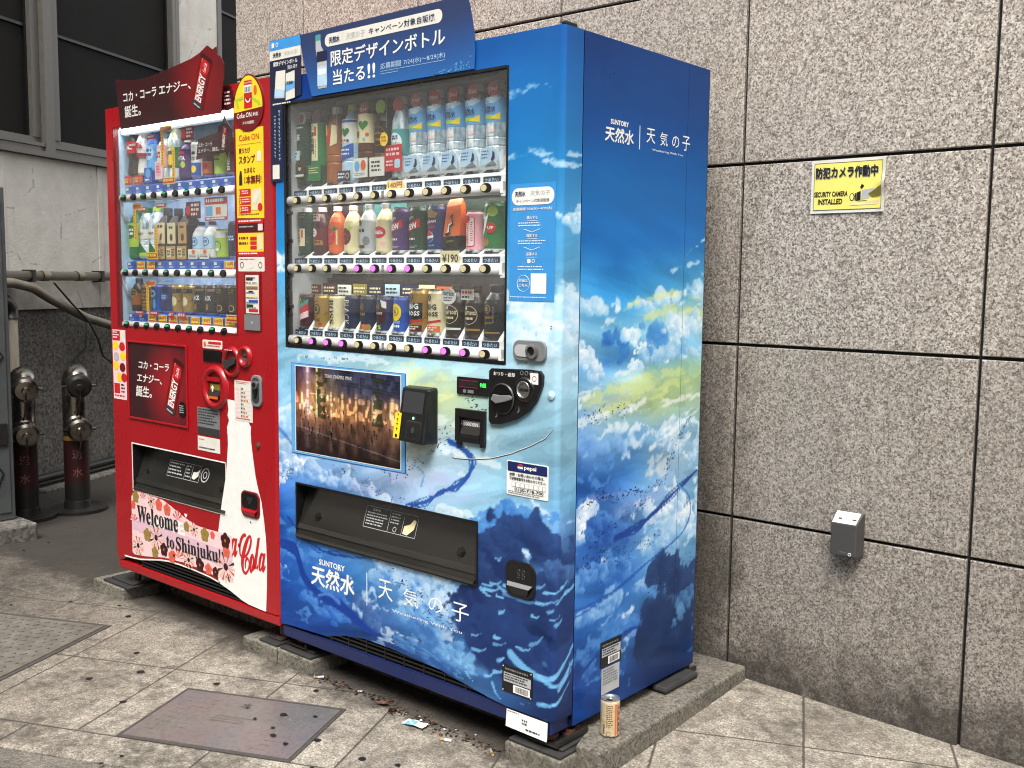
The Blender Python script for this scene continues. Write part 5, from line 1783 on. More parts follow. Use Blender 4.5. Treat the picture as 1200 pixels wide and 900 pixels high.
mb = MB(FRONT)
mb.rrect(-.170, -.028, .628, .720, .004, .0016, 'white', 0)
mb.rrect(-.167, -.031, .692, .718, .003, .0024, 'navy', n=3)
mb.disc(-.122, .705, .0095, .0095, .003, 'white', 20)
mb.poly([(-.122 + .0095 * math.cos(t), .705 + .0095 * math.sin(t)) for t in np.linspace(.25, PI - .35, 12)], .0034, 'inkred')
mb.poly([(-.122 + .0095 * math.cos(t), .705 + .0095 * math.sin(t)) for t in np.linspace(PI + .25, 2 * PI - .35, 12)], .0034, 'blue')
mb.text('pepsi', -.109, .698, 'white', .003, w=.042, h=.014, bold=.03)
mb.text('故障・お問い合わせの際は、', -.160, .680, 'ink', .0024, w=.12, h=.0085, bold=.015)
mb.text('下記管理番号をお知らせください。', -.160, .669, 'ink', .0024, w=.125, h=.0085, bold=.015)
mb.rect(-.152, -.036, .651, .664, .0024, 'ltgrey')
mb.rect(-.151, -.037, .652, .663, .003, 'white')
for k in range(7):
    mb.rect(-.138 + k * .0155, -.1365 + k * .0155, .652, .663, .0034, 'grey')
mb.text('0120-718-700', -.142, .641, 'ink', .0024, w=.1, h=.008, bold=.02)
mb.dashes(-.164, -.03, .630, .640, .0024, 'grey', 2, seed=4)
child(mb, 'service_label', bm_)

mb = MB(FRONT)
mb.rrect(-.148, -.038, .989, 1.044, .020, .009, 'grey', 0)
lk = child(mb, 'lock_plate', bm_, bevel=.003)
mb = MB(FRONT)
mb.rrect(-.140, -.062, 1.001, 1.032, .014, .0112, 'ltgrey', .009)
mb.lathe([(.0195, .009, 'steel'), (.0195, .016, 'steel'), (.012, .018, 'darkmetal'), (.010, .013, 'black'), (0, .013, 'black')], 22, (-.080, 0, 1.017), (0, -1, 0))
child(mb, 'lock', lk)

mb = MB(FRONT)
mb.rect(-.169, -.018, 1.1455, 1.447, .0012, 'skyblue')
M['skyblue2'] = c8('skyblue2', 58, 146, 214)
mb.m[-1] = mb.slot('skyblue2')
mb.rrect(-.163, -.022, 1.392, 1.436, .021, .0018, 'white')
mb.text('天然水', -.152, 1.414, 'navy', .0025, w=.036, h=.014, bold=.03)
mb.text('天気の子', -.1, 1.415, 'ltgrey', .0025, w=.065, h=.013)
mb.text('キャンペーン対象自販機', -.0925, 1.398, 'ink', .0025, w=.11, h=.0095, al='c')
mb.text('応募期間 7/24(水)〜8/29(木)', -.0935, 1.377, 'white', .0018, w=.13, h=.009, al='c', bold=.02)
for k, (t_, z) in enumerate((('購入する', 1.355), ('撮影する', 1.309), ('応募する', 1.262))):
    mb.text(t_, -.0935, z, 'white', .0018, w=.036, h=.009, al='c', bold=.02)
    mb.rect(-.1115, -.0755, z - .004, z - .003, .0018, 'white')
    if k < 2:
        mb.dashes(-.14, -.045, z - .02, z - .007, .0018, 'white', 2, .45, seed=k)
        for s_ in (-1, 1):
            mb.add([(-.0935, z - .033, .0018), (-.0935 + s_ * .027, z - .025, .0018), (-.0935 + s_ * .027, z - .0235, .0018), (-.0935, z - .0315, .0018)], [(0, 1, 2, 3)], 'white')
mb.rrect(-.108, -.097, 1.243, 1.254, .002, .0018, 'white', n=3)
mb.ring(-.088, 1.2485, .0035, .005, .0018, .0022, 'white', 14)
mb.dashes(-.14, -.045, 1.222, 1.236, .0018, 'white', 2, .45, seed=9)
mb.ring(-.121, 1.191, .0205, .0215, .0012, .0018, 'white', 30)
mb.text('詳細は', -.121, 1.194, 'white', .0018, w=.03, h=.009, al='c', bold=.015)
mb.text('こちら', -.121, 1.181, 'white', .0018, w=.03, h=.009, al='c', bold=.015)
mb.rect(-.0955, -.044, 1.165, 1.217, .0018, 'white')
mb.dashes(-.165, -.025, 1.152, 1.157, .0018, 'white', 1, .5, seed=11)
child(mb, 'campaign_sticker', bm_)

# delivery flap
def recess(mb, dp):
    """black-lined hollow behind a tilting flap"""
    e = .001
    mb.add([(FX0 + e, FZ0 + e, 0), (FX0 + e, FZ1 - e, 0), (FX0 + e, FZ1 - e, -dp), (FX0 + e, FZ0 + e, -dp)], [(0, 1, 2, 3)], 'black_plastic')
    mb.add([(FX1 - e, FZ0 + e, 0), (FX1 - e, FZ1 - e, 0), (FX1 - e, FZ1 - e, -dp), (FX1 - e, FZ0 + e, -dp)], [(0, 1, 2, 3)], 'black_plastic')
    mb.add([(FX0 + e, FZ1 - e, 0), (FX1 - e, FZ1 - e, 0), (FX1 - e, FZ1 - e, -dp), (FX0 + e, FZ1 - e, -dp)], [(0, 1, 2, 3)], 'black_plastic')
    mb.add([(FX0 + e, FZ0 + e, 0), (FX1 - e, FZ0 + e, 0), (FX1 - e, FZ0 + e, -dp), (FX0 + e, FZ0 + e, -dp)], [(0, 1, 2, 3)], 'black_plastic')
    mb.add([(FX0, FZ0, -dp), (FX1, FZ0, -dp), (FX1, FZ1, -dp), (FX0, FZ1, -dp)], [(0, 1, 2, 3)], 'black')


def flap_c(b, top, bot):
    t = (b - FZ0) / (FZ1 - FZ0)
    return bot * (1 - t) + top * t


def flap_panel(mb, top, bot):
    e = .004
    c0, c1 = flap_c(FZ0 + .004, top, bot), flap_c(FZ1 - .003, top, bot)
    mb.add([(FX0 + e, FZ0 + .004, c0), (FX1 - e, FZ0 + .004, c0), (FX1 - e, FZ1 - .003, c1), (FX0 + e, FZ1 - .003, c1), (FX0 + e, FZ0 + .004, c0 - .006), (FX1 - e, FZ0 + .004, c0 - .006), (FX1 - e, FZ1 - .003, c1 - .006), (FX0 + e, FZ1 - .003, c1 - .006)],
           [(0, 1, 2, 3), (0, 4, 5, 1), (1, 5, 6, 2), (2, 6, 7, 3), (3, 7, 4, 0)], 'smoke')
    for b0, b1, up in ((FZ0 + .030, FZ0 + .046, .005), (FZ0 + .003, FZ0 + .012, .006)):
        k0, k1 = flap_c(b0, top, bot), flap_c(b1, top, bot)
        mb.add([(FX0 + e, b0, k0), (FX1 - e, b0, k0), (FX1 - e, b0 + .002, k0 + up), (FX0 + e, b0 + .002, k0 + up), (FX1 - e, b1, k1 + up * .8), (FX0 + e, b1, k1 + up * .8), (FX1 - e, b1 + .003, k1), (FX0 + e, b1 + .003, k1)],
               [(0, 1, 2, 3), (3, 2, 4, 5), (5, 4, 6, 7)], 'smoke')


mb = MB(FRONT)
recess(mb, .07)
for a0, a1, b0, b1 in ((FX0 - .003, FX0 + .003, FZ0 - .003, FZ1 + .003), (FX1 - .003, FX1 + .003, FZ0 - .003, FZ1 + .003), (FX0 + .003, FX1 - .003, FZ1 - .003, FZ1 + .003), (FX0 + .003, FX1 - .003, FZ0 - .003, FZ0 + .003)):
    mb.box(a0, a1, b0, b1, -.01, .003, 'black_plastic')
child(mb, 'delivery_opening', bm_)
mb = MB(FRONT)
flap_panel(mb, -.05, .008)
flap = child(mb, 'delivery_flap', bm_)


def FLAPF(a, b, c):
    return (a, -(flap_c(b, -.05, .008) + c), b)


for x in (-.991, -.353):
    mb = MB(FLAPF)
    mb.disc(x, .431, .0125, .0125, .006, 'black_plastic', 18, 0)
    mb.disc(x, .431, .007, .007, .009, 'black_gloss', 14, .006)
    child(mb, 'stop_bolt', flap)
mb = MB(FLAPF)
xa, xb, za, zb = -.776, -.545, .434, .498
for a0, a1, b0, b1 in ((xa, xb, za, za + .0015), (xa, xb, zb - .0015, zb), (xa, xa + .0015, za, zb), (xb - .0015, xb, za, zb), (-.667, -.6655, za, zb), (-.606, -.6045, za, zb)):
    mb.rect(a0, a1, b0, b1, .001, 'ltgrey')
mb.dashes(-.745, -.71, .484, .493, .001, 'ltgrey', 1, .8, 3)
mb.dashes(-.768, -.674, .440, .481, .001, 'ltgrey', 5, .5, seed=3)
mb.dashes(-.66, -.612, .458, .492, .001, 'ltgrey', 4, .5, seed=5)
mb.ring(-.636, .446, .006, .008, .001, .0014, 'ltgrey', 14)
mb.poly([(-.600, .44), (-.58, .438), (-.556, .458), (-.552, .482), (-.562, .486), (-.575, .470), (-.598, .462)], .001, 'cream')
child(mb, 'warning_label', flap)

# coin return cup
mb = MB(FRONT)
mb.rrect(-.168, -.064, .353, .452, .028, .006, 'black_plastic', 0, 7)
ret = child(mb, 'coin_return', bm_, bevel=.004)
mb = MB(FRONT)
mb.rrect(-.160, -.072, .392, .446, .020, .0068, 'black_gloss', .006, 6)
for dx, dz in ((-.008, .006), (.008, .006), (-.008, -.007), (.008, -.007)):
    mb.ring(-.112 + dx, .418 + dz, .004, .0062, .0068, .0076, 'dkgrey', 14)
mb.add([(-.160, .392, .0068), (-.072, .392, .0068), (-.078, .383, .016), (-.154, .383, .016)], [(0, 1, 2, 3)], 'grey')
mb.add([(-.154, .383, .016), (-.078, .383, .016), (-.090, .360, .0075), (-.142, .360, .0075)], [(0, 1, 2, 3)], 'black_plastic')
child(mb, 'cup', ret)

mb = MB(FRONT)
mb.rrect(-.178, -.071, .079, .154, .003, .002, 'black', 0)
mb.dashes(-.168, -.08, .139, .147, .0026, 'grey', 1, .7, 3)
mb.rect(-.172, -.076, .108, .134, .0026, 'ltgrey')
mb.dashes(-.169, -.08, .111, .132, .0032, 'ink', 3, seed=8)
mb.rect(-.138, -.079, .083, .105, .0026, 'white')
rn = random.Random(4)
x = -.13
while x < -.087:
    w_ = rn.choice((.0008, .0014, .0022))
    mb.rect(x, x + w_, .086, .102, .0032, 'ink')
    x += w_ + rn.choice((.001, .0016))
for a in (-.174, -.075):
    for b in (.083, .150):
        mb.disc(a, b, .002, .002, .0032, 'white', 8)
child(mb, 'serial_plate', bm_)
mb = MB(FRONT)
mb.add([(-.162, .031, .0005), (-.018, .031, .0005), (-.0165, -.019, .007), (-.163, -.018, .003), (-.0165, -.010, .004)], [(0, 3, 2, 4, 1)], 'white')
mb.dashes(-.158, -.115, .022, .029, .0015, 'grey', 1, .5, seed=3)
mb.dashes(-.105, -.085, .0, .018, .0035, 'ink', 2, .6, seed=7)
mb.dashes(-.09, -.03, -.012, -.004, .0055, 'ink', 1, .6, seed=5)
child(mb, 'paper_tag', bm_)
# plates on the side panel
mb = MB(SIDE)
mb.rrect(.207, .307, .125, .199, .003, .002, 'black', 0)
mb.dashes(.214, .296, .184, .191, .0026, 'grey', 1, .7, 3)
mb.rect(.212, .302, .155, .180, .0026, 'ltgrey')
mb.dashes(.215, .298, .157, .178, .0032, 'ink', 3, seed=8)
mb.rect(.242, .298, .130, .152, .0026, 'white')
x = .25
while x < .291:
    w_ = rn.choice((.0008, .0014, .0022))
    mb.rect(x, x + w_, .133, .149, .0032, 'ink')
    x += w_ + rn.choice((.001, .0016))
child(mb, 'serial_plate', bm_)
mb = MB(SIDE)
mb.rect(.214, .301, .046, .121, .0012, 'ltgrey')
mb.dashes(.220, .295, .07, .117, .002, 'grey', 6, seed=2)
child(mb, 'metal_label', bm_)

# cardboard toppers
mb = MB(at_y(-.004))
bt = [(-1.035, 1.948), (-1.022, 1.88), (-.978, 1.756), (-.296, 1.756), (-.2935, 1.80), (-.296, 1.84), (-.303, 1.88), (-.313, 1.92), (-.323, 1.952)]
mb.poly(bt, .0022, 'banner_blue', 0)
c = .003
mb.rrect(-.913, -.415, 1.894, 1.931, .0175, c, 'offwhite')
mb.text('天然水', -.893, 1.902, 'navy', c + .0007, w=.05, h=.019, bold=.03)
mb.rect(-.829, -.828, 1.899, 1.926, c + .0007, 'ltgrey')
mb.text('天気の子', -.813, 1.902, 'ltgrey', c + .0007, w=.082, h=.02)
mb.text('キャンペーン対象自販機', -.713, 1.902, 'navy', c + .0007, w=.27, h=.020, bold=.008)
mb.text('限定デザインボトル', -.886, 1.833, 'white', c, w=.482, h=.047, bold=.018)
mb.text('当たる', -.876, 1.777, 'white', c, w=.145, h=.045, bold=.018)
mb.text('!!', -.720, 1.779, 'white', c, w=.034, h=.043, bold=.018)
mb.text('応募期間', -.664, 1.798, 'iceblue', c, w=.085, h=.0175)
mb.text('7/24(水)〜8/29(木)', -.567, 1.797, 'iceblue', c, w=.163, h=.0175)
mb.rect(-.664, -.404, 1.7925, 1.7935, c, 'iceblue')
mb.dashes(-.664, -.56, 1.782, 1.787, c, 'iceblue', 1, .4, seed=2)
# the printed water bottle
mb.poly([(-.957, 1.918), (-.934, 1.918), (-.931, 1.90), (-.912, 1.875), (-.905, 1.86), (-.903, 1.79), (-.906, 1.775), (-.945, 1.775), (-.949, 1.79), (-.9505, 1.86), (-.957, 1.895)], c, 'ltgrey')
mb.rrect(-.958, -.933, 1.918, 1.936, .003, c, 'teal')
mb.rect(-.9515, -.904, 1.855, 1.885, c + .0007, 'nightblue')
mb.rect(-.949, -.9045, 1.782, 1.84, c + .0007, 'iceblue')
mb.rect(-.946, -.908, 1.815, 1.832, c + .0012, 'white')
# pale sea spray along the lower corner
rn = random.Random(9)
for k in range(60):
    u = rn.random()
    x, z = -.45 + .15 * u, 1.757 + u * .036 * rn.uniform(.1, 1)
    mb.disc(x, z, rn.uniform(.001, .005), rn.uniform(.0008, .0022), c, 'skyblue', 6, None, .4)
child(mb, 'banner', bm_)
mb = MB(at_y(-.002))
mb.poly([(-1.194, 1.951), (-1.194, 1.505), (-1.132, 1.508), (-1.130, 1.752), (-1.034, 1.768), (-1.033, 1.951)], .0016, 'navy', 0)
mb.m[-8] = mb.slot('nightblue')
c = .0023
mb.rect(-1.193, -1.034, 1.918, 1.950, c, 'skyblue2')
mb.rrect(-1.181, -1.168, 1.927, 1.942, .002, c + .0007, 'white', n=3)
mb.ring(-1.154, 1.9345, .0045, .0065, c + .0003, c + .0007, 'white', 14)
mb.rect(-1.193, -1.034, 1.888, 1.918, c, 'offwhite')
mb.text('天然水', -1.175, 1.895, 'ink', c + .0007, w=.044, h=.016, bold=.03)
mb.text('天気の子', -1.118, 1.896, 'ltgrey', c + .0007, w=.066, h=.013)
mb.text('限定デザインボトル', -1.173, 1.868, 'white', c, w=.122, h=.0145, bold=.02)
mb.text('当たる!!', -1.101, 1.852, 'white', c, w=.048, h=.0125, bold=.02)
mb.poly([(-1.161, 1.853), (-1.112, 1.852), (-1.118, 1.766), (-1.171, 1.77)], c, 'offwhite')
mb.poly([(-1.167, 1.80), (-1.116, 1.79), (-1.118, 1.768), (-1.170, 1.772)], c + .0006, 'iceblue')
mb.poly([(-1.110, 1.84), (-1.065, 1.846), (-1.065, 1.762), (-1.112, 1.758)], c + .0004, 'offwhite')
mb.poly([(-1.111, 1.808), (-1.065, 1.814), (-1.065, 1.792), (-1.111, 1.784)], c + .001, 'skyblue')
mb.text('天然水', -1.107, 1.805, 'ink', c + .0016, w=.036, h=.011, bold=.03)
mb.dashes(-1.18, -1.06, 1.744, 1.754, c, 'offwhite', 1, .5, seed=6)
vmarks(mb, -1.146, 1.73, 1.58, .010, 'iceblue', c, 2)
vmarks(mb, -1.169, 1.715, 1.585, .009, 'iceblue', c, 5)
mb.rect(-1.184, -1.148, 1.515, 1.56, c, 'offwhite')
child(mb, 'corner_card', bm_)

# =================================================================== RED MACHINE
RX0, RX1, RZ0, RZ1, RD = -2.258, -1.181, 0.062, 1.842, 0.70
rm = thing('vending_machine', 'red drinks vending machine with a white bottle silhouette and script lettering', 'vending machine', (-1.72, 0.0, 0.0))
VX0, VX1, VZ0, VZ1 = -2.206, -1.396, 1.0, 1.768
FX0, FX1, FZ0, FZ1 = -2.116, -1.484, .360, .544
wave = [(-2.2, .076), (-2.14, .078), (-2.076, .083), (-2.0, .096), (-1.932, .108), (-1.87, .114), (-1.80, .116), (-1.696, .114), (-1.60, .109), (-1.53, .100), (-1.464, .086), (-1.40, .068), (-1.36, .061), (-1.30, .058), (-1.256, .057)]
mb = MB(FRONT)
RR = .018
mb.add([(RX0, RZ0, 0), (VX0, RZ0, 0), (VX0, RZ1, 0), (RX0, RZ1, 0)], [(0, 1, 2, 3)], 'red')
mb.add([(VX0, VZ1, 0), (VX1, VZ1, 0), (VX1, RZ1, 0), (VX0, RZ1, 0)], [(0, 1, 2, 3)], 'red')
mb.add([(VX1, VZ0, 0), (RX1 - RR, VZ0, 0), (RX1 - RR, RZ1, 0), (VX1, RZ1, 0)], [(0, 1, 2, 3)], 'red')
mb.poly([(VX0, RZ0)] + [(a, b) for a, b in wave] + [(RX1 - RR, .057), (RX1 - RR, FZ0), (VX0, FZ0)], 0, 'red')
for a0, a1, b0, b1 in ((VX0, FX0, FZ0, FZ1), (FX1, RX1 - RR, FZ0, FZ1), (VX0, RX1 - RR, FZ1, VZ0)):
    mb.rect(a0, a1, b0, b1, 0, 'red')
P, F = [], []
for i in range(7):
    t = i / 6 * PI / 2
    for b in (RZ0 - .004, RZ1):
        P.append((RX1 - RR + RR * math.sin(t), b, -RR + RR * math.cos(t)))
F = [(2 * i, 2 * i + 2, 2 * i + 3, 2 * i + 1) for i in range(6)]
mb.add(P, F, 'red', True)
mb.add([(RX1, RZ0 - .004, -RR), (RX1, RZ0 - .004, -.08), (RX1, RZ1, -.08), (RX1, RZ1, -RR)], [(0, 1, 2, 3)], 'red')
mb.add([(RX0, RZ0, 0), (RX0, RZ1, 0), (RX0, RZ1, -.08), (RX0, RZ0, -.08)], [(0, 1, 2, 3)], 'red')
mb.add([(RX0, RZ1, 0), (RX1 - RR, RZ1, 0), (RX1 - RR * .3, RZ1, -RR * .3), (RX1, RZ1, -RR), (RX1, RZ1, -.08), (RX0, RZ1, -.08)], [(0, 1, 2, 3, 4, 5)], 'red')
# white bottle silhouette running into the white wave
c = .0007
bl_ = [(-1.466, .774), (-1.336, .770), (-1.330, .735), (-1.340, .705), (-1.336, .696), (-1.328, .69), (-1.331, .667), (-1.327, .63), (-1.318, .58), (-1.305, .517), (-1.288, .47), (-1.274, .438), (-1.260, .37), (-1.251, .31), (-1.247, .22), (-1.25, .14), (-1.256, .057)]
bl2 = [(-1.475, .548), (-1.466, .616), (-1.470, .676), (-1.457, .700), (-1.466, .717), (-1.460, .738)]
left = [(-1.54, .102), (-1.541, .2), (-1.534, .30), (-1.51, .40), (-1.482, .50)]
mb.poly(bl_ + [(a, b) for a, b in reversed(wave[9:-1])] + left + bl2, c, 'white')
for (a0, b0), (a1, b1) in zip(wave[:-1], wave[1:-4] + wave[-4:]):
    if a0 < -1.53:
        mb.add([(a0, b0, c), (a1, b1, c), (a1, b1 + .006, c), (a0, b0 + .006, c)], [(0, 1, 2, 3)], 'white')
for ch, x0, x1, z0, z1, bo in (('𝓪', -1.462, -1.418, .215, .285, .015), ('𝓒', -1.410, -1.332, .164, .312, .012), ('𝓸', -1.350, -1.317, .176, .248, .02), ('𝓵', -1.322, -1.285, .182, .312, .022), ('𝓪', -1.296, -1.254, .192, .262, .015)):
    mb.text(ch, x0, z0, 'inkred', .0014 + .0002 * (x0 > -1.4), w=x1 - x0, h=z1 - z0, bold=bo)
mb.disc(-1.410, .262, .006, .008, .0014, 'inkred', 12)
mb.box(RX0 + .001, VX0, RZ0 + .06, RZ1 - .001, -.08, -.001, 'red')
mb.box(VX1, RX1 - .012, RZ0 + .06, RZ1 - .001, -.08, -.007, 'red')
for a0, a1, b0, b1 in ((VX0, VX1, RZ0 + .06, FZ0), (VX0, VX1, FZ1, VZ0), (VX0, FX0, FZ0, FZ1), (FX1, VX1, FZ0, FZ1)):
    mb.box(a0, a1, b0, b1, -.08, -.001, 'red')
mb.box(VX0, VX1, VZ1, RZ1 - .001, -.08, -.001, 'red')
door = child(mb, 'door', rm)
mb = MB()
mb.box(RX0 + .003, RX1 - .003, .081, RD, RZ0 - .03, RZ1 - .002, 'red', 'b0')
child(mb, 'body', rm)
# the body must leave room for the display: its front face is open and a liner sits inside
mb = MB(FRONT)
mb.box(RX0 + .004, RX1 - .001, .02, .055, -.08, -.001, 'red')
child(mb, 'base_skirt', rm, bevel=.006)
mb = MB(FRONT)
mb.box(-2.12, -1.30, .055, .125, -.04, -.03, 'black')
for k in range(4):
    mb.box(-2.08, -1.34, .060 + k * .013, .066 + k * .013, -.03, -.004, 'black_plastic')
child(mb, 'grille', rm)
for x, y in ((-1.235, .055), (-2.20, .055), (-1.235, .62), (-2.20, .62)):
    mb = MB()
    mb.lathe([(.012, .03, 'darkmetal'), (.012, -.03, 'darkmetal'), (.026, -.031, 'rust'), (.026, -.038, 'rust'), (0, -.038, 'rust')], 12, (x, y, 0))
    child(mb, 'foot', rm)

mb = MB(FRONT)
D0 = -.17
e = .003
for p, m_ in (([(VX0, VZ0, D0), (VX1, VZ0, D0), (VX1, VZ1, D0), (VX0, VZ1, D0)], 'ice_liner'), ([(VX0 + e, VZ0, -.002), (VX0 + e, VZ1, -.002), (VX0 + e, VZ1, D0), (VX0 + e, VZ0, D0)], 'iceblue'), ([(VX1 - e, VZ0, -.002), (VX1 - e, VZ1, -.002), (VX1 - e, VZ1, D0), (VX1 - e, VZ0, D0)], 'ltgrey'),
              ([(VX0, VZ0 + e, -.002), (VX1, VZ0 + e, -.002), (VX1, VZ0 + e, D0), (VX0, VZ0 + e, D0)], 'ltgrey'), ([(VX0, VZ1 - e, -.002), (VX1, VZ1 - e, -.002), (VX1, VZ1 - e, D0), (VX0, VZ1 - e, D0)], 'white')):
    mb.add(p, [(0, 1, 2, 3)], m_)
child(mb, 'display_cabinet', rm)
mb = MB(FRONT)
w = .006
for a0, a1, b0, b1 in ((VX0 - .001, VX0 + w, VZ0, VZ1), (VX1 - w, VX1 + .001, VZ0, VZ1), (VX0 + w, VX1 - w, VZ0 - .001, VZ0 + w), (VX0 + w, VX1 - w, VZ1 - w, VZ1 + .001)):
    mb.box(a0, a1, b0, b1, -.02, .001, 'reddark')
child(mb, 'window_frame', rm)
mb = MB(FRONT)
mb.box(VX0 + w, VX1 - w, VZ0 + w, VZ1 - w, -.007, -.0045, 'pane_glass')
child(mb, 'window_pane', rm)
mb = MB(FRONT)
mb.box(VX0 + .01, VX1 - .01, VZ1 - .026, VZ1 - .004, -.06, -.03, 'led_bar')
for k in range(11):
    x = VX0 + .05 + k * .071
    mb.disc(x, VZ1 - .018, .0042, .0042, -.0285, 'led', 10, -.03)
ls = child(mb, 'light_strip', rm)
for zz in (1.496, 1.210):
    mb = MB(FRONT)
    mb.box(VX0 + .05, VX1 - .03, zz - .007, zz - .002, -.046, -.036, 'led_soft')
    child(mb, 'light_strip', rm)
mb = MB(FRONT)
mb.box(VX0 + .03, VX1 - .02, VZ1 - .012, VZ1 - .006, -.028, -.012, 'led_soft')
child(mb, 'light_strip', rm)

ROWS_R = ((1.496, 1.548), (1.210, 1.262), (1.009, 1.060))
NR = 10
RXB = lambda i: -2.160 + .0735 * i
PR = {0: {}, 1: {1: '100円', 2: '100円', 9: '110円'}, 2: {2: '100円', 3: '100円', 4: '100円', 5: '100円', 6: '100円', 7: '100円', 8: '100円', 9: '100円'}}
for r, (zc, zb) in enumerate(ROWS_R):
    mb = MB(FRONT)
    R = .0145
    prof = [(-.035, -R), (-.012, -R)] + [(-.012 + R * .75 * math.sin(t), -R * math.cos(t)) for t in np.linspace(0.15, PI - .15, 9)] + [(-.012, R), (-.035, R)]
    xa, xb = -2.176, -1.42
    n = len(prof)
    P = [(x, zc + pz, pc) for x in (xa, xb) for pc, pz in prof]
    mb.add(P, [(i, i + 1, n + i + 1, n + i) for i in range(n - 1)] + [tuple(range(n - 1, -1, -1)), tuple(range(n, 2 * n))], 'plastic_white', True)
    mb.tube([(xa + .006, zc - .004, -.02), (xa - .012, zc - .02, -.02), (xa - .018, zc - .05, -.03), (xa - .02, zc - .09, -.04)], .006, 'plastic_white', 8)
    rail = child(mb, 'button_rail', rm)
    mb = MB(FRONT)
    z0 = zc + R - .001
    xl, xr = -2.145, -1.405
    mb.add([(xl, z0, -.03), (xr, z0, -.03), (xr, z0 + .030, -.034), (xl, z0 + .030, -.034), (xr, zb - .002, -.04), (xl, zb - .002, -.04), (xr, zb - .002, -.13), (xl, zb - .002, -.13), (xr, z0, -.13), (xl, z0, -.13)],
           [(0, 1, 2, 3), (3, 2, 4, 5), (5, 4, 6, 7), (7, 6, 8, 9), (0, 3, 5, 7, 9), (1, 2, 4, 6, 8)], 'blue')
    child(mb, 'tray', rm)
    for i in range(NR):
        x = -2.139 + .0732 * i
        mb = MB(FRONT)
        mb.disc(x, zc + .001, .0195, .0125, .0006, 'black', 18, -.004)
        mb.disc(x, zc - .001, .016, .009, .004, 'black_gloss', 18, .0006)
        mb.disc(x, zc + .0065, .0115, .0036, .0044, 'greenlit' if i % 2 == 0 else 'dkgrey', 14, .0006)
        child(mb, 'button', rail)
        mb = MB(FRONT)
        tx = RXB(i) + .016
        if i in PR[r]:
            mb.rect(tx - .029, tx + .029, z0 + .002, z0 + .031, -.0275, 'yellow')
            mb.rect(tx - .027, tx + .027, z0 + .0035, z0 + .008, -.0268, 'inkred')
            mb.text(PR[r][i], tx, z0 + .011, 'orange', -.0268, w=.048, h=.016, bold=.04, al='c', res=1)
        else:
            mb.rect(tx - .026, tx + .026, z0 + .002, z0 + .030, -.0275, 'blue')
            mb.rect(tx - .020, tx - .002, z0 + .017, z0 + .027, -.0268, 'offwhite')
            mb.dashes(tx - .018, tx + .02, z0 + .004, z0 + .013, -.0268, 'iceblue', 2, .5, seed=i + 20 * r)
        child(mb, 'price_tag', rail)


def pop_strip(a, z0, z1, foot=None, head=None):
    mb = MB(FRONT)
    mb.rect(a - .010, a + .010, z0, z1, -.016, 'yellow')
    mb.rect(a - .0105, a - .0088, z0, z1, -.0153, 'orange')
    mb.rect(a + .0088, a + .0105, z0, z1, -.0153, 'orange')
    k = z0 + .008
    while k < z1 - .01:
        mb.rect(a - .004, a + .004, k, k + .005, -.0153, 'orange')
        k += .0105
    if head:
        mb.rect(a - .012, a + head, z1 - .022, z1, -.0146, 'yellow')
        mb.rect(a - .008, a + head - .004, z1 - .018, z1 - .004, -.014, 'orange')
    if foot:
        mb.rect(a - foot, a + .010, z0, z0 + .026, -.0146, 'yellow')
        mb.rect(a - foot + .003, a + .007, z0 + .004, z0 + .022, -.014, 'inkred')
        mb.dashes(a - foot + .006, a + .004, z0 + .006, z0 + .02, -.0134, 'yellow', 1, .7, seed=3)
    child(mb, 'promotion_strip', rm)


pop_strip(-1.878, 1.60, 1.745, head=.065)
pop_strip(-1.805, 1.535, 1.665, foot=.072)
pop_strip(-2.085, 1.335, 1.472, head=.055)
pop_strip(-1.935, 1.262, 1.385, foot=.065)
pop_strip(-2.005, 1.055, 1.182, head=.06)
pop_strip(-1.412, 1.042, 1.185, foot=.075)
for (a0, a1, b0, b1, m_, ink) in ((-2.115, -2.052, 1.684, 1.702, 'inkred', 'white'), (-1.985, -1.93, 1.706, 1.722, 'inkred', 'white'), (-1.75, -1.67, 1.683, 1.732, 'deepred', 'rose'), (-1.93, -1.86, 1.452, 1.468, 'inkred', 'white'), (-2.06, -2.0, 1.44, 1.458, 'inkred', 'white'),
                                  (-1.73, -1.635, 1.405, 1.465, 'maroon', 'rose'), (-1.61, -1.47, 1.395, 1.475, 'inkred', 'white'), (-2.1, -2.035, 1.05, 1.065, 'inkred', 'rose'), (-1.99, -1.93, 1.05, 1.066, 'inkred', 'rose'),
                                  (-1.86, -1.825, 1.045, 1.066, 'inkred', 'rose'), (-1.80, -1.745, 1.045, 1.066, 'inkred', 'rose')):
    mb = MB(FRONT)
    mb.rrect(a0, a1, b0, b1, .004, -.016, m_)
    if a0 == -1.61:
        mb.rect(a0 + .003, a1 - .003, b0 + .012, b1 - .025, -.0153, 'offwhite')
        mb.rect(a0 + .006, a0 + .05, b0 + .016, b1 - .03, -.0148, 'skyblue')
        mb.rect(a0 + .07, a0 + .1, b0 + .02, b1 - .035, -.0148, 'orange')
        mb.dashes(a0 + .01, a1 - .008, b1 - .021, b1 - .004, -.0148, 'white', 1, .7, seed=7)
        mb.dashes(a0 + .01, a1 - .008, b0 + .002, b0 + .01, -.0148, 'white', 1, .7, seed=8)
    elif b1 - b0 > .04:
        mb.disc(a0 + .016, (b0 + b1) / 2, .014, .018, -.0150, 'inkred', 16)
        mb.dashes(a0 + .034, a1 - .006, b0 + .006, b1 - .006, -.0150, ink, 3, .65, seed=int(-a0 * 100))
    else:
        mb.dashes(a0 + .005, a1 - .005, b0 + .003, b1 - .002, -.0150, ink, 1, .7, seed=int(-a0 * 100))
    child(mb, 'drink_tag', rm)


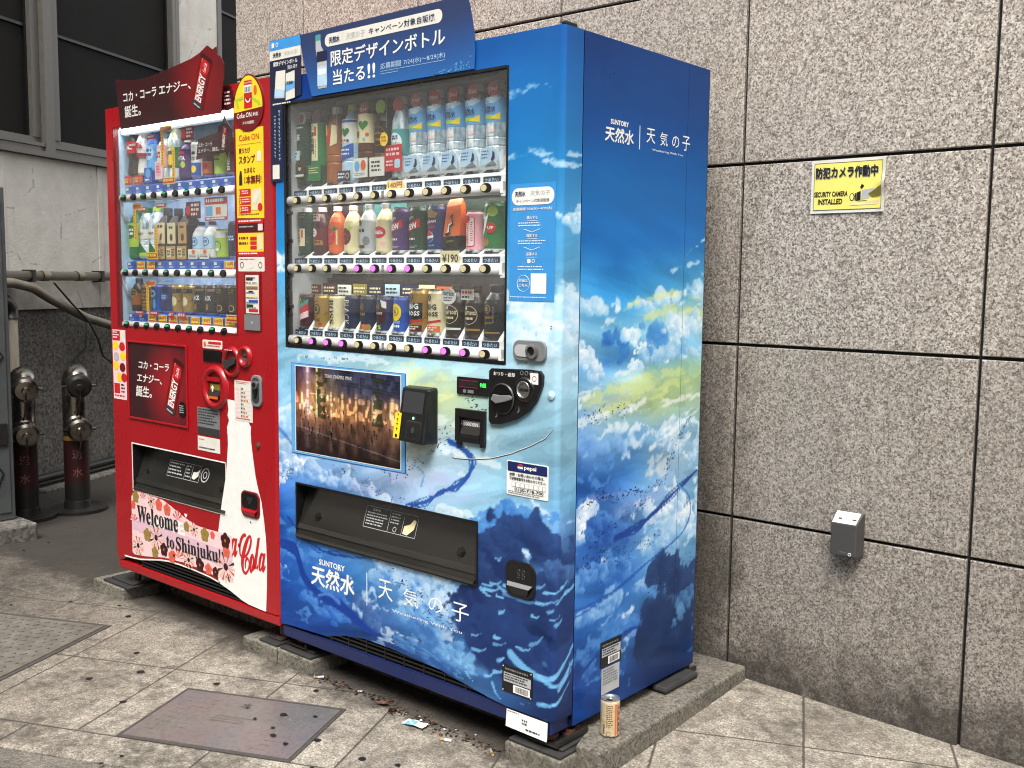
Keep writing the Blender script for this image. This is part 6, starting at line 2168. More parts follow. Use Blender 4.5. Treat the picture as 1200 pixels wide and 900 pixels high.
def energy_can(mb, p, wv, c, tilt_scale=1.0):
    """a printed red energy can seen standing: p = base centre, wv = (up vector x, up vector z), half width"""
    (bx, bz), (ux, uz), hw = p, wv[:2], wv[2]
    L = math.hypot(ux, uz)
    nx, nz = uz / L, -ux / L
    at = lambda u, v: (bx + ux * v + nx * hw * u, bz + uz * v + nz * hw * u)
    mb.poly([at(-.85, 0), (at(-.5, -.03)), at(.5, -.03), at(.85, 0), at(1, .05), at(1, .92), at(.82, .98), at(-.82, .98), at(-1, .92), at(-1, .05)], c, 'deepred')
    mb.poly([at(-.5, .06), at(.66, .06), at(.66, .93), at(-.5, .93)], c + .0005, 'midred')
    mb.poly([at(-.62, .08), at(-.42, .08), at(-.42, .92), at(-.62, .92)], c + .0007, 'coral')
    mb.poly([at(-.85, 0), at(-.5, -.03), at(.5, -.03), at(.85, 0), at(1, .05), at(.9, .075), at(-.9, .075), at(-1, .05)], c + .0008, 'dkgrey')
    mb.poly([at(-.6, .0), at(.4, -.005), at(.6, .02), at(-.5, .028)], c + .0012, 'ltgrey')
    mb.poly([at(-1, .90), at(1, .90), at(1, .93), at(.8, .98), at(-.8, .98), at(-1, .93)], c + .0008, 'maroon')
    cx, cz = at(.05, .76)
    mb.disc(cx, cz, hw * .72, hw * .72, c + .0009, 'inkred', 18)
    ang = math.atan2(uz, ux)
    tx, tz = at(.55, .10)
    mb.text('ENERGY', tx, tz, 'white', c + .0013, w=L * .52, h=hw * 1.05, bold=.035, rot=ang)
    mb.text('Coca-Cola', *at(.35, .68), 'white', c + .0014, w=L * .17, h=hw * .5, bold=.02, rot=ang)


mb = MB(lambda a, b, c: (a, -.012 - c - (b - 1.75) * .09, b))
bt = [(-2.12, 1.936), (-2.118, 1.752), (-1.452, 1.750), (-1.443, 1.80), (-1.420, 1.86), (-1.412, 1.906), (-1.428, 1.93), (-1.448, 1.94), (-1.447, 1.965), (-1.47, 1.958), (-1.50, 1.975), (-1.545, 1.958), (-1.60, 1.945), (-1.68, 1.936), (-1.78, 1.926), (-1.90, 1.916), (-2.0, 1.918), (-2.07, 1.928)]
mb.poly(bt, .0022, 'energy_red', 0)
c = .003
mb.text('コカ・コーラ', -2.075, 1.846, 'white', c, w=.235, h=.034, bold=.025, shear=.12)
mb.text('エナジー、', -1.825, 1.846, 'white', c, w=.205, h=.034, bold=.025, shear=.12)
mb.text('誕生。', -2.075, 1.789, 'white', c, w=.115, h=.043, bold=.025, shear=.12)
energy_can(mb, (-1.592, 1.786), (.088, .158, .036), c)
child(mb, 'banner', rm)
mb = MB(FRONT)
mb.poly([(-1.655, 1.61), (-1.475, 1.625), (-1.462, 1.60), (-1.45, 1.64), (-1.43, 1.66), (-1.437, 1.70), (-1.463, 1.725), (-1.478, 1.75), (-1.49, 1.722), (-1.518, 1.713), (-1.52, 1.695), (-1.64, 1.68)], -.014, 'maroon', -.0155)
mb.text('コカ・コーラ', -1.638, 1.652, 'white', -.0132, w=.085, h=.014, bold=.02)
mb.text('エナジー、誕生。', -1.640, 1.632, 'white', -.0132, w=.13, h=.014, bold=.02)
energy_can(mb, (-1.487, 1.633), (.016, .085, .014), -.0132)
child(mb, 'drink_tag', rm)
mb = MB(FRONT)
mb.disc(-1.432, 1.797, .031, .040, .0016, 'maroon', 16, 0)
for k in range(12):
    t = 2 * PI * k / 12
    mb.disc(-1.432 + .029 * math.cos(t), 1.797 + .038 * math.sin(t), .006, .007, .0015, 'maroon', 8)
mb.dashes(-1.453, -1.411, 1.773, 1.822, .0024, 'rose', 4, .6, seed=5)
child(mb, 'round_sticker', rm)

# egg-shaped app sign and the yellow cards below it
mb = MB(FRONT)
egg = lambda k, dx=0: [(-1.3135 + (.083 * k) * math.cos(t) * (1 - .16 * math.sin(t)), 1.772 + (.092 * k) * math.sin(t)) for t in np.linspace(0, 2 * PI, 40, endpoint=False)]
mb.poly(egg(1.0), .004, 'deepred', 0)
mb.poly([(a, max(b, 1.748 + (a + 1.31) * .05)) for a, b in egg(.94)], .0047, 'yellow')
mb.poly([(-1.385, 1.79), (-1.34, 1.795), (-1.34, 1.785), (-1.37, 1.782), (-1.365, 1.758), (-1.374, 1.757)], .0054, 'lime')
mb.poly([(-1.29, 1.79), (-1.25, 1.772), (-1.242, 1.758), (-1.256, 1.757), (-1.262, 1.766), (-1.29, 1.78)], .0054, 'lime')
mb.rect(-1.334, -1.291, 1.754, 1.843, .0056, 'inkred')
mb.rect(-1.334, -1.291, 1.803, 1.828, .0062, 'white')
for k in range(4):
    mb.rect(-1.329 + k * .009, -1.323 + k * .009, 1.806, 1.822, .0068, 'grey')
mb.text('Coca-Cola', -1.3125, 1.833, 'white', .0062, w=.036, h=.007, al='c')
mb.ring(-1.3125, 1.785, .010, .0145, .0058, .0064, 'white', 20)
mb.rect(-1.329, -1.296, 1.785, 1.802, .0066, 'inkred')
mb.disc(-1.272, 1.808, .009, .016, .0056, 'orange', 10)
mb.text('Coke ON', -1.377, 1.724, 'white', .0050, w=.082, h=.0165, bold=.012)
mb.text('対応', -1.288, 1.725, 'white', .0050, w=.03, h=.013, bold=.012)
mb.text('スマホ自販機', -1.3135, 1.702, 'white', .0047, w=.065, h=.0105, bold=.012, al='c')
child(mb, 'app_sign', rm)
mb = MB(FRONT)
mb.poly([(-1.3915, 1.692), (-1.2375, 1.689), (-1.2385, 1.393), (-1.389, 1.397)], .0012, 'yellow', 0)
c = .0019
mb.dashes(-1.35, -1.27, 1.676, 1.682, c, 'deepred', 1, .5, seed=2)
mb.text('Coke ON', -1.372, 1.650, 'inkred', c, w=.113, h=.020, bold=.012)
mb.rect(-1.375, -1.25, 1.638, 1.639, c, 'deepred')
mb.text('買うたび', -1.373, 1.609, 'deepred', c, w=.063, h=.018, bold=.025)
mb.text('スタンプ', -1.373, 1.575, 'deepred', c, w=.09, h=.027, bold=.035)
mb.rrect(-1.271, -1.25, 1.578, 1.612, .004, c, 'offwhite')
mb.text('たまると', -1.345, 1.544, 'deepred', c, w=.062, h=.017, bold=.025)
mb.text('1本無料!', -1.343, 1.506, 'deepred', c, w=.094, h=.030, bold=.035)
mb.poly([(-1.374, 1.505), (-1.356, 1.505), (-1.357, 1.535), (-1.360, 1.552), (-1.369, 1.552), (-1.373, 1.535)], c, 'dkbrown')
for k in range(3):
    z = 1.468 - k * .028
    mb.rect(-1.375, -1.310, z, z + .024, c, 'inkred')
    mb.text(str(k + 1), -1.372, z + .004, 'yellow', c + .0007, h=.016, bold=.03)
    mb.dashes(-1.359, -1.314, z + .005, z + .02, c + .0007, 'rose', 2, .6, seed=k)
mb.rect(-1.305, -1.25, 1.42, 1.49, c, 'cream')
mb.poly([(-1.298, 1.452), (-1.282, 1.44), (-1.262, 1.468), (-1.272, 1.486), (-1.29, 1.47)], c + .0007, 'offwhite')
mb.disc(-1.258, 1.43, .013, .013, c + .0007, 'inkred', 14)
mb.dashes(-1.38, -1.25, 1.402, 1.41, c, 'deepred', 1, .5, seed=7)
child(mb, 'app_card', rm)
mb = MB(FRONT)
mb.rect(-1.386, -1.241, 1.350, 1.392, .0012, 'maroon')
mb.rect(-1.386, -1.241, 1.378, 1.392, .0018, 'inkred')
mb.dashes(-1.38, -1.25, 1.380, 1.389, .0025, 'white', 1, .6, seed=1)
mb.dashes(-1.378, -1.29, 1.360, 1.370, .0018, 'ltgrey', 1, .5, seed=3)
mb.rect(-1.272, -1.246, 1.353, 1.375, .0018, 'rose')
child(mb, 'app_card', rm)
mb = MB(FRONT)
mb.rect(-1.386, -1.242, 1.284, 1.346, .0012, 'yellow')
mb.dashes(-1.38, -1.325, 1.30, 1.335, .0018, 'deepred', 2, .55, seed=4)
for k in range(3):
    mb.rect(-1.316, -1.28, 1.321 - k * .015, 1.333 - k * .015, .0018, 'inkred')
mb.rect(-1.276, -1.247, 1.29, 1.34, .0018, 'cream')
mb.rect(-1.386, -1.242, 1.270, 1.284, .0012, 'inkred')
mb.dashes(-1.382, -1.25, 1.272, 1.281, .0018, 'white', 1, .6, seed=5)
child(mb, 'app_card', rm)
mb = MB(FRONT)
mb.rrect(-1.387, -1.240, 1.218, 1.266, .004, .0012, 'offwhite', 0)
for k, x in enumerate((-1.366, -1.313, -1.262)):
    mb.ring(x, 1.239, .008, .011, .0012, .0019, 'deepred' if k != 1 else 'rose', 16)
mb.dashes(-1.378, -1.28, 1.254, 1.261, .0018, 'inkred', 1, .5, seed=9)
child(mb, 'app_card', rm)
mb = MB(FRONT)
mb.box(-1.352, -1.261, 1.020, 1.214, 0, .004, 'reddark')
mb.rect(-1.342, -1.268, 1.078, 1.206, .0046, 'offwhite')
for k, (cl, h_) in enumerate((('maroon', .016), ('white', .012), ('gold', .016), ('ink', .010), ('cream', .014), ('blue', .014), ('dkgreen', .014), ('inkred', .014))):
    z = 1.199 - .0152 * k
    mb.rect(-1.338 if k % 2 == 0 else -1.325, -1.30 if k % 3 == 0 else -1.273, z - h_ * .7, z, .0052, cl)
mb.dashes(-1.338, -1.272, 1.083, 1.20, .0058, 'grey', 7, .3, seed=10)
mb.box(-1.351, -1.263, 1.021, 1.074, .004, .0055, 'olive')
mb.m[-6:] = [mb.slot('grey')] * 6
mb.disc(-1.307, 1.047, .005, .005, .006, 'ltgrey', 10)
child(mb, 'emoney_panel', rm)

# advertisement window
mb = MB(FRONT)
AX0, AX1, AZ0, AZ1 = -2.127, -1.722, .652, .942
mb.rect(AX0, AX1, AZ0, AZ1, .0008, 'energy_poster')
rn = random.Random(2)
mb.text('コカ・コーラ', -2.055, .845, 'white', .0015, w=.218, h=.029, bold=.025, shear=.12)
mb.text('エナジー、', -2.068, .792, 'white', .0015, w=.178, h=.033, bold=.025, shear=.12)
mb.text('誕生。', -2.078, .735, 'white', .0015, w=.115, h=.043, bold=.025, shear=.12)
energy_can(mb, (-1.838, .696), (.072, .198, .038), .0015)
mb.disc(-1.752, .711, .026, .030, .003, 'black', 18)
mb.dashes(-1.771, -1.733, .695, .727, .0036, 'ltgrey', 4, .5, seed=6)
child(mb, 'advert', rm)
mb = MB(FRONT)
for a0, a1, b0, b1 in ((AX0 - .008, AX0, AZ0 - .008, AZ1 + .008), (AX1, AX1 + .008, AZ0 - .008, AZ1 + .008), (AX0, AX1, AZ1, AZ1 + .008), (AX0, AX1, AZ0 - .008, AZ0)):
    mb.box(a0, a1, b0, b1, 0, .006, 'red')
child(mb, 'advert_frame', rm, bevel=.002)

mb = MB(FRONT)
mb.rrect(-1.612, -1.491, .946, .976, .005, .0016, 'offwhite', 0)
mb.rect(-1.575, -1.497, .962, .971, .0022, 'inkred')
mb.dashes(-1.585, -1.497, .950, .959, .0022, 'inkred', 1, .6, seed=4)
mb.disc(-1.598, .960, .008, .010, .0022, 'orange', 10)
child(mb, 'pay_sticker', rm)
mb = MB(FRONT)
mb.rrect(-1.607, -1.492, .899, .941, .003, .004, 'black_gloss', 0)
child(mb, 'price_display', rm, bevel=.001)
mb = MB(FRONT)
mb.ring(-1.4315, .906, .036, .051, 0, .012, 'red', 36, 1.06)
mb.disc(-1.4315, .906, .037, .039, .002, 'deepred', 30)
mb.poly([(-1.473, .902), (-1.466, .912), (-1.445, .911), (-1.41, .925), (-1.397, .918), (-1.40, .903), (-1.43, .892), (-1.445, .882), (-1.462, .884)], .014, 'dkgrey', .004)
mb.dashes(-1.46, -1.41, .944, .95, .0126, 'rose', 1, .6, seed=4)
child(mb, 'return_lever', rm)
mb = MB(FRONT)
mb.ring(-1.3515, .929, .021, .036, 0, .014, 'red', 32, 1.06)
mb.disc(-1.3515, .929, .022, .023, .003, 'steel', 24)
mb.rrect(-1.366, -1.337, .926, .932, .003, .0037, 'ink', n=3)
child(mb, 'coin_slot', rm)
mb = MB(FRONT)
mb.ring(-1.5315, .810, .052, .077, 0, .016, 'red', 40, 1.03)
mb.box(-1.577, -1.494, .766, .845, -.004, .002, 'deepred')
mb.box(-1.580, -1.492, .832, .847, .0, .012, 'red')
mb.add([(-1.568, .776, .012), (-1.504, .776, .012), (-1.506, .808, .0025), (-1.566, .808, .0025)], [(0, 1, 2, 3)], 'smoke')
mb.rect(-1.566, -1.505, .785, .822, .0045, 'olive')
mb.poly([(-1.536, .820), (-1.526, .808), (-1.532, .808), (-1.532, .796), (-1.54, .796), (-1.54, .808), (-1.546, .808)], .0135, 'white')
mb.rect(-1.566, -1.505, .770, .779, .0135, 'orange')
mb.box(-1.583, -1.572, .768, .843, .0, .008, 'red')
mb.box(-1.499, -1.488, .768, .843, .0, .008, 'red')
mb.disc(-1.596, .812, .003, .003, .0165, 'deepred', 8)
child(mb, 'bill_slot', rm)
mb = MB(FRONT)
mb.rrect(-1.318, -1.259, .763, .871, .022, .008, 'grey', 0, 7)
lk = child(mb, 'lock_plate', rm, bevel=.003)
mb = MB(FRONT)
mb.rrect(-1.308, -1.269, .775, .862, .016, .0086, 'dkgrey', n=6)
mb.lathe([(.015, .008, 'steel'), (.015, .014, 'steel'), (.009, .015, 'black'), (0, .015, 'black')], 20, (-1.289, 0, .838), (0, -1, 0))
mb.poly([(-1.302, .825), (-1.276, .825), (-1.283, .800), (-1.289, .792), (-1.295, .800)], .0115, 'black', .008)
child(mb, 'lock', lk)
mb = MB(FRONT)
mb.rect(-1.421, -1.316, .705, .846, .0014, 'offwhite')
mb.dashes(-1.41, -1.33, .832, .842, .002, 'inkred', 2, .5, seed=3)
for k in range(8):
    z = .822 - k * .0135
    mb.rect(-1.416, -1.395, z - .008, z, .002, 'rose')
    for q_ in range(2 + (k * 5) % 4):
        mb.rect(-1.383 + q_ * .009, -1.378 + q_ * .009, z - .008, z - .001, .002, 'brown' if q_ < 2 else 'orange')
    mb.rect(-1.388, -1.322, z - .011, z - .0105, .002, 'ltgrey')
mb.dashes(-1.412, -1.325, .708, .716, .002, 'inkred', 1, .5, seed=8)
child(mb, 'calorie_card', rm)
mb = MB(FRONT)
mb.rect(-1.654, -1.513, .633, .732, .0012, 'grey')
mb.dashes(-1.648, -1.52, .667, .727, .0018, 'ink', 6, .5, seed=3)
mb.rect(-1.653, -1.514, .634, .660, .0018, 'dkgrey')
child(mb, 'notice_plate', rm)
mb = MB(FRONT)
mb.rect(-1.655, -1.514, .574, .626, .0012, 'offwhite')
mb.dashes(-1.645, -1.61, .610, .617, .0018, 'inkred', 1, .5, seed=3)
mb.dashes(-1.645, -1.52, .580, .588, .0018, 'ink', 1, .7, seed=5)
child(mb, 'address_sticker', rm)
mb = MB(FRONT)
mb.lathe([(.011, 0, 'rust'), (.010, .005, 'rust'), (0, .008, 'steel')], 14, (-1.288, 0, .630), (0, -1, 0))
child(mb, 'screw_cap', rm)
mb = MB(FRONT)
mb.rect(-2.249, -2.148, .712, .987, .0012, 'rose')
mb.rect(-2.247, -2.19, .945, .983, .0018, 'inkred')
mb.dashes(-2.243, -2.195, .95, .98, .0024, 'white', 3, .5, seed=2)
mb.rect(-2.185, -2.152, .945, .983, .0018, 'offwhite')
for k, (x, z, cl) in enumerate(((-2.225, .925, 'yellow'), (-2.175, .922, 'inkred'), (-2.22, .88, 'ltgrey'), (-2.17, .885, 'yellow'), (-2.225, .845, 'yellow'), (-2.175, .84, 'deepred'), (-2.2, .80, 'yellow'), (-2.165, .80, 'inkred'))):
    mb.disc(x, z, .022, .018, .0018 + .0003 * (k % 3), cl, 12)
mb.rect(-2.243, -2.2, .735, .775, .0018, 'inkred')
mb.dashes(-2.19, -2.155, .735, .775, .0018, 'ink', 3, .6, seed=2)
mb.dashes(-2.24, -2.16, .715, .73, .0018, 'inkred', 1, .5, seed=4)
child(mb, 'side_sticker', rm)

# delivery flap with white line round it
mb = MB(FRONT)
for a0, a1, b0, b1 in ((FX0 - .006, FX1 + .003, FZ1, FZ1 + .005), (FX0 - .006, FX0, FZ0 - .004, FZ1), (FX1, FX1 + .003, FZ0 - .002, FZ1), (FX0, FX1 + .003, FZ0 - .004, FZ0)):
    mb.rect(a0, a1, b0, b1, .0016, 'white')
child(mb, 'flap_trim', rm)
mb = MB(FRONT)
recess(mb, .075)
child(mb, 'delivery_opening', rm)
mb = MB(FRONT)
flap_panel(mb, -.06, .002)
flap = child(mb, 'delivery_flap', rm)
MBF = lambda a, b, c: (a, -(flap_c(b, -.06, .002) + c), b)
mb = MB(MBF)
xa, xb, za, zb = -1.915, -1.70, .441, .500
for a0, a1, b0, b1 in ((xa, xb, za, za + .0015), (xa, xb, zb - .0015, zb), (xa, xa + .0015, za, zb), (xb - .0015, xb, za, zb), (-1.80, -1.7985, za, zb), (-1.755, -1.7535, za, zb)):
    mb.rect(a0, a1, b0, b1, .0012, 'ltgrey')
mb.dashes(-1.908, -1.806, .446, .494, .0012, 'ltgrey', 4, .5, seed=3)
mb.dashes(-1.795, -1.76, .446, .494, .0012, 'ltgrey', 4, .5, seed=5)
mb.poly([(-1.748, .452), (-1.73, .448), (-1.71, .462), (-1.705, .488), (-1.722, .476), (-1.745, .474)], .0012, 'offwhite')
mb.ring(-1.668, .472, .021, .026, .0012, .002, 'ltgrey', 26)
mb.ring(-1.668, .472, .009, .013, .0012, .002, 'ltgrey', 20)
child(mb, 'warning_label', flap)
for x in (-2.05, -1.55):
    mb = MB(MBF)
    mb.disc(x, .44, .009, .009, .005, 'black_plastic', 14, 0)
    child(mb, 'stop_bolt', flap)

mb = MB(FRONT)
mb.rrect(-1.388, -1.281, .374, .466, .024, .006, 'deepred', 0, 7)
ret = child(mb, 'coin_return', rm, bevel=.004)
mb = MB(FRONT)
mb.rrect(-1.380, -1.289, .406, .460, .018, .0068, 'black_gloss', n=6)
for dx, dz in ((-.007, .006), (.007, .006), (0, -.006)):
    mb.ring(-1.334 + dx, .434 + dz, .004, .006, .0068, .0074, 'dkgrey', 12)
mb.add([(-1.380, .404, .0068), (-1.289, .404, .0068), (-1.294, .397, .014), (-1.375, .397, .014)], [(0, 1, 2, 3)], 'red')
mb.add([(-1.375, .397, .014), (-1.294, .397, .014), (-1.305, .380, .0075), (-1.365, .380, .0075)], [(0, 1, 2, 3)], 'red')
child(mb, 'cup', ret)
mb = MB(FRONT)
mb.disc(-1.337, .357, .0035, .0035, .002, 'dkgrey', 10)
child(mb, 'screw_cap', rm)

# pink welcome sticker with chrysanthemums
mb = MB(FRONT)
top = [(-2.134, .332), (-2.115, .350), (-2.07, .356), (-1.98, .356), (-1.90, .350), (-1.84, .334), (-1.78, .314), (-1.72, .299), (-1.66, .289), (-1.60, .288), (-1.54, .289), (-1.452, .289)]
bot = [(-1.449, .121), (-1.545, .121), (-1.60, .126), (-1.68, .131), (-1.76, .133), (-1.82, .130), (-1.90, .126), (-1.96, .117), (-2.04, .105), (-2.12, .098), (-2.136, .104)]
mb.poly(top + bot, .0015, 'rose')
mb.poly([(-2.135, .255), (-1.45, .225), (-1.45, .165), (-2.135, .20)], .0019, 'lilac')
mb.text('LOVE', -2.0, .235, 'white', .0022, w=.25, h=.05, bold=.04)
rn = random.Random(15)


def bloom(x, z, r, kind, c=.0026):
    if kind == 0:          # ray petals
        for k in range(16):
            t = 2 * PI * k / 16
            mb.poly([(x + r * .25 * math.cos(t), z + r * .25 * math.sin(t)), (x + r * math.cos(t - .09), z + r * math.sin(t - .09)), (x + r * math.cos(t + .09), z + r * math.sin(t + .09))], c, ('maroon' if k % 4 == 1 else 'coral') if k % 2 else 'cream')
        mb.disc(x, z, r * .25, r * .25, c + .0004, 'maroon', 10)
    elif kind == 1:        # scalloped plum blossom
        col = rn.choice(('coral', 'goldleaf', 'maroon', 'coral'))
        for k in range(5):
            t = 2 * PI * k / 5 + .3
            mb.disc(x + r * .52 * math.cos(t), z + r * .52 * math.sin(t), r * .45, r * .45, c + .0001 * k, col, 10)
        mb.disc(x, z, r * .2, r * .2, c + .0008, 'gold', 8)
    else:                  # fan of petals
        for k in range(9):
            t = PI * k / 9 + .1
            mb.poly([(x, z), (x + r * math.cos(t), z + r * math.sin(t)), (x + r * math.cos(t + .3), z + r * math.sin(t + .3))], c, 'coral' if k % 2 else 'rose')


for x, z, r, k in ((-2.10, .335, .020, 1), (-2.045, .338, .018, 2), (-1.985, .334, .020, 0), (-1.93, .328, .020, 1), (-1.872, .318, .020, 1), (-1.80, .292, .026, 2), (-1.74, .275, .016, 1), (-1.69, .272, .020, 0), (-1.62, .265, .022, 1), (-1.57, .272, .012, 1),
                   (-2.12, .30, .014, 1), (-2.115, .235, .022, 2), (-2.09, .14, .030, 0), (-2.02, .195, .022, 1), (-1.955, .195, .036, 0), (-1.90, .158, .022, 1), (-1.965, .135, .020, 1), (-1.80, .145, .032, 2), (-1.73, .15, .026, 0), (-1.845, .14, .02, 1),
                   (-1.655, .145, .022, 1), (-1.60, .14, .018, 1), (-1.555, .138, .016, 1), (-1.49, .265, .024, 1), (-1.485, .225, .018, 1), (-1.49, .17, .042, 0), (-1.475, .13, .014, 2)):
    bloom(x, z, r * 1.3, k)
c = .0042
mb.text('𝐖', -2.090, .238, 'ink', c, w=.070, h=.066, bold=.006)
mb.text('𝐞𝐥𝐜𝐨𝐦𝐞', -2.021, .238, 'ink', c, w=.226, h=.066, bold=.006, rot=.02)
mb.text('𝐭𝐨', -1.880, .172, 'ink', c, w=.055, h=.046, bold=.006)
mb.text('𝐒𝐡𝐢𝐧𝐣𝐮𝐤𝐮!', -1.812, .158, 'ink', c, w=.292, h=.068, bold=.006, rot=.015)
mb.poly([(-1.755, .318), (-1.745, .306), (-1.735, .318), (-1.738, .324), (-1.745, .320), (-1.752, .324)], .0012, 'white')
child(mb, 'welcome_sticker', rm)

# =================================================================== DRINKS ON SHOW
def wrap_frame(R, z0=0.0):
    f = lambda a, b, c: ((R + c) * math.sin(a / R), -(R + c) * math.cos(a / R), z0 + b)
    f.strip = R * 0.16
    return f


def lbl_patch(mb, R, pts, c, mat):
    mb.poly(pts, c, mat)


def dtext(mb, t, z, w, mat, c=.0008, a=0.0, bold=.03, h=None, **k):
    mb.text(t, a, z, mat, c, w=w, h=h, bold=bold, al=k.pop('al', 'c'), res=1, **k)


def marks(mb, z, w, hh, mat, a=0.0, c=.0014, seed=1, rows=1):
    mb.dashes(a - w / 2, a + w / 2, z, z + hh, c, mat, rows, .85, seed)


def curved_disc(mb, a, z, ra, rz, c, mat, n=16):
    mb.disc(a, z, ra, rz, c, mat, n)


def heart(mb, a, z, s, c, mat):
    pts = []
    for k in range(24):
        t = 2 * PI * k / 24
        pts.append((a + s * .0625 * 16 * math.sin(t) ** 3, z + s * .0625 * (13 * math.cos(t) - 5 * math.cos(2 * t) - 2 * math.cos(3 * t) - math.cos(4 * t))))
    mb.poly(pts, c, mat)


def drink(kind, x, y, z, h, r, body, cap, lab, lz, label, cat, group, decor=None, tagc=None, name=None):
    """one dummy drink; lz = label band (from, to) as parts of the height; tagc = neck tag colour"""
    r *= 1.1 if y == YB else 1.08
    t = thing(name or {'can': 'drink_can', 'slim': 'drink_can'}.get(kind, 'drink_bottle'), label, cat, (x, y, z), group)
    mb = MB()
    if kind in ('can',):
        mb.lathe([(r * .80, 0, 'aluminium'), (r * .86, .002, 'aluminium'), (r, h * .07, body), (r, h * .90, body), (r * .88, h * .965, 'aluminium')], 22)
        mb.build('can_body', t)
        m2 = MB()
        m2.lathe([(r * .90, h * .963, 'aluminium'), (r * .92, h, 'aluminium'), (r * .86, h, 'aluminium'), (r * .84, h * .975, 'aluminium'), (0, h * .975, 'aluminium')], 20)
        m2.build('lid', t)
        R = r
    elif kind == 'bottlecan':
        mb.lathe([(r * .86, 0, body), (r, .006, body), (r, h * .66, body), (r * .92, h * .73, body), (r * .56, h * .84, 'aluminium' if body != 'dkbrown' else body), (r * .5, h * .88, body)], 22)
        mb.build('bottle_body', t)
        m2 = MB()
        m2.lathe([(r * .58, h * .86, cap), (r * .58, h * .99, cap), (r * .54, h, cap), (0, h, cap)], 18)
        m2.build('cap', t)
        R = r
    elif kind == 'square':
        b = MB()
        b.box(-r, r, -r, r, .003, h * .66, body)
        b.add([(-r, -r, h * .66), (r, -r, h * .66), (r, r, h * .66), (-r, r, h * .66), (-r * .45, -r * .45, h * .84), (r * .45, -r * .45, h * .84), (r * .45, r * .45, h * .84), (-r * .45, r * .45, h * .84)], [(0, 1, 5, 4), (1, 2, 6, 5), (2, 3, 7, 6), (3, 0, 4, 7), (4, 5, 6, 7)], body)
        b.build('bottle_body', t, bevel=.004)
        m2 = MB()
        m2.lathe([(r * .52, h * .84, cap), (r * .52, h * .98, cap), (0, h * .98, cap)], 16)
        m2.build('cap', t)
        R = r
    else:
        hn = .76 if kind == 'bottle' else .72
        prof = [(r * .82, 0, body), (r * .96, h * .03, body), (r, h * .06, body), (r, h * .26, body), (r * .96, h * .275, body), (r, h * .29, body), (r, h * .36, body), (r * .965, h * .37, body), (r, h * .385, body), (r, h * (hn - .12), body), (r * .95, h * (hn - .05), body), (r * .72, h * (hn + .06), body), (r * .44, h * (hn + .14), body), (r * .42, h * .93, body)]
        if kind == 'contour':
            prof = [(r * .85, 0, body), (r * .95, h * .04, body), (r * .8, h * .28, body), (r * .95, h * .42, body), (r * .95, h * .60, body), (r * .7, h * .74, body), (r * .4, h * .88, body), (r * .4, h * .92, body)]
        mb.lathe(prof, 22)
        mb.build('bottle_body', t)
        m2 = MB()
        rc = r * .46
        m2.lathe([(rc * 1.06, h * .905, cap), (rc * 1.06, h * .92, cap), (rc, h * .925, cap), (rc, h * .995, cap), (rc * .9, h, cap), (0, h, cap)], 16)
        m2.build('cap', t)
        R = r
    # printed label or sleeve
    if kind == 'square':
        mb = MB(lambda a, b, c: (a, -r - c, b))
        if lab:
            mb.box(-r * .86, r * .86, h * lz[0], h * lz[1], 0, .0008, lab)
    else:
        mb = MB(wrap_frame(R))
        if lab:
            o = MB()
            mb.F = XYZ
            mb.lathe([(R + .0005, h * lz[0], lab), (R + .0007, h * lz[0] + .001, lab), (R + .0007, h * lz[1] - .001, lab), (R + .0005, h * lz[1], lab)], 22)
            mb.F = wrap_frame(R)
            mb.strip = mb.F.strip
    if decor:
        decor(mb, h, R)
    if mb.v:
        mb.build('label', t)
    if tagc:
        mt, txt, ink = tagc
        mb = MB(lambda a, b, c: (a, -r * .55 - c, b))
        zt = h * .90
        mb.disc(0.0, zt, .021, .021, .004, mt, 20, .002)
        if txt == 'dot':
            mb.disc(0, zt, .010, .014, .0046, ink, 14)
        elif txt:
            dtext(mb, txt, zt - .006, .028, ink, .0046, h=.011)
        mb.build('neck_tag', t)
    return t


def foot_card(x, y, z, w, h, mat, label, fn=None, parent=None):
    mb = MB(lambda a, b, c: (a, -c, b))
    mb.box(-w / 2, w / 2, 0, h, 0, .001, mat)
    if fn:
        fn(mb)
    o = mb.build('foot_card', parent)
    o.location = (x, y, z)
    return o


GA = 'drinks in the top row of the blue machine'
GB = 'drinks in the middle row of the blue machine'
GC = 'drinks in the bottom row of the blue machine'
YB = .078
YR = .07
z1, z2, z3 = 1.492, 1.274, 1.034


def bars(rows, mat, a0, a1, z0, z1, seed):
    return lambda mb, h, R: mb.dashes(a0, a1, h * z0, h * z1, .0012, mat, rows, .6, seed)


def d1(mb, h, R):
    mb.text('茶', -.004, h * .60, 'white', .001, h=.021, bold=.03, al='c')
    marks(mb, h * .76, .04, .007, 'white')
    curved_disc(mb, .004, h * .44, .007, .009, .001, 'olive')


def d2(mb, h, R):
    mb.rect(-.013, .016, h * .32, h * .80, .0012, 'cream')
    mb.vtext('伊右衛門', -.005, h * .70, .016, 'dkgreen', .0018, bold=.03)
    oval(mb, -.004, h * .75, .007, .008, .0018, 'dkgreen', .0015)
    mb.rect(.004, .011, h * .64, h * .76, .0018, 'inkred')
    vmarks(mb, .0085, h * .60, h * .36, .006, 'dkgreen', .0018)


def d3(mb, h, R):
    mb.rrect(-.026, -.006, h * .62, h * .76, .006, .0018, 'yellow')
    curved_disc(mb, -.004, h * .60, .018, .022, .0012, 'inkred')
    mb.poly([(.004, h * .48), (.028, h * .52), (.03, h * .74), (.012, h * .76)], .0014, 'cream')
    marks(mb, h * .66, .013, .007, 'inkred', -.016, .0024)


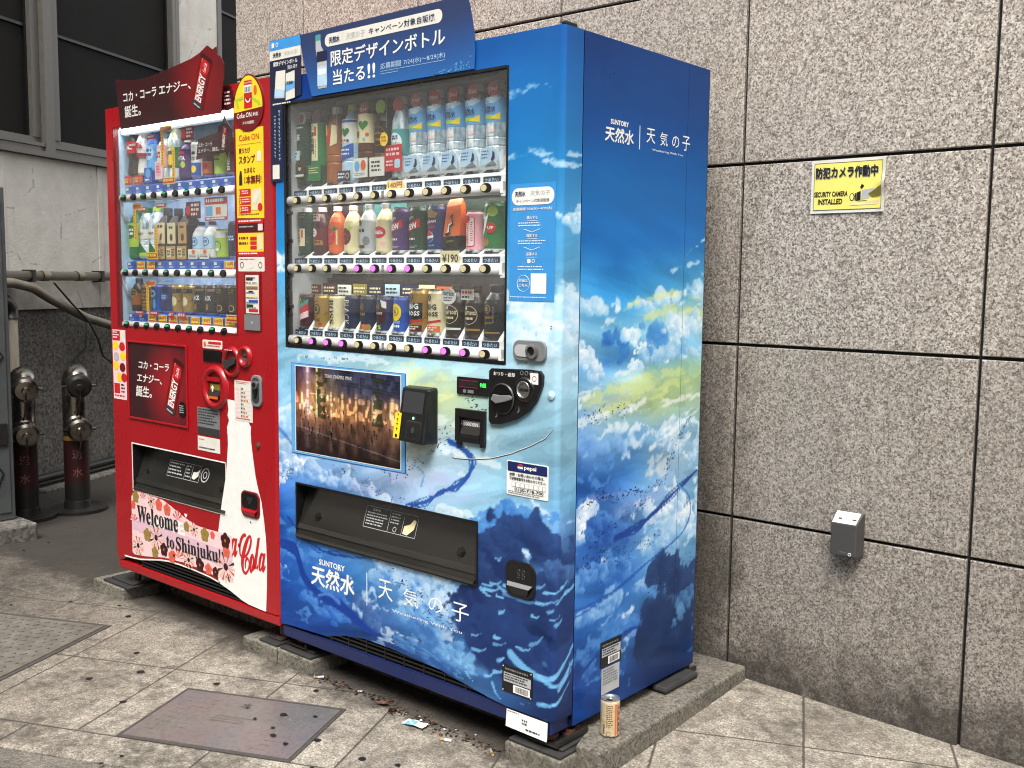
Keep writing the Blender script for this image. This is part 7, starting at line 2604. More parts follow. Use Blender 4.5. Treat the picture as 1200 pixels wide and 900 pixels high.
def d4(mb, h, R):
    heart(mb, .002, h * .64, .016, .0014, 'green')
    marks(mb, h * .62, .014, .014, 'navy', -.022, .0014, 3, 2)
    marks(mb, h * .52, .03, .008, 'orange', -.008, .0014, 4)
    curved_disc(mb, .012, h * .53, .005, .005, .0014, 'blue')
    mb.rect(-.04, .04, h * .76, h * .79, .0012, 'blue')
    mb.poly([(-.03, h * .26), (.03, h * .34), (.03, h * .5), (-.03, h * .42)], .0025, 'blue')
    mb.dashes(-.022, .02, h * .33, h * .43, .0032, 'white', 2, .5, 3)


def d5(mb, h, R):
    heart(mb, .008, h * .70, .017, .0014, 'green')
    mb.text('茶', -.016, h * .54, 'ink', .0014, h=.022, bold=.03, al='c')
    vmarks(mb, -.016, h * .73, h * .66, .010, 'ink', .0014)
    mb.rect(-.032, -.012, h * .74, h * .80, .0016, 'inkred')
    curved_disc(mb, .022, h * .58, .006, .006, .0014, 'orange')
    curved_disc(mb, .012, h * .52, .005, .005, .0014, 'skyblue')


def oval(mb, a, z, ra, rz, c, mat, w=.0012):
    P, F = [], []
    n = 28
    for i in range(n):
        t = 2 * PI * i / n
        P += [(a + (ra - w) * math.cos(t), z + (rz - w) * math.sin(t), c), (a + ra * math.cos(t), z + rz * math.sin(t), c)]
        j = (i + 1) % n
        F.append((2 * i, 2 * j, 2 * j + 1, 2 * i + 1))
    mb.add(P, F, mat)


def d6(mb, h, R):
    oval(mb, .0, h * .54, .027, .028, .001, 'gold')
    dtext(mb, 'Craft Boss', h * .56, .044, 'gold', .001)
    dtext(mb, 'TEA', h * .48, .022, 'gold', .001)
    mb.rect(-.04, .04, h * .29, h * .33, .0008, 'gold')
    marks(mb, h * .298, .03, .006, 'ink')


def d7(mb, h, R):
    mb.disc(-.002, h * .44, .026, .028, .0014, 'white', 20)
    dtext(mb, 'サイダー', h * .41, .036, 'teal', .002)
    marks(mb, h * .47, .026, .013, 'blue', 0, .002, 3, 2)
    mb.rect(-.010, .010, h * .345, h * .37, .002, 'inkred')


YE = lambda mb: (mb.disc(0, .01, .017, .020, .002, 'yellow', 18, .001), mb.dashes(-.012, .012, 0, .02, .0026, 'orange', 2, .7, 3))


def dw(mb, h, R):
    mb.poly([(-.03, h * .58), (.03, h * .55), (.03, h * .60), (-.03, h * .61)], .0012, 'lime')
    mb.poly([(.0, h * .57), (.03, h * .56), (.03, h * .64)], .0014, 'yellow')
    mb.poly([(-.03, h * .72), (-.01, h * .77), (.01, h * .73), (.03, h * .78), (.03, h * .8), (-.03, h * .8)], .0012, 'iceblue')
    dtext(mb, '天然水', h * .63, .042, 'navy', .0018, -.004, h=.019, shear=.1)
    dtext(mb, 'SUNTORY', h * .735, .024, 'white', .0018, -.004)
    mb.disc(.004, h * .44, .010, .006, .0012, 'rose', 12)


tops = [
    ('bottle', 'dkgreen', 'white', 'dkgreen', (.27, .80), 'dark green tea bottle with a white neck tag at the end of the top shelf', d1, ('white', 'dot', 'inkred')),
    ('bottle', 'dkgreen', 'green', 'green', (.26, .82), 'green tea bottle with a tall cream label strip and red neck tag', d2, ('deepred', '', 'white')),
    ('bottle', 'amber', 'white', None, (.4, .7), 'amber tea bottle with a white cap and round red label', d3, None),
    ('bottle', 'iceblue', 'lime', 'offwhite', (.50, .80), 'pale bottle with green heart on a white label and a blue slanted band', d4, None),
    ('bottle', 'brown', 'lime', 'cream', (.48, .84), 'brown tea bottle with green heart on a cream label and red neck tag', d5, ('inkred', '500', 'white')),
    ('bottle', 'dkbrown', 'green', 'dkbrown', (.28, .72), 'dark tea bottle with gold oval lettering and a lime green neck tag', d6, ('lime', '', 'ink')),
    ('bottle', 'pet_clear', 'white', 'teal', (.28, .60), 'clear bottle with a teal label and white oval above the 140 yen card', d7, ('inkred', '', 'white'))]
for i, (k, body, cap, lab, lz, L, fn, tg) in enumerate(tops):
    drink(k, BX(i), YB, z1, .24, .0315, body, cap, lab, lz, L, 'bottle', GA, fn, tg)
wl = ['clear water bottle with sky blue label next to the teal labelled bottle', 'clear water bottle with sky blue label, second of five from the teal one',
      'clear water bottle with sky blue label in the middle of the row of five', 'clear water bottle with sky blue label, fourth of five from the teal one', 'clear water bottle with sky blue label, last of five beside the campaign sticker']
for i in range(5):
    drink('bottle', BX(7 + i), YB, z1, .245, .0315, 'pet_clear', 'white', 'skyblue', (.53, .80), wl[i], 'bottle', 'five water bottles in the top row of the blue machine', dw, ('inkred', '550ml', 'white'))

# cards at the feet of the top row
FC = []


def fcard(x, z, w, h, mat, lab, fn=None, y=.043):
    o = foot_card(x, y, z, w, h, mat, lab, fn)
    tag(o, lab, 'card')
    return o


fcard(BX(0) + .002, z1 + .028, .050, .048, 'deepred', 'small foot card with a framed portrait in front of the dark green tea bottle',
      lambda mb: (mb.rect(-.022, .022, .010, .044, .0016, 'dkgreen'), mb.disc(.003, .03, .007, .009, .0022, 'skin', 12), mb.poly([(-.012, .0105), (.018, .0105), (.012, .022), (-.006, .022)], .0020, 'ink'), mb.disc(.003, .036, .0075, .005, .0026, 'ink', 10), mb.rect(-.022, .022, .003, .010, .0016, 'offwhite')))
fcard(BX(0) - .018, z1 + .083, .042, .030, 'rose', 'pale green and white speech card stuck beside the dark green tea bottle', lambda mb: (mb.rect(-.0205, .0205, .001, .029, .0014, 'iceblue'), mb.dashes(-.017, .017, .004, .026, .002, 'green', 2, .6, 5)))
fcard(BX(1) + .002, z1 + .014, .064, .050, 'green', 'green foot card in front of the green tea bottle', lambda mb: mb.dashes(-.026, .026, .02, .042, .0016, 'cream', 3, .5, 7))
fcard(BX(3) - .004, z1 + .005, .060, .032, 'navy', 'navy foot card in front of the pale bottle with green heart', lambda mb: (mb.dashes(-.026, .006, .006, .026, .0016, 'white', 2, .6, 4), mb.disc(.018, .016, .009, .009, .0018, 'yellow', 14), mb.disc(.018, .016, .006, .006, .0022, 'navy', 12)))
fcard(BX(4) - .002, z1 + .012, .066, .058, 'offwhite', 'white foot card with blue and orange discs in front of the brown tea bottle', lambda mb: (mb.disc(-.014, .034, .012, .016, .0016, 'skyblue', 16), mb.disc(.014, .036, .012, .016, .0016, 'orange', 16), mb.dashes(-.026, .026, .004, .014, .0016, 'grey', 2, .5, 4)))
fcard(BX(5) - .002, z1 + .012, .066, .056, 'offwhite', 'white foot card with dark writing in front of the dark tea bottle', lambda mb: (mb.dashes(-.024, .026, .010, .046, .0016, 'ink', 3, .55, 6)))
fcard(BX(6) + .0, z1 + .022, .074, .076, 'inkred', 'red foot card with pale writing in front of the teal labelled bottle', lambda mb: (mb.dashes(-.03, .03, .040, .068, .0016, 'rose', 2, .6, 7), mb.rrect(.006, .03, .008, .034, .006, .0016, 'iceblue'), mb.dashes(-.03, .0, .012, .032, .0016, 'rose', 2, .6, 8)), y=.038)
for i in range(5):
    fcard(BX(7 + i), z1 + .004, .064, .030, 'ltgrey', 'pale foot card shaped like a cloud before ' + ['the water bottle next to the teal one', 'the second water bottle from the teal one', 'the middle one of five water bottles', 'the fourth water bottle from the teal one', 'the last water bottle by the sticker'][i],
          lambda mb: (mb.poly([(-.032, .012), (.028, .012), (.033, .036), (.024, .052), (.012, .062), (.002, .056), (-.012, .062), (-.026, .054), (-.034, .034)], .0016, 'iceblue', .0004), mb.dashes(-.028, .0, .026, .052, .0024, 'blue', 3, .4, 4), mb.poly([(.006, .026), (.013, .022), (.021, .03), (.020, .044), (.013, .05), (.011, .036)], .0026, 'navy'), mb.poly([(-.016, .010), (.028, .012), (.014, .024)], .0030, 'grey')))
o = foot_card(BX(6) - .031, .030, z1 + .105, .001, .001, 'yellow', '', YE)
tag(o, 'round yellow price sticker on a stalk beside the teal labelled bottle', 'sticker')
o.name = 'round_sticker'


# middle row
def m1(mb, h, R):
    mb.rect(-.018, .016, h * .18, h * .55, .0012, 'cream')
    mb.vtext('伊右衛門', -.009, h * .54, .010, 'dkgreen', .0018, bold=.03)
    mb.rect(.003, .009, h * .36, h * .52, .0018, 'inkred')
    mb.dashes(-.02, .02, h * .76, h * .86, .0012, 'gold', 2, .5, 3)


def m2(mb, h, R):
    mb.disc(-.008, h * .46, .014, .014, .0014, 'white', 16)
    mb.rect(-.022, .026, h * .2, h * .30, .0014, 'gold')
    mb.dashes(-.016, .02, h * .21, h * .29, .002, 'deepred', 1, .7, 3)
    mb.dashes(-.02, .004, h * .42, h * .5, .002, 'inkred', 2, .6, 5)
    mb.rect(-.018, .018, h * .70, h * .86, .0012, 'rose')
    mb.dashes(-.014, .014, h * .72, h * .84, .0018, 'deepred', 2, .6, 3)


def fruit(col, leaf):
    def f(mb, h, R):
        mb.disc(-.004, h * .36, .021, .026, .0012, col, 20)
        mb.poly([(.004, h * .5), (.012, h * .58), (.024, h * .54), (.014, h * .48)], .0018, leaf)
        for k in range(10):
            rn_ = random.Random(k * 7 + len(col))
            mb.disc(-.014 + .022 * rn_.random(), h * (.24 + .24 * rn_.random()), .0011, .0011, .0018, 'cream', 6)
        mb.rect(.019, .024, h * .2, h * .5, .0012, 'cream')
    return f


def m5(mb, h, R):
    mb.disc(-.011, h * .62, .011, .010, .0014, 'gold', 16)
    mb.disc(-.011, h * .62, .008, .007, .0018, 'brown', 14)
    marks(mb, h * .42, .034, .013, 'ink', -.002, .0014, 5)
    mb.disc(.014, h * .26, .012, .014, .0014, 'grey', 14)
    mb.rect(-.02, .01, h * .12, h * .18, .0014, 'brown')


def m6(mb, h, R):
    mb.disc(.0, h * .42, .026, .020, .0012, 'rose', 20)
    mb.disc(.0, h * .42, .024, .018, .0016, 'inkred', 20)
    dtext(mb, 'Bikkle', h * .38, .032, 'white', .0022, h=.012)
    mb.disc(.014, h * .2, .010, .006, .0014, 'pink', 12)


def dew(c1, word):
    def f(mb, h, R):
        mb.poly([(-.028, h * .42), (.024, h * .56), (.022, h * .74), (-.030, h * .56)], .0012, c1)
        mb.text('Mtn', -.018, h * .68, 'ltgrey', .0014, w=.024, h=.011, rot=.35, bold=.03, res=1)
        mb.text('DEW', -.024, h * .47, 'white', .0018, w=.042, h=.017, rot=.22, bold=.04, res=1)
        mb.dashes(-.020, .014, h * .27, h * .33, .0014, 'rose', 1, .8, 5)
        mb.dashes(-.018, .018, h * .1, h * .16, .0012, 'ltgrey', 2, .5, 3)
    return f


def m9(mb, h, R):
    dtext(mb, 'JAPAN', h * .60, .034, 'rose', .0016, h=.010, rot=.12)
    dtext(mb, 'COLA', h * .50, .030, 'inkred', .0016, h=.010, rot=.12)
    mb.poly([(-.02, h * .86), (0, h * .90), (.022, h * .82), (.014, h * .72), (-.016, h * .74)], .0012, 'gold')
    zc = h * .33
    mb.disc(-.006, zc, .0155, .0155, .0012, 'white', 22)
    mb.poly([(-.006 + .0148 * math.cos(t), zc + .0148 * math.sin(t)) for t in np.linspace(.35, PI - .1, 12)], .0017, 'inkred')
    mb.poly([(-.006 + .0148 * math.cos(t), zc + .0148 * math.sin(t)) for t in np.linspace(PI + .45, 2 * PI - .1, 12)], .0017, 'blue')
    dtext(mb, 'pepsi', h * .13, .022, 'skyblue', .0012, h=.007)


def m11(mb, h, R):
    mb.rrect(-.016, .016, h * .14, h * .84, .006, .0012, 'inkred')
    mb.rrect(-.014, .014, h * .155, h * .825, .005, .0017, 'rose')
    mb.disc(-.008, h * .78, .010, .010, .0022, 'inkred', 12)
    mb.vtext('いちごミルク', -.006, h * .72, .0095, 'inkred', .0024, bold=.03)
    mb.dashes(.004, .012, h * .25, h * .72, .0022, 'ink', 9, .4, 5)


def m12(mb, h, R):
    mb.text('7', -.028, h * .34, 'white', .0014, w=.030, h=h * .42, bold=.06, shear=.15)
    mb.disc(.008, h * .48, .0145, .0145, .0022, 'inkred', 20)
    dtext(mb, 'UP', h * .445, .018, 'white', .003, .008, h=.009)
    mb.disc(.012, h * .8, .016, .014, .0008, 'lime', 14)
    mb.disc(-.012, h * .2, .014, .012, .0008, 'gold', 14)


mids = [
    ('small', .152, .0275, 'dkgreen', 'white', 'dkgreen', (.60, .90), 'small green tea bottle in a dark green neck sleeve on the middle shelf', m1),
    ('small', .150, .0275, 'maroon', 'rose', 'deepred', (.18, .56), 'small dark red bottle with a white round badge on the middle shelf', m2),
    ('small', .150, .0270, 'orange', 'offwhite', 'orange', (.16, .60), 'small orange juice bottle with a printed orange fruit', fruit('inkred', 'green')),
    ('small', .150, .0270, 'cream', 'offwhite', 'cream', (.16, .60), 'small pale apple juice bottle with a printed red apple', fruit('deepred', 'lime')),
    ('small', .152, .0280, 'ltgrey', 'grey', 'ltgrey', (.12, .66), 'small silver milk coffee bottle with a round brown badge', m5),
    ('small', .152, .0280, 'cream', 'grey', 'cream', (.12, .66), 'small cream coloured bottle with a red cloud-shaped badge', m6),
    ('can', .136, .0300, 'purple', '', None, (0, 1), 'dark purple can with slanted red and white lettering', dew('inkred', 'Violet')),
    ('can', .137, .0300, 'dkgreen', '', None, (0, 1), 'dark green can with slanted red and white lettering', dew('inkred', 'Original')),
    ('can', .138, .0300, 'navy', '', None, (0, 1), 'navy blue cola can with a round red white and blue emblem', m9)]
for i, (k, h, r, body, cap, lab, lz, L, fn) in enumerate(mids):
    drink(k, BX(i), YB, z2, h, r, body, cap or 'white', lab, lz, L, 'can' if k == 'can' else 'bottle', GB, fn)
drink('can', BX(10), YB, z2, .117, .0285, 'pink', '', None, (0, 1), 'short pink can with a framed vertical red inscription', 'can', GB, m11)
drink('can', BX(11), YB, z2, .138, .0335, 'green', '', None, (0, 1), 'tall green lemon drink can with a big white numeral and red spot', 'can', GB, m12)
# the leaning orange pouch
t = thing('drink_pouch', 'tall orange and black drink pouch leaning above the 190 yen card', 'pouch', (BX(9), YB - .01, z2), GB)
mb = MB()
h = .150
mb.add([(-.032, -.018, .0), (.028, -.018, .0), (.028, .018, 0), (-.032, .018, 0), (-.030, -.02, h * .3), (.034, -.02, h * .32), (.034, .02, h * .32), (-.030, .02, h * .3), (-.024, -.012, h * .86), (.034, -.012, h * .9), (.034, .006, h * .9), (-.024, .006, h * .86), (-.02, -.004, h), (.03, -.004, h * 1.02), (.03, .0, h * 1.02), (-.02, 0, h)],
       [(0, 1, 5, 4), (1, 2, 6, 5), (2, 3, 7, 6), (3, 0, 4, 7), (3, 2, 1, 0)], 'black')
o_ = len(mb.v) - 16
for f in [(4, 5, 9, 8), (5, 6, 10, 9), (6, 7, 11, 10), (7, 4, 8, 11), (8, 9, 13, 12), (9, 10, 14, 13), (10, 11, 15, 14), (11, 8, 12, 15), (12, 13, 14, 15)]:
    mb.f.append(tuple(o_ + q_ for q_ in f)); mb.m.append(mb.slot('orange')); mb.sm.append(False)
mb.build('pouch_body', t, bevel=.003)
mb = MB(lambda a, b, c: (a, -.0225 - c + .006 * max(0, (b - h * .3) / (h * .6)) * 1.6, b))
for pts, m_, c_ in (([(-.022, .052), (-.008, .060), (-.012, .078), (.004, .082), (-.004, .102), (.010, .112), (.002, .098), (.012, .078), (-.002, .074), (.002, .054), (-.012, .046)], 'black', .001), ([(-.018, .055), (-.010, .060), (-.008, .080), (.002, .084), (.0, .096), (.005, .081), (-.005, .076), (-.004, .058)], 'offwhite', .0016)):
    mb.poly(pts, c_, m_)
mb.text('power', -.012, h * .18, 'olive', .002, w=.03, h=.008, bold=.03)
mb.build('label', t)


# bottom row
def b1(mb, h, R):
    mb.poly([(-.024, h * .62), (.024, h * .86), (.024, h * .70), (-.024, h * .46)], .0008, 'teal')
    mb.poly([(-.024, h * .50), (.024, h * .74), (.024, h * .52), (-.024, h * .30)], .0009, 'inkred')
    mb.poly([(-.024, h * .36), (.024, h * .52), (.024, h * .34), (-.024, h * .2)], .0010, 'rose')
    mb.poly([(-.024, h * .84), (-.004, h * .88), (-.01, h * .7), (-.024, h * .66)], .0010, 'yellow')
    mb.poly([(-.01, h * .8), (.016, h * .88), (.01, h * .76), (-.012, h * .68)], .0011, 'green')


def emb(mb, a, z, s, c, m0, m1):
    mb.disc(a, z, s, s * 1.1, c, m0, 18)
    mb.disc(a, z, s * .78, s * .88, c + .0005, m1, 16)
    mb.disc(a - s * .1, z + s * .1, s * .38, s * .5, c + .001, m0, 10)
    mb.poly([(a - s * .5, z - s * .5), (a + s * .5, z - s * .5), (a + s * .15, z - s * .05), (a - s * .2, z - s * .05)], c + .001, m0)


def b2(mb, h, R):
    emb(mb, 0, h * .58, .015, .0012, 'dkbrown', 'gold')
    dtext(mb, 'BOSS', h * .24, .026, 'dkbrown', .0012, h=.008)
    mb.disc(.014, h * .16, .006, .005, .0016, 'inkred', 10)


def vert(word, ink, size=.040):
    def f(mb, h, R):
        mb.text(word, -.013, h * .86, ink, .0012, w=h * .68, h=.022, rot=-PI / 2, bold=.0)
    return f


def b5(mb, h, R):
    emb(mb, -.006, h * .70, .010, .0012, 'gold', 'nightblue')
    marks(mb, h * .44, .036, .011, 'gold', 0, .0012, 6)
    for k in range(4):
        mb.disc(-.02 + k * .013, h * .14, .0085, .010, .0012 + k * .0004, 'gold' if k % 2 else 'orange', 12)


def b6(mb, h, R):
    emb(mb, -.008, h * .72, .010, .0012, 'gold', 'nightblue')
    mb.poly([(-.024, h * .62), (.0, h * .7), (.022, h * .66), (.022, h * .3), (-.024, h * .22)], .0008, 'maroon')
    dtext(mb, 'BOSS', h * .5, .024, 'offwhite', .0014, h=.008)
    mb.poly([(.004, h * .9), (.024, h * .84), (.024, h * .66), (.010, h * .7)], .001, 'offwhite')
    mb.text('2', -.02, h * .1, 'lime', .0014, w=.012, h=.016, bold=.04)
    mb.text('%', -.006, h * .1, 'lime', .0014, w=.014, h=.014, bold=.04)


def b7(mb, h, R):
    mb.disc(-.002, h * .58, .020, .026, .0012, 'yellow', 20)
    emb(mb, -.002, h * .60, .012, .0018, 'olive', 'yellow')
    dtext(mb, 'BOSS', h * .28, .028, 'iceblue', .0012, h=.009)
    marks(mb, h * .17, .03, .009, 'white', 0, .0012, 7)


def big(panel, ink):
    def f(mb, h, R):
        mb.rect(-.03, .03, h * .34, h * .70, .0008, panel) if panel else None
        emb(mb, -.010, h * .82, .010, .0012, 'dkbrown', 'gold')
        dtext(mb, 'BIG', h * .56, .036, ink, .0014, h=h * .125)
        dtext(mb, 'BOSS', h * .42, .044, ink, .0014, h=h * .105)
        mb.poly([(-.03, h * .30), (.03, h * .36), (.03, h * .31), (-.03, h * .25)], .001, 'inkred')
        mb.rect(-.03, .028, h * .10, h * .22, .0024, 'maroon' if panel else 'orange')
        mb.dashes(-.026, .024, h * .115, h * .205, .003, 'rose' if panel else 'offwhite', 2, .7, 3)
    return f


def craft(head):
    def f(mb, h, R):
        oval(mb, .0, h * .44, .026, .026, .001, 'cream')
        mb.disc(-.010, h * .57, .004, .006, .0012, 'offwhite', 10)
        dtext(mb, 'CRAFT BOSS', h * .44, .044, 'cream', .001, h=.011)
        marks(mb, h * .35, .03, .008, 'cream', 0, .001, 3)
        mb.rect(-.034, .034, h * .15, h * .19, .001, head)
    return f


def b12(mb, h, R):
    emb(mb, -.004, h * .56, .011, .0012, 'gold', 'ink')
    dtext(mb, 'PREMIUM', h * .38, .034, 'gold', .0012, h=.008)
    dtext(mb, 'BLACK', h * .29, .026, 'gold', .0012, h=.007)
    mb.dashes(.014, .017, h * .3, h * .6, .0012, 'ltgrey', 10, .4, 3)
    mb.rect(-.034, .034, h * .12, h * .15, .001, 'gold')


bots = [
    ('can', .113, .0265, 'maroon', 'short can with rainbow red and teal stripes at the end of the bottom shelf', b1),
    ('can', .113, .0265, 'gold', 'short gold coffee can with a dark round emblem', b2),
    ('can', .113, .0265, 'cream', 'short cream coffee can with big black lettering running down it', vert('𝐁𝐎𝐒𝐒', 'ink')),
    ('can', .113, .0265, 'nightblue', 'short black coffee can with white lettering running down it', vert('BLACK', 'ltgrey')),
    ('can', .113, .0265, 'nightblue', 'short navy coffee can with gold discs round its foot', b5),
    ('can', .113, .0265, 'navy', 'short navy and dark red coffee can with lime figures near its foot', b6),
    ('can', .113, .0265, 'blue', 'short blue coffee can with a yellow oval', b7),
    ('can', .137, .0285, 'gold', 'tall gold coffee can with a black band and white lettering', big('black', 'white')),
    ('can', .137, .0285, 'cream', 'tall cream coffee can with brown lettering and an orange strip', big(None, 'dkbrown'))]
for i, (k, h, r, body, L, fn) in enumerate(bots):
    drink(k, BX(i), YB, z3, h, r, body, '', None, (0, 1), L, 'can', GC, fn)
drink('small', BX(9), YB, z3, .150, .0295, 'dkbrown', 'dkgrey', 'dkbrown', (.2, .66), 'dark coffee bottle with a white oval neck tag on the bottom shelf', 'bottle', GC, craft('offwhite'))
drink('small', BX(10), YB, z3, .150, .0295, 'dkbrown', 'dkbrown', 'dkbrown', (.2, .66), 'dark coffee bottle with a square white card at its neck', 'bottle', GC, craft('gold'))
drink('bottlecan', BX(11), YB, z3, .152, .0315, 'black', 'ink', 'black', (.05, .64), 'black bottle can with gold emblem next to the end of the bottom shelf', 'bottle', GC, b12)
o = fcard(BX(9) - .004, z3 + .105, .001, .001, 'offwhite', 'white oval card with dark lettering at the neck of a coffee bottle', lambda mb: (mb.disc(0, .012, .030, .023, .002, 'white', 24, .001), mb.text('CRAFT BOSS', 0, .014, 'ink', .0026, w=.044, h=.010, al='c', bold=.03, rot=-.06), mb.dashes(-.018, .018, -.004, .010, .0026, 'ink', 2, .5, 3)), y=.046)
o = fcard(BX(10) - .006, z3 + .108, .048, .030, 'offwhite', 'square white card with red lettering at the neck of a coffee bottle', lambda mb: (mb.dashes(-.02, .02, .016, .026, .0016, 'inkred', 1, .8, 3), mb.dashes(-.02, .014, .004, .012, .0016, 'ink', 1, .7, 5)), y=.046)
mb = MB(FRONT)

# ---- the red machine's drinks
GD = 'drinks in the top row of the red machine'
GE = 'drinks in the middle row of the red machine'
GF = 'drinks in the bottom row of the red machine'


def word(w_, ink, z=.55, wd=.04, hh=None, panel=None, pz=None):
    def f(mb, h, R):
        if panel:
            mb.rect(-R * 1.3, R * 1.3, h * pz[0], h * pz[1], .0010, panel)
        dtext(mb, w_, h * z, wd, ink, .0016, h=hh)
    return f


def fanta(mb, h, R):
    mb.disc(.0, h * .5, .022, .024, .0012, 'purple', 18)
    mb.disc(.012, h * .36, .010, .012, .0014, 'lime', 12)
    dtext(mb, 'FANTA', h * .46, .042, 'white', .002, h=.016)
    mb.poly([(-.02, h * .6), (.02, h * .62), (.014, h * .68), (-.014, h * .67)], .0014, 'inkred')


def lemon(mb, h, R):
    mb.disc(.004, h * .36, .016, .020, .0012, 'yellow', 18)
    mb.disc(.010, h * .56, .010, .009, .0014, 'lime', 12)
    marks(mb, h * .50, .036, .013, 'white', 0, .0018, 3)


def tree_bars(m1_, m2_, seed):
    def f(mb, h, R):
        mb.disc(0, h * .55, R * .8, h * .14, .0010, m1_, 16)
        mb.dashes(-R * .7, R * .7, h * .47, h * .62, .0016, m2_, 2, .7, seed)
    return f


top_r = [
    ('contour', .215, .031, 'dkbrown', 'deepred', 'inkred', (.40, .60), 'contoured brown cola bottle with red label and cap', word('Cola', 'white', .46, .042, .022)),
    ('contour', .215, .031, 'offwhite', 'inkred', 'white', (.36, .60), 'contoured white cola bottle with red script label', word('Cola', 'inkred', .46, .042, .022, 'inkred', (.32, .38))),
    ('bottle', .205, .032, 'blue', 'blue', 'skyblue', (.22, .70), 'blue bottle with sky blue label between two cola and sport bottles', tree_bars('iceblue', 'blue', 3)),
    ('bottle', .180, .032, 'pet_clear', 'skyblue', 'pink', (.30, .75), 'clear bottle with a pink and blue label behind the yellow strips', tree_bars('offwhite', 'inkred', 5)),
    ('bottle', .212, .031, 'pet_clear', 'green', 'green', (.22, .58), 'clear lime soda bottle with a green cap and label', lemon),
    ('small', .150, .031, 'purple', 'offwhite', 'purple', (.15, .74), 'short purple grape soda bottle with a white cap', fanta),
    ('can', .135, .0285, 'offwhite', '', None, (0, 1), 'white can with black lettering and a blue foot', lambda mb, h, R: (mb.rect(-.034, .034, h * .08, h * .42, .0008, 'blue'), mb.disc(.006, h * .25, .012, .013, .0014, 'yellow', 14), marks(mb, h * .62, .042, .014, 'ink', 0, .0014, 5), mb.dashes(-.02, .02, h * .48, h * .58, .0014, 'ink', 2, .7, 3))),
    ('can', .135, .0290, 'maroon', '', None, (0, 1), 'dark red and gold vitamin can with black lettering', lambda mb, h, R: (mb.poly([(-.03, h * .9), (-.01, h * .9), (-.03, h * .6)], .001, 'gold'), mb.rect(-.034, .034, h * .1, h * .42, .0008, 'orange'), mb.disc(.006, h * .3, .012, .012, .0014, 'inkred', 14), marks(mb, h * .52, .040, .020, 'ink', 0, .0014, 4))),
    ('can', .135, .0290, 'lime', '', None, (0, 1), 'bright yellow green can with black lettering', lambda mb, h, R: (marks(mb, h * .52, .040, .020, 'ink', 0, .0014, 8), mb.dashes(-.02, .02, h * .38, h * .46, .0014, 'ink', 1, .6, 3))),
    ('can', .142, .0265, 'deepred', '', None, (0, 1), 'dark red energy drink can with white lettering running up it', lambda mb, h, R: (mb.text('ENERGY', .008, h * .12, 'white', .0014, w=h * .55, h=.013, rot=PI / 2, bold=.03), mb.disc(0, h * .8, .010, .011, .0012, 'inkred', 14)))]
for i, (k, h, r, body, cap, lab, lz, L, fn) in enumerate(top_r):
    dz = .036 if i < 2 else 0.002
    drink(k, RXB(i), YR, 1.548 + dz, h, r, body, cap or 'white', lab, lz, L, 'can' if k == 'can' else 'bottle', GD, fn)
for i in range(2):
    o = fcard(RXB(i), 1.549, .058, .034, 'inkred', ('red foot box under the brown cola bottle' if i == 0 else 'red foot box under the white cola bottle'), lambda mb: (mb.dashes(-.024, .004, .006, .026, .0016, 'yellow', 2, .7, 3), mb.disc(.016, .017, .009, .010, .0018, 'orange', 12)), y=.036)
fcard(RXB(2) - .002, 1.552, .056, .054, 'blue', 'blue foot card in front of the sky blue bottle', lambda mb: (mb.disc(0, .034, .018, .018, .0016, 'skyblue', 16), mb.dashes(-.02, .02, .004, .014, .0016, 'white', 1, .7, 2)), y=.036)
fcard(RXB(3) + .0, 1.560, .052, .066, 'rose', 'pink and white foot card by the yellow promotion strips', lambda mb: (mb.rrect(-.02, .014, .012, .06, .006, .0016, 'pink'), mb.dashes(-.014, .01, .02, .05, .0022, 'inkred', 3, .6, 2)), y=.036)

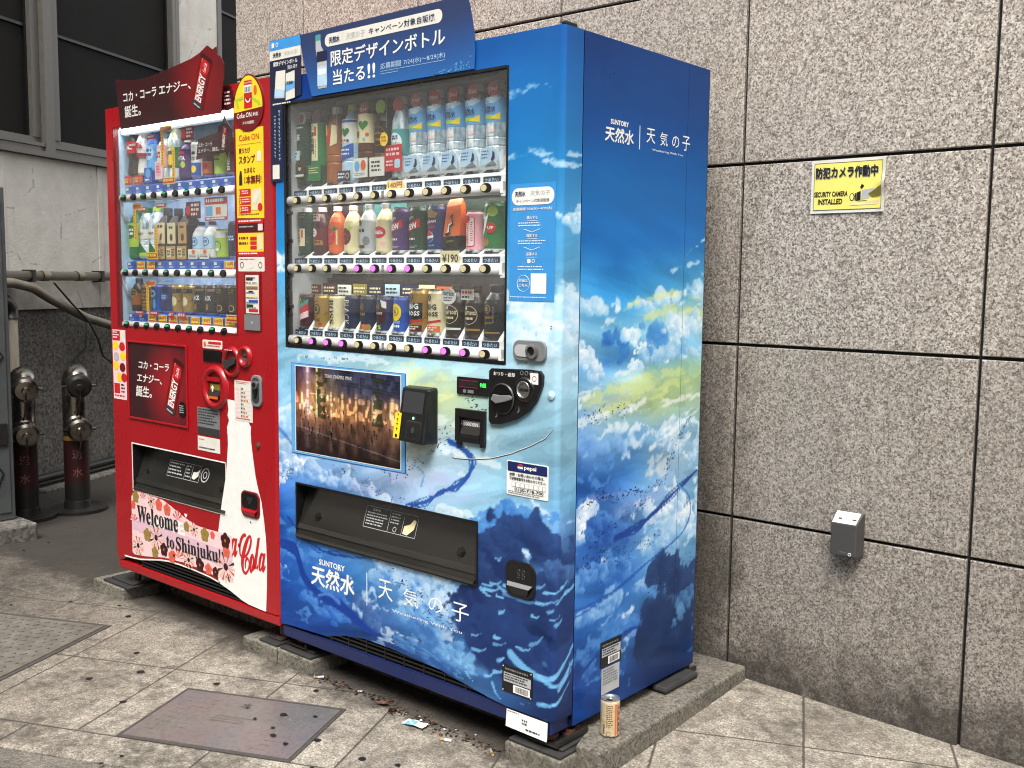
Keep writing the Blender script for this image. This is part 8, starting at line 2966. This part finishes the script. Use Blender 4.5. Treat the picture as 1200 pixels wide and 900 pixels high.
mid_r = [
    ('bottle', .195, .031, 'green', 'green', 'lime', (.25, .72), 'green tea bottle behind the yellow strip in the middle shelf', tree_bars('green', 'offwhite', 3)),
    ('bottle', .198, .0315, 'pet_clear', 'green', 'offwhite', (.40, .58), 'clear water bottle with white label and green leaves beside a red tag', lambda mb, h, R: (dtext(mb, 'いろはす', h * .47, .036, 'ink', .0014, h=.010), mb.poly([(-.03, h * .12), (0, h * .34), (.03, h * .14)], .001, 'green'), mb.rect(-.036, .036, h * .06, h * .14, .0008, 'lime'))),
    ('bottle', .200, .0315, 'pet_clear', 'lime', 'offwhite', (.40, .58), 'clear water bottle with white label and lime cap next to the dark tea', lambda mb, h, R: (dtext(mb, 'いろはす', h * .47, .036, 'ink', .0014, h=.010), mb.poly([(-.03, h * .12), (0, h * .34), (.03, h * .14)], .001, 'green'), mb.rect(-.036, .036, h * .06, h * .14, .0008, 'lime'))),
    ('square', .196, .0300, 'dkbrown', 'dkgrey', 'cream', (.30, .70), 'square dark tea bottle nearest the clear water bottles', lambda mb, h, R: (mb.poly([(-.008, h * .36), (.006, h * .38), (.010, h * .5), (-.002, h * .48)], .0014, 'deepred'), mb.dashes(-.02, .02, h * .58, h * .66, .0014, 'ink', 1, .7, 3))),
    ('square', .192, .0300, 'dkbrown', 'dkgrey', 'cream', (.30, .70), 'square dark tea bottle in the middle of three', lambda mb, h, R: (mb.disc(0, h * .42, .010, .014, .0014, 'maroon', 8), marks(mb, h * .58, .03, .011, 'ink', 0, .0014, 3))),
    ('square', .192, .0300, 'dkbrown', 'dkgrey', 'tan', (.30, .70), 'square dark tea bottle next to the white and blue bottles', lambda mb, h, R: (mb.disc(.002, h * .42, .011, .015, .0014, 'brown', 8), marks(mb, h * .58, .03, .011, 'ink', 0, .0014, 3))),
    ('small', .135, .0290, 'offwhite', 'navy', 'iceblue', (.28, .62), 'small white bottle with blue lettering beside the dark square tea', lambda mb, h, R: (oval(mb, 0, h * .46, .018, .016, .0012, 'blue', .003), marks(mb, h * .42, .030, .012, 'blue', 0, .0014, 5))),
    ('small', .135, .0290, 'offwhite', 'navy', 'iceblue', (.28, .62), 'small white bottle with blue lettering beside the lime can', lambda mb, h, R: (oval(mb, 0, h * .46, .018, .016, .0012, 'blue', .003), marks(mb, h * .42, .030, .012, 'blue', 0, .0014, 5))),
    ('can', .105, .0290, 'lime', '', None, (0, 1), 'short pale lime can with a white swirl', lambda mb, h, R: (mb.rect(-.036, .036, h * .7, h * .9, .0008, 'offwhite'), oval(mb, 0, h * .42, .018, .020, .0014, 'green', .003), mb.disc(.0, h * .3, .012, .008, .0014, 'white', 10))),
    ('can', .130, .0270, 'nightblue', '', None, (0, 1), 'dark navy can at the end of the middle shelf', tree_bars('navy', 'iceblue', 7))]
for i, (k, h, r, body, cap, lab, lz, L, fn) in enumerate(mid_r):
    drink(k, RXB(i), YR, 1.262, h, r, body, cap or 'white', lab, lz, L, 'can' if k == 'can' else 'bottle', GE, fn)
for i, lab in ((3, 'cream foot card below the square dark tea nearest the water'), (4, 'cream foot card below the middle square dark tea'), (5, 'cream foot card below the square dark tea by the white bottles')):
    fcard(RXB(i), 1.262, .062, .048, 'tan', lab, lambda mb: (mb.rect(-.026, .002, .008, .040, .0016, 'cream'), mb.dashes(-.022, -.002, .012, .034, .0022, 'ink', 2, .8, 3), mb.dashes(.006, .026, .01, .038, .0016, 'dkgreen', 3, .6, 4)), y=.034)
for i, lab in ((6, 'white foot card with an orange spot by the dark square tea'), (7, 'white foot card with an orange spot by the lime can')):
    fcard(RXB(i), 1.262, .060, .036, 'offwhite', lab, lambda mb: (mb.disc(.006, .026, .012, .008, .0016, 'orange', 12), mb.dashes(-.024, .024, .004, .016, .0016, 'navy', 2, .5, 3)), y=.034)


def zig(mb, h, R):
    for k in range(6):
        z = h * (.12 + .13 * k)
        for q_ in range(5):
            a = -.028 + q_ * .012
            mb.add([(a, z, .0009), (a + .006, z + .006, .0009), (a + .006, z + .010, .0009), (a, z + .004, .0009)], [(0, 1, 2, 3)], 'black')
            mb.add([(a + .006, z + .006, .0009), (a + .012, z, .0009), (a + .012, z + .004, .0009), (a + .006, z + .010, .0009)], [(0, 1, 2, 3)], 'black')


def blk(mb, h, R):
    mb.rect(-.034, .034, h * .78, h * .86, .0008, 'gold')
    dtext(mb, 'BLACK', h * .48, .040, 'white', .0014, h=.018)
    mb.rect(-.006, .006, h * .18, h * .36, .001, 'gold')


def emer(mb, h, R):
    mb.rect(-.034, .034, h * .70, h * .84, .0010, 'ink')
    mb.dashes(-.018, .018, h * .72, h * .82, .0016, 'gold', 2, .6, 3)
    mb.disc(0, h * .42, .016, .018, .001, 'cream', 14)


bot_r = [
    ('small', .130, .0280, 'dkbrown', 'dkbrown', 'amber', (.2, .55), 'small dark coffee bottle at the dim end of the bottom shelf', tree_bars('gold', 'ink', 3)),
    ('can', .108, .0270, 'gold', '', None, (0, 1), 'golden can with black zigzag lines', zig),
    ('can', .110, .0275, 'blue', '', None, (0, 1), 'blue and white can in front of the blue backing', lambda mb, h, R: (mb.disc(-.002, h * .66, .018, .016, .001, 'iceblue', 12), marks(mb, h * .6, .03, .012, 'blue', 0, .0016, 3), mb.disc(.008, h * .3, .008, .020, .001, 'skyblue', 10))),
    ('can', .110, .0275, 'navy', '', None, (0, 1), 'plain dark blue can beside the golden black banded can', tree_bars('blue', 'iceblue', 8)),
    ('can', .110, .0275, 'gold', '', None, (0, 1), 'gold coffee can with a black band beside the dark blue can', emer),
    ('can', .110, .0275, 'gold', '', None, (0, 1), 'gold coffee can with a black band beside the black cans', emer),
    ('can', .110, .0275, 'black', '', None, (0, 1), 'black coffee can with white lettering beside the gold cans', blk),
    ('can', .110, .0275, 'black', '', None, (0, 1), 'black coffee can with white lettering beside the dark brown cans', blk),
    ('can', .112, .0285, 'dkbrown', '', None, (0, 1), 'dark brown can with a tan curl beside the black cans', lambda mb, h, R: (oval(mb, .004, h * .25, .014, .012, .001, 'tan', .003), mb.dashes(-.02, .02, h * .7, h * .85, .001, 'gold', 2, .6, 3))),
    ('can', .112, .0285, 'dkbrown', '', None, (0, 1), 'dark brown can with a tan curl at the end of the bottom shelf', lambda mb, h, R: (oval(mb, .004, h * .25, .014, .012, .001, 'tan', .003), mb.dashes(-.02, .02, h * .7, h * .85, .001, 'gold', 2, .6, 3)))]
for i, (k, h, r, body, cap, lab, lz, L, fn) in enumerate(bot_r):
    drink(k, RXB(i), YR, 1.060, h, r, body, cap or 'white', lab, lz, L, 'can' if k == 'can' else 'bottle', GF, fn)

# =================================================================== SMALL THINGS
# coffee can left on the ledge
t = thing('drink_can', 'opened beige coffee can standing on the concrete ledge beside the blue machine', 'can', (.062, .172, -.034))
mb = MB()
r, h = .0265, .105
mb.lathe([(r * .8, 0, 'aluminium'), (r * .9, .002, 'aluminium'), (r, .006, 'can_beige'), (r, h * .92, 'can_beige'), (r * .93, h * .97, 'aluminium')], 32)
F_ = wrap_frame(r)
mb.F = lambda a, b, c: F_(a + .018, b, c)
mb.rect(.012, .017, h * .08, h * .9, .0006, 'orange')
mb.rect(.020, .022, h * .08, h * .9, .0006, 'brown')
for k in range(5):
    mb.disc(.027, h * (.2 + .15 * k), .0035, .006, .0006, 'brown' if k % 2 else 'inkred', 8)
mb.dashes(-.012, .006, h * .28, h * .88, .0006, 'brown', 12, .5, 4)
oval(mb, -.006, h * .12, .006, .007, .0006, 'ink', .001)
mb.dashes(-.022, -.015, h * .1, h * .36, .0006, 'navy', 8, .7, 4)
mb.build('can_body', t)
mb = MB()
mb.lathe([(r * .93, h * .965, 'aluminium'), (r * .95, h, 'aluminium'), (r * .88, h, 'aluminium'), (r * .86, h * .97, 'aluminium'), (0, h * .97, 'aluminium')], 32)
mb.disc(.004, -.010, .010, .007, h * .972, 'black', 16)
mb.build('lid', t)
mb = MB()
mb.ring(-.002, .004, .004, .008, h * .975, h * .985, 'aluminium', 16)
mb.build('pull_tab', t)

# security camera sign
SX0, SX1, SZ0, SZ1 = .253, .477, 1.407, 1.5625


def SIGN(a, b, c):
    u = max(0, (a - .445) / .032)
    v = max(0, 1 - abs(b - 1.485) / .03)
    return (a, YW - .003 - c - .006 * u * u - .010 * u * v - .002 * math.sin((a - .25) * 24) ** 2, b)


c8('sign_yellow', 240, 226, 116, rough=0.35, coat=0.3, var=0.08, nscale=9)
mb = MB(SIGN)
nx_, nz_ = 24, 12
P = [(SX0 + (SX1 - SX0) * i / nx_, SZ0 + (SZ1 - SZ0) * j / nz_, .0) for j in range(nz_ + 1) for i in range(nx_ + 1)]
F = [(j * (nx_ + 1) + i, j * (nx_ + 1) + i + 1, (j + 1) * (nx_ + 1) + i + 1, (j + 1) * (nx_ + 1) + i) for j in range(nz_) for i in range(nx_)]
mb.add(P, F, 'offwhite', True)
mb.add([(a, b, -.0025) for a, b, _ in P], F, 'offwhite', True)
e = .009
P2 = [(SX0 + e + (SX1 - SX0 - 2 * e) * i / nx_, SZ0 + e + (SZ1 - SZ0 - 2 * e) * j / nz_, .0006) for j in range(nz_ + 1) for i in range(nx_ + 1)]
mb.add(P2, F, 'sign_yellow', True)
for a0, a1, b0, b1 in ((SX0 + e, SX1 - e, SZ1 - e - .0012, SZ1 - e), (SX0 + e, SX1 - e, SZ0 + e, SZ0 + e + .0012)):
    for i in range(12):
        x0_, x1_ = a0 + (a1 - a0) * i / 12, a0 + (a1 - a0) * (i + 1) / 12
        mb.rect(x0_, x1_, b0, b1, .0012, 'dkgrey')
for x in (SX0 + e, SX1 - e - .0012):
    for i in range(8):
        mb.rect(x, x + .0012, SZ0 + e + .0171 * i, SZ0 + e + .0171 * (i + 1), .0012, 'dkgrey')
mb.text('防犯カメラ作動中', .268, 1.506, 'grey', .0012, w=.188, h=.033, bold=.035)
mb.text('防犯カメラ作動中', .2665, 1.5085, 'ink', .0018, w=.188, h=.033, bold=.035)
mb.text('SECURITY CAMERA', .264, 1.4545, 'ink', .0014, w=.103, h=.0155, bold=.035)
mb.text('INSTALLED', .276, 1.432, 'ink', .0014, w=.076, h=.0165, bold=.035, shear=.08)
mb.disc(.380, 1.4515, .0075, .0115, .0012, 'ink', 16)
mb.disc(.380, 1.4515, .005, .009, .0018, 'paleyellow', 16)
mb.rect(.388, .392, 1.441, 1.462, .0012, 'ink')
mb.poly([(.393, 1.439), (.406, 1.443), (.406, 1.468), (.393, 1.463)], .0014, 'ink')
mb.poly([(.408, 1.443), (.432, 1.447), (.446, 1.475), (.409, 1.470)], .0012, 'ltgrey')
mb.rect(.398, .425, 1.4385, 1.440, .0012, 'ink')
mb.poly([(.428, 1.458), (.467, 1.482), (.466, 1.452), (.440, 1.448)], .0014, 'olive')
mb.poly([(.37, 1.428), (.455, 1.428), (.462, 1.441), (.43, 1.437), (.40, 1.435)], .0011, 'cream')
mb.poly([(.403, 1.478), (.409, 1.473), (.416, 1.482), (.408, 1.488)], .0012, 'ink')
tag(mb.build('security_sign'), 'yellow security camera sign with curled edge fixed to the granite wall', 'sign')

# grey box on the wall
t = thing('outlet_box', 'small dark grey box with a pale sloping top fixed on the granite wall', 'box', (.42, YW, .45))
mb = MB()
x0, x1, y0, y1, b0, b1 = .380, .462, YW - .052, YW - .001, .392, .523
mb.add([(x0, y1, b0), (x1, y1, b0), (x1, y1, b1), (x0, y1, b1), (x0, y0, b0 + .006), (x1 - .004, y0, b0 + .006), (x1 - .004, y0, b1 - .028), (x0, y0, b1 - .028), (x0, y1 - .012, b1), (x1, y1 - .012, b1)],
       [(4, 5, 6, 7), (0, 1, 5, 4), (0, 4, 7, 8, 3), (1, 2, 9, 6, 5), (3, 8, 9, 2), (7, 6, 9, 8)], 'box_grey')
child(mb, 'housing', t, bevel=.003)
mb = MB()
mb.add([(x0 + .003, y0 + .001, b1 - .0265), (x1 - .008, y0 + .001, b1 - .0265), (x1 - .006, y1 - .014, b1 + .0015), (x0 + .003, y1 - .014, b1 + .0015)], [(0, 1, 2, 3)], 'white')
for s_ in (.2, .72):
    xx = x0 + (x1 - x0) * s_
    mb.add([(xx, y0 + .012, b1 - .0175), (xx + .012, y0 + .012, b1 - .0175), (xx + .012, y0 + .017, b1 - .0135), (xx, y0 + .017, b1 - .0135)], [(0, 1, 2, 3)], 'dkgrey')
child(mb, 'lens_strip', t)
mb = MB(at_y(y0))
mb.ring(.440, .406, .0025, .0055, 0, .0015, 'ltgrey', 16)
mb.dashes(.410, .432, .409, .412, .0006, 'grey', 1, .8, 3)
child(mb, 'screw', t)

# litter, grit and chewing gum
mb = MB()
rn = random.Random(21)
for k in range(270):
    x = rn.uniform(-1.02, -.35) if rn.random() < .85 else rn.uniform(-.35, -.17)
    y = rn.gauss(0.012 if x < -.6 else 0.0, .015)
    s_ = rn.uniform(.002, .008)
    a = rn.uniform(0, PI)
    z = GZ + .001
    p = [(x + s_ * math.cos(a + q_ * PI / 2) * rn.uniform(.5, 1.3), y + s_ * math.sin(a + q_ * PI / 2) * rn.uniform(.4, 1.2), z + rn.uniform(0, s_ * .6)) for q_ in range(4)]
    top = (x, y, z + s_ * rn.uniform(.3, .9))
    mb.add(p + [top], [(0, 1, 4), (1, 2, 4), (2, 3, 4), (3, 0, 4)], rn.choice(('dkbrown', 'ink', 'rubber', 'brown', 'rust', 'ltgrey' if rn.random() < .35 else 'dkbrown')))
o = mb.build('litter')
o['kind'] = 'stuff'
tag(o, 'dark grit, dead leaves and crumbs swept against the machine feet', 'litter')
for x, y, s_, a, lab in ((-.66, -.005, .024, .4, 'curled brown dead leaf in the grit below the blue machine'), (-.60, -.02, .020, 1.6, 'dark brown dead leaf lying next to the crumpled wrapper')):
    mb = MB()
    pts = [(-1, 0), (-.4, .45), (.4, .4), (1, 0), (.4, -.4), (-.4, -.35)]
    mb.add([(x + s_ * (u * math.cos(a) - v * math.sin(a)), y + s_ * (u * math.sin(a) + v * math.cos(a)), GZ + .004 + abs(v) * s_ * .7 + (u * u) * s_ * .25) for u, v in pts + [(0, 0)]], [(0, 1, 6), (1, 2, 6), (2, 3, 6), (3, 4, 6), (4, 5, 6), (5, 0, 6)], 'brown' if a < 1 else 'dkbrown')
    tag(mb.build('dead_leaf'), lab, 'leaf')
mb = MB()
wx_, wy_, a = -.485, -.035, .12
g_ = []
for j in range(5):
    for i in range(8):
        u, v = (i / 7 - .5) * .078, (j / 4 - .5) * .036
        g_.append((wx_ + u * math.cos(a) - v * math.sin(a), wy_ + u * math.sin(a) + v * math.cos(a), GZ + .003 + .009 * vnoise(np.array(i * .9), np.array(j * 1.3), 5)))
mb.add(g_, [(j * 8 + i, j * 8 + i + 1, (j + 1) * 8 + i + 1, (j + 1) * 8 + i) for j in range(4) for i in range(7)], 'offwhite')
for k in range(28):
    if (k % 7) in (1, 2, 3) and k < 21:
        mb.m[k] = mb.slot('skyblue' if k % 3 else 'iceblue')
tag(mb.build('wrapper'), 'crumpled white and pale blue wrapper on the pavement below the blue machine', 'wrapper')
for x, y, a, lab in ((-.185, -.03, 2.5, 'white cigarette end lying against the near foot block'), (-.36, -.055, .4, 'flattened pale cigarette end on the slab past the wrapper'), (-.985, -.012, .9, 'torn white paper scrap beside the far foot block')):
    mb = MB()
    d = Vector((math.cos(a), math.sin(a), 0))
    p = Vector((x, y, GZ + .005))
    mb.tube([p, p + d * .012], .004, 'tan', 7)
    mb.tube([p + d * .012, p + d * .032], .0042, 'white', 7)
    tag(mb.build('cigarette_end' if 'cigarette' in lab else 'paper_scrap'), lab, 'litter')
mb = MB()
rn = random.Random(33)


def gum(x, y, r):
    n = 12
    mb.add([(x + r * rn.uniform(.75, 1.15) * math.cos(2 * PI * k / n), y + r * rn.uniform(.7, 1.1) * math.sin(2 * PI * k / n), GZ + .0022 + (.0035 if False else 0)) for k in range(n)], [tuple(range(n))], 'ink')


for x, y, r in ((-.62, -.29, .011), (-.44, -.28, .012), (-.34, -.24, .01), (.21, .30, .012), (.14, .22, .012), (.33, .52, .014), (.10, .16, .010), (.5, .62, .012), (-1.45, -.36, .014), (-1.52, -.5, .012), (-1.27, -.52, .011), (-1.62, -.28, .012), (-.9, -.07, .01), (-1.18, -.25, .012), (-2.0, -.1, .012), (-2.3, .1, .014), (-2.6, .3, .016)):
    gum(x, y, r)
for k in range(38):
    x, y = rn.uniform(-3.4, 1.2), rn.uniform(-.9, .6)
    if y > -.02 and -2.45 < x < .12:
        continue
    gum(x, y, rn.uniform(.003, .008))
o = mb.build('gum_stain')
o['kind'] = 'stuff'
tag(o, 'old black chewing gum spots trodden into the pavement slabs', 'stain')
mb = MB()
for x, y, r in ((-.82, -.255, .013), (-.74, -.20, .009), (-.86, -.33, .009), (-.77, -.33, .007), (-.66, -.37, .01), (-.94, -.30, .006), (-.73, -.36, .012)):
    n = 11
    mb.add([(x + r * rn.uniform(.6, 1.2) * math.cos(2 * PI * k / n), y + r * rn.uniform(.5, 1.1) * math.sin(2 * PI * k / n), GZ + .0072) for k in range(n)], [tuple(range(n))], 'ink')
o = mb.build('gum_stain')
o['kind'] = 'stuff'
tag(o, 'black chewing gum spots on the steel access cover', 'stain')
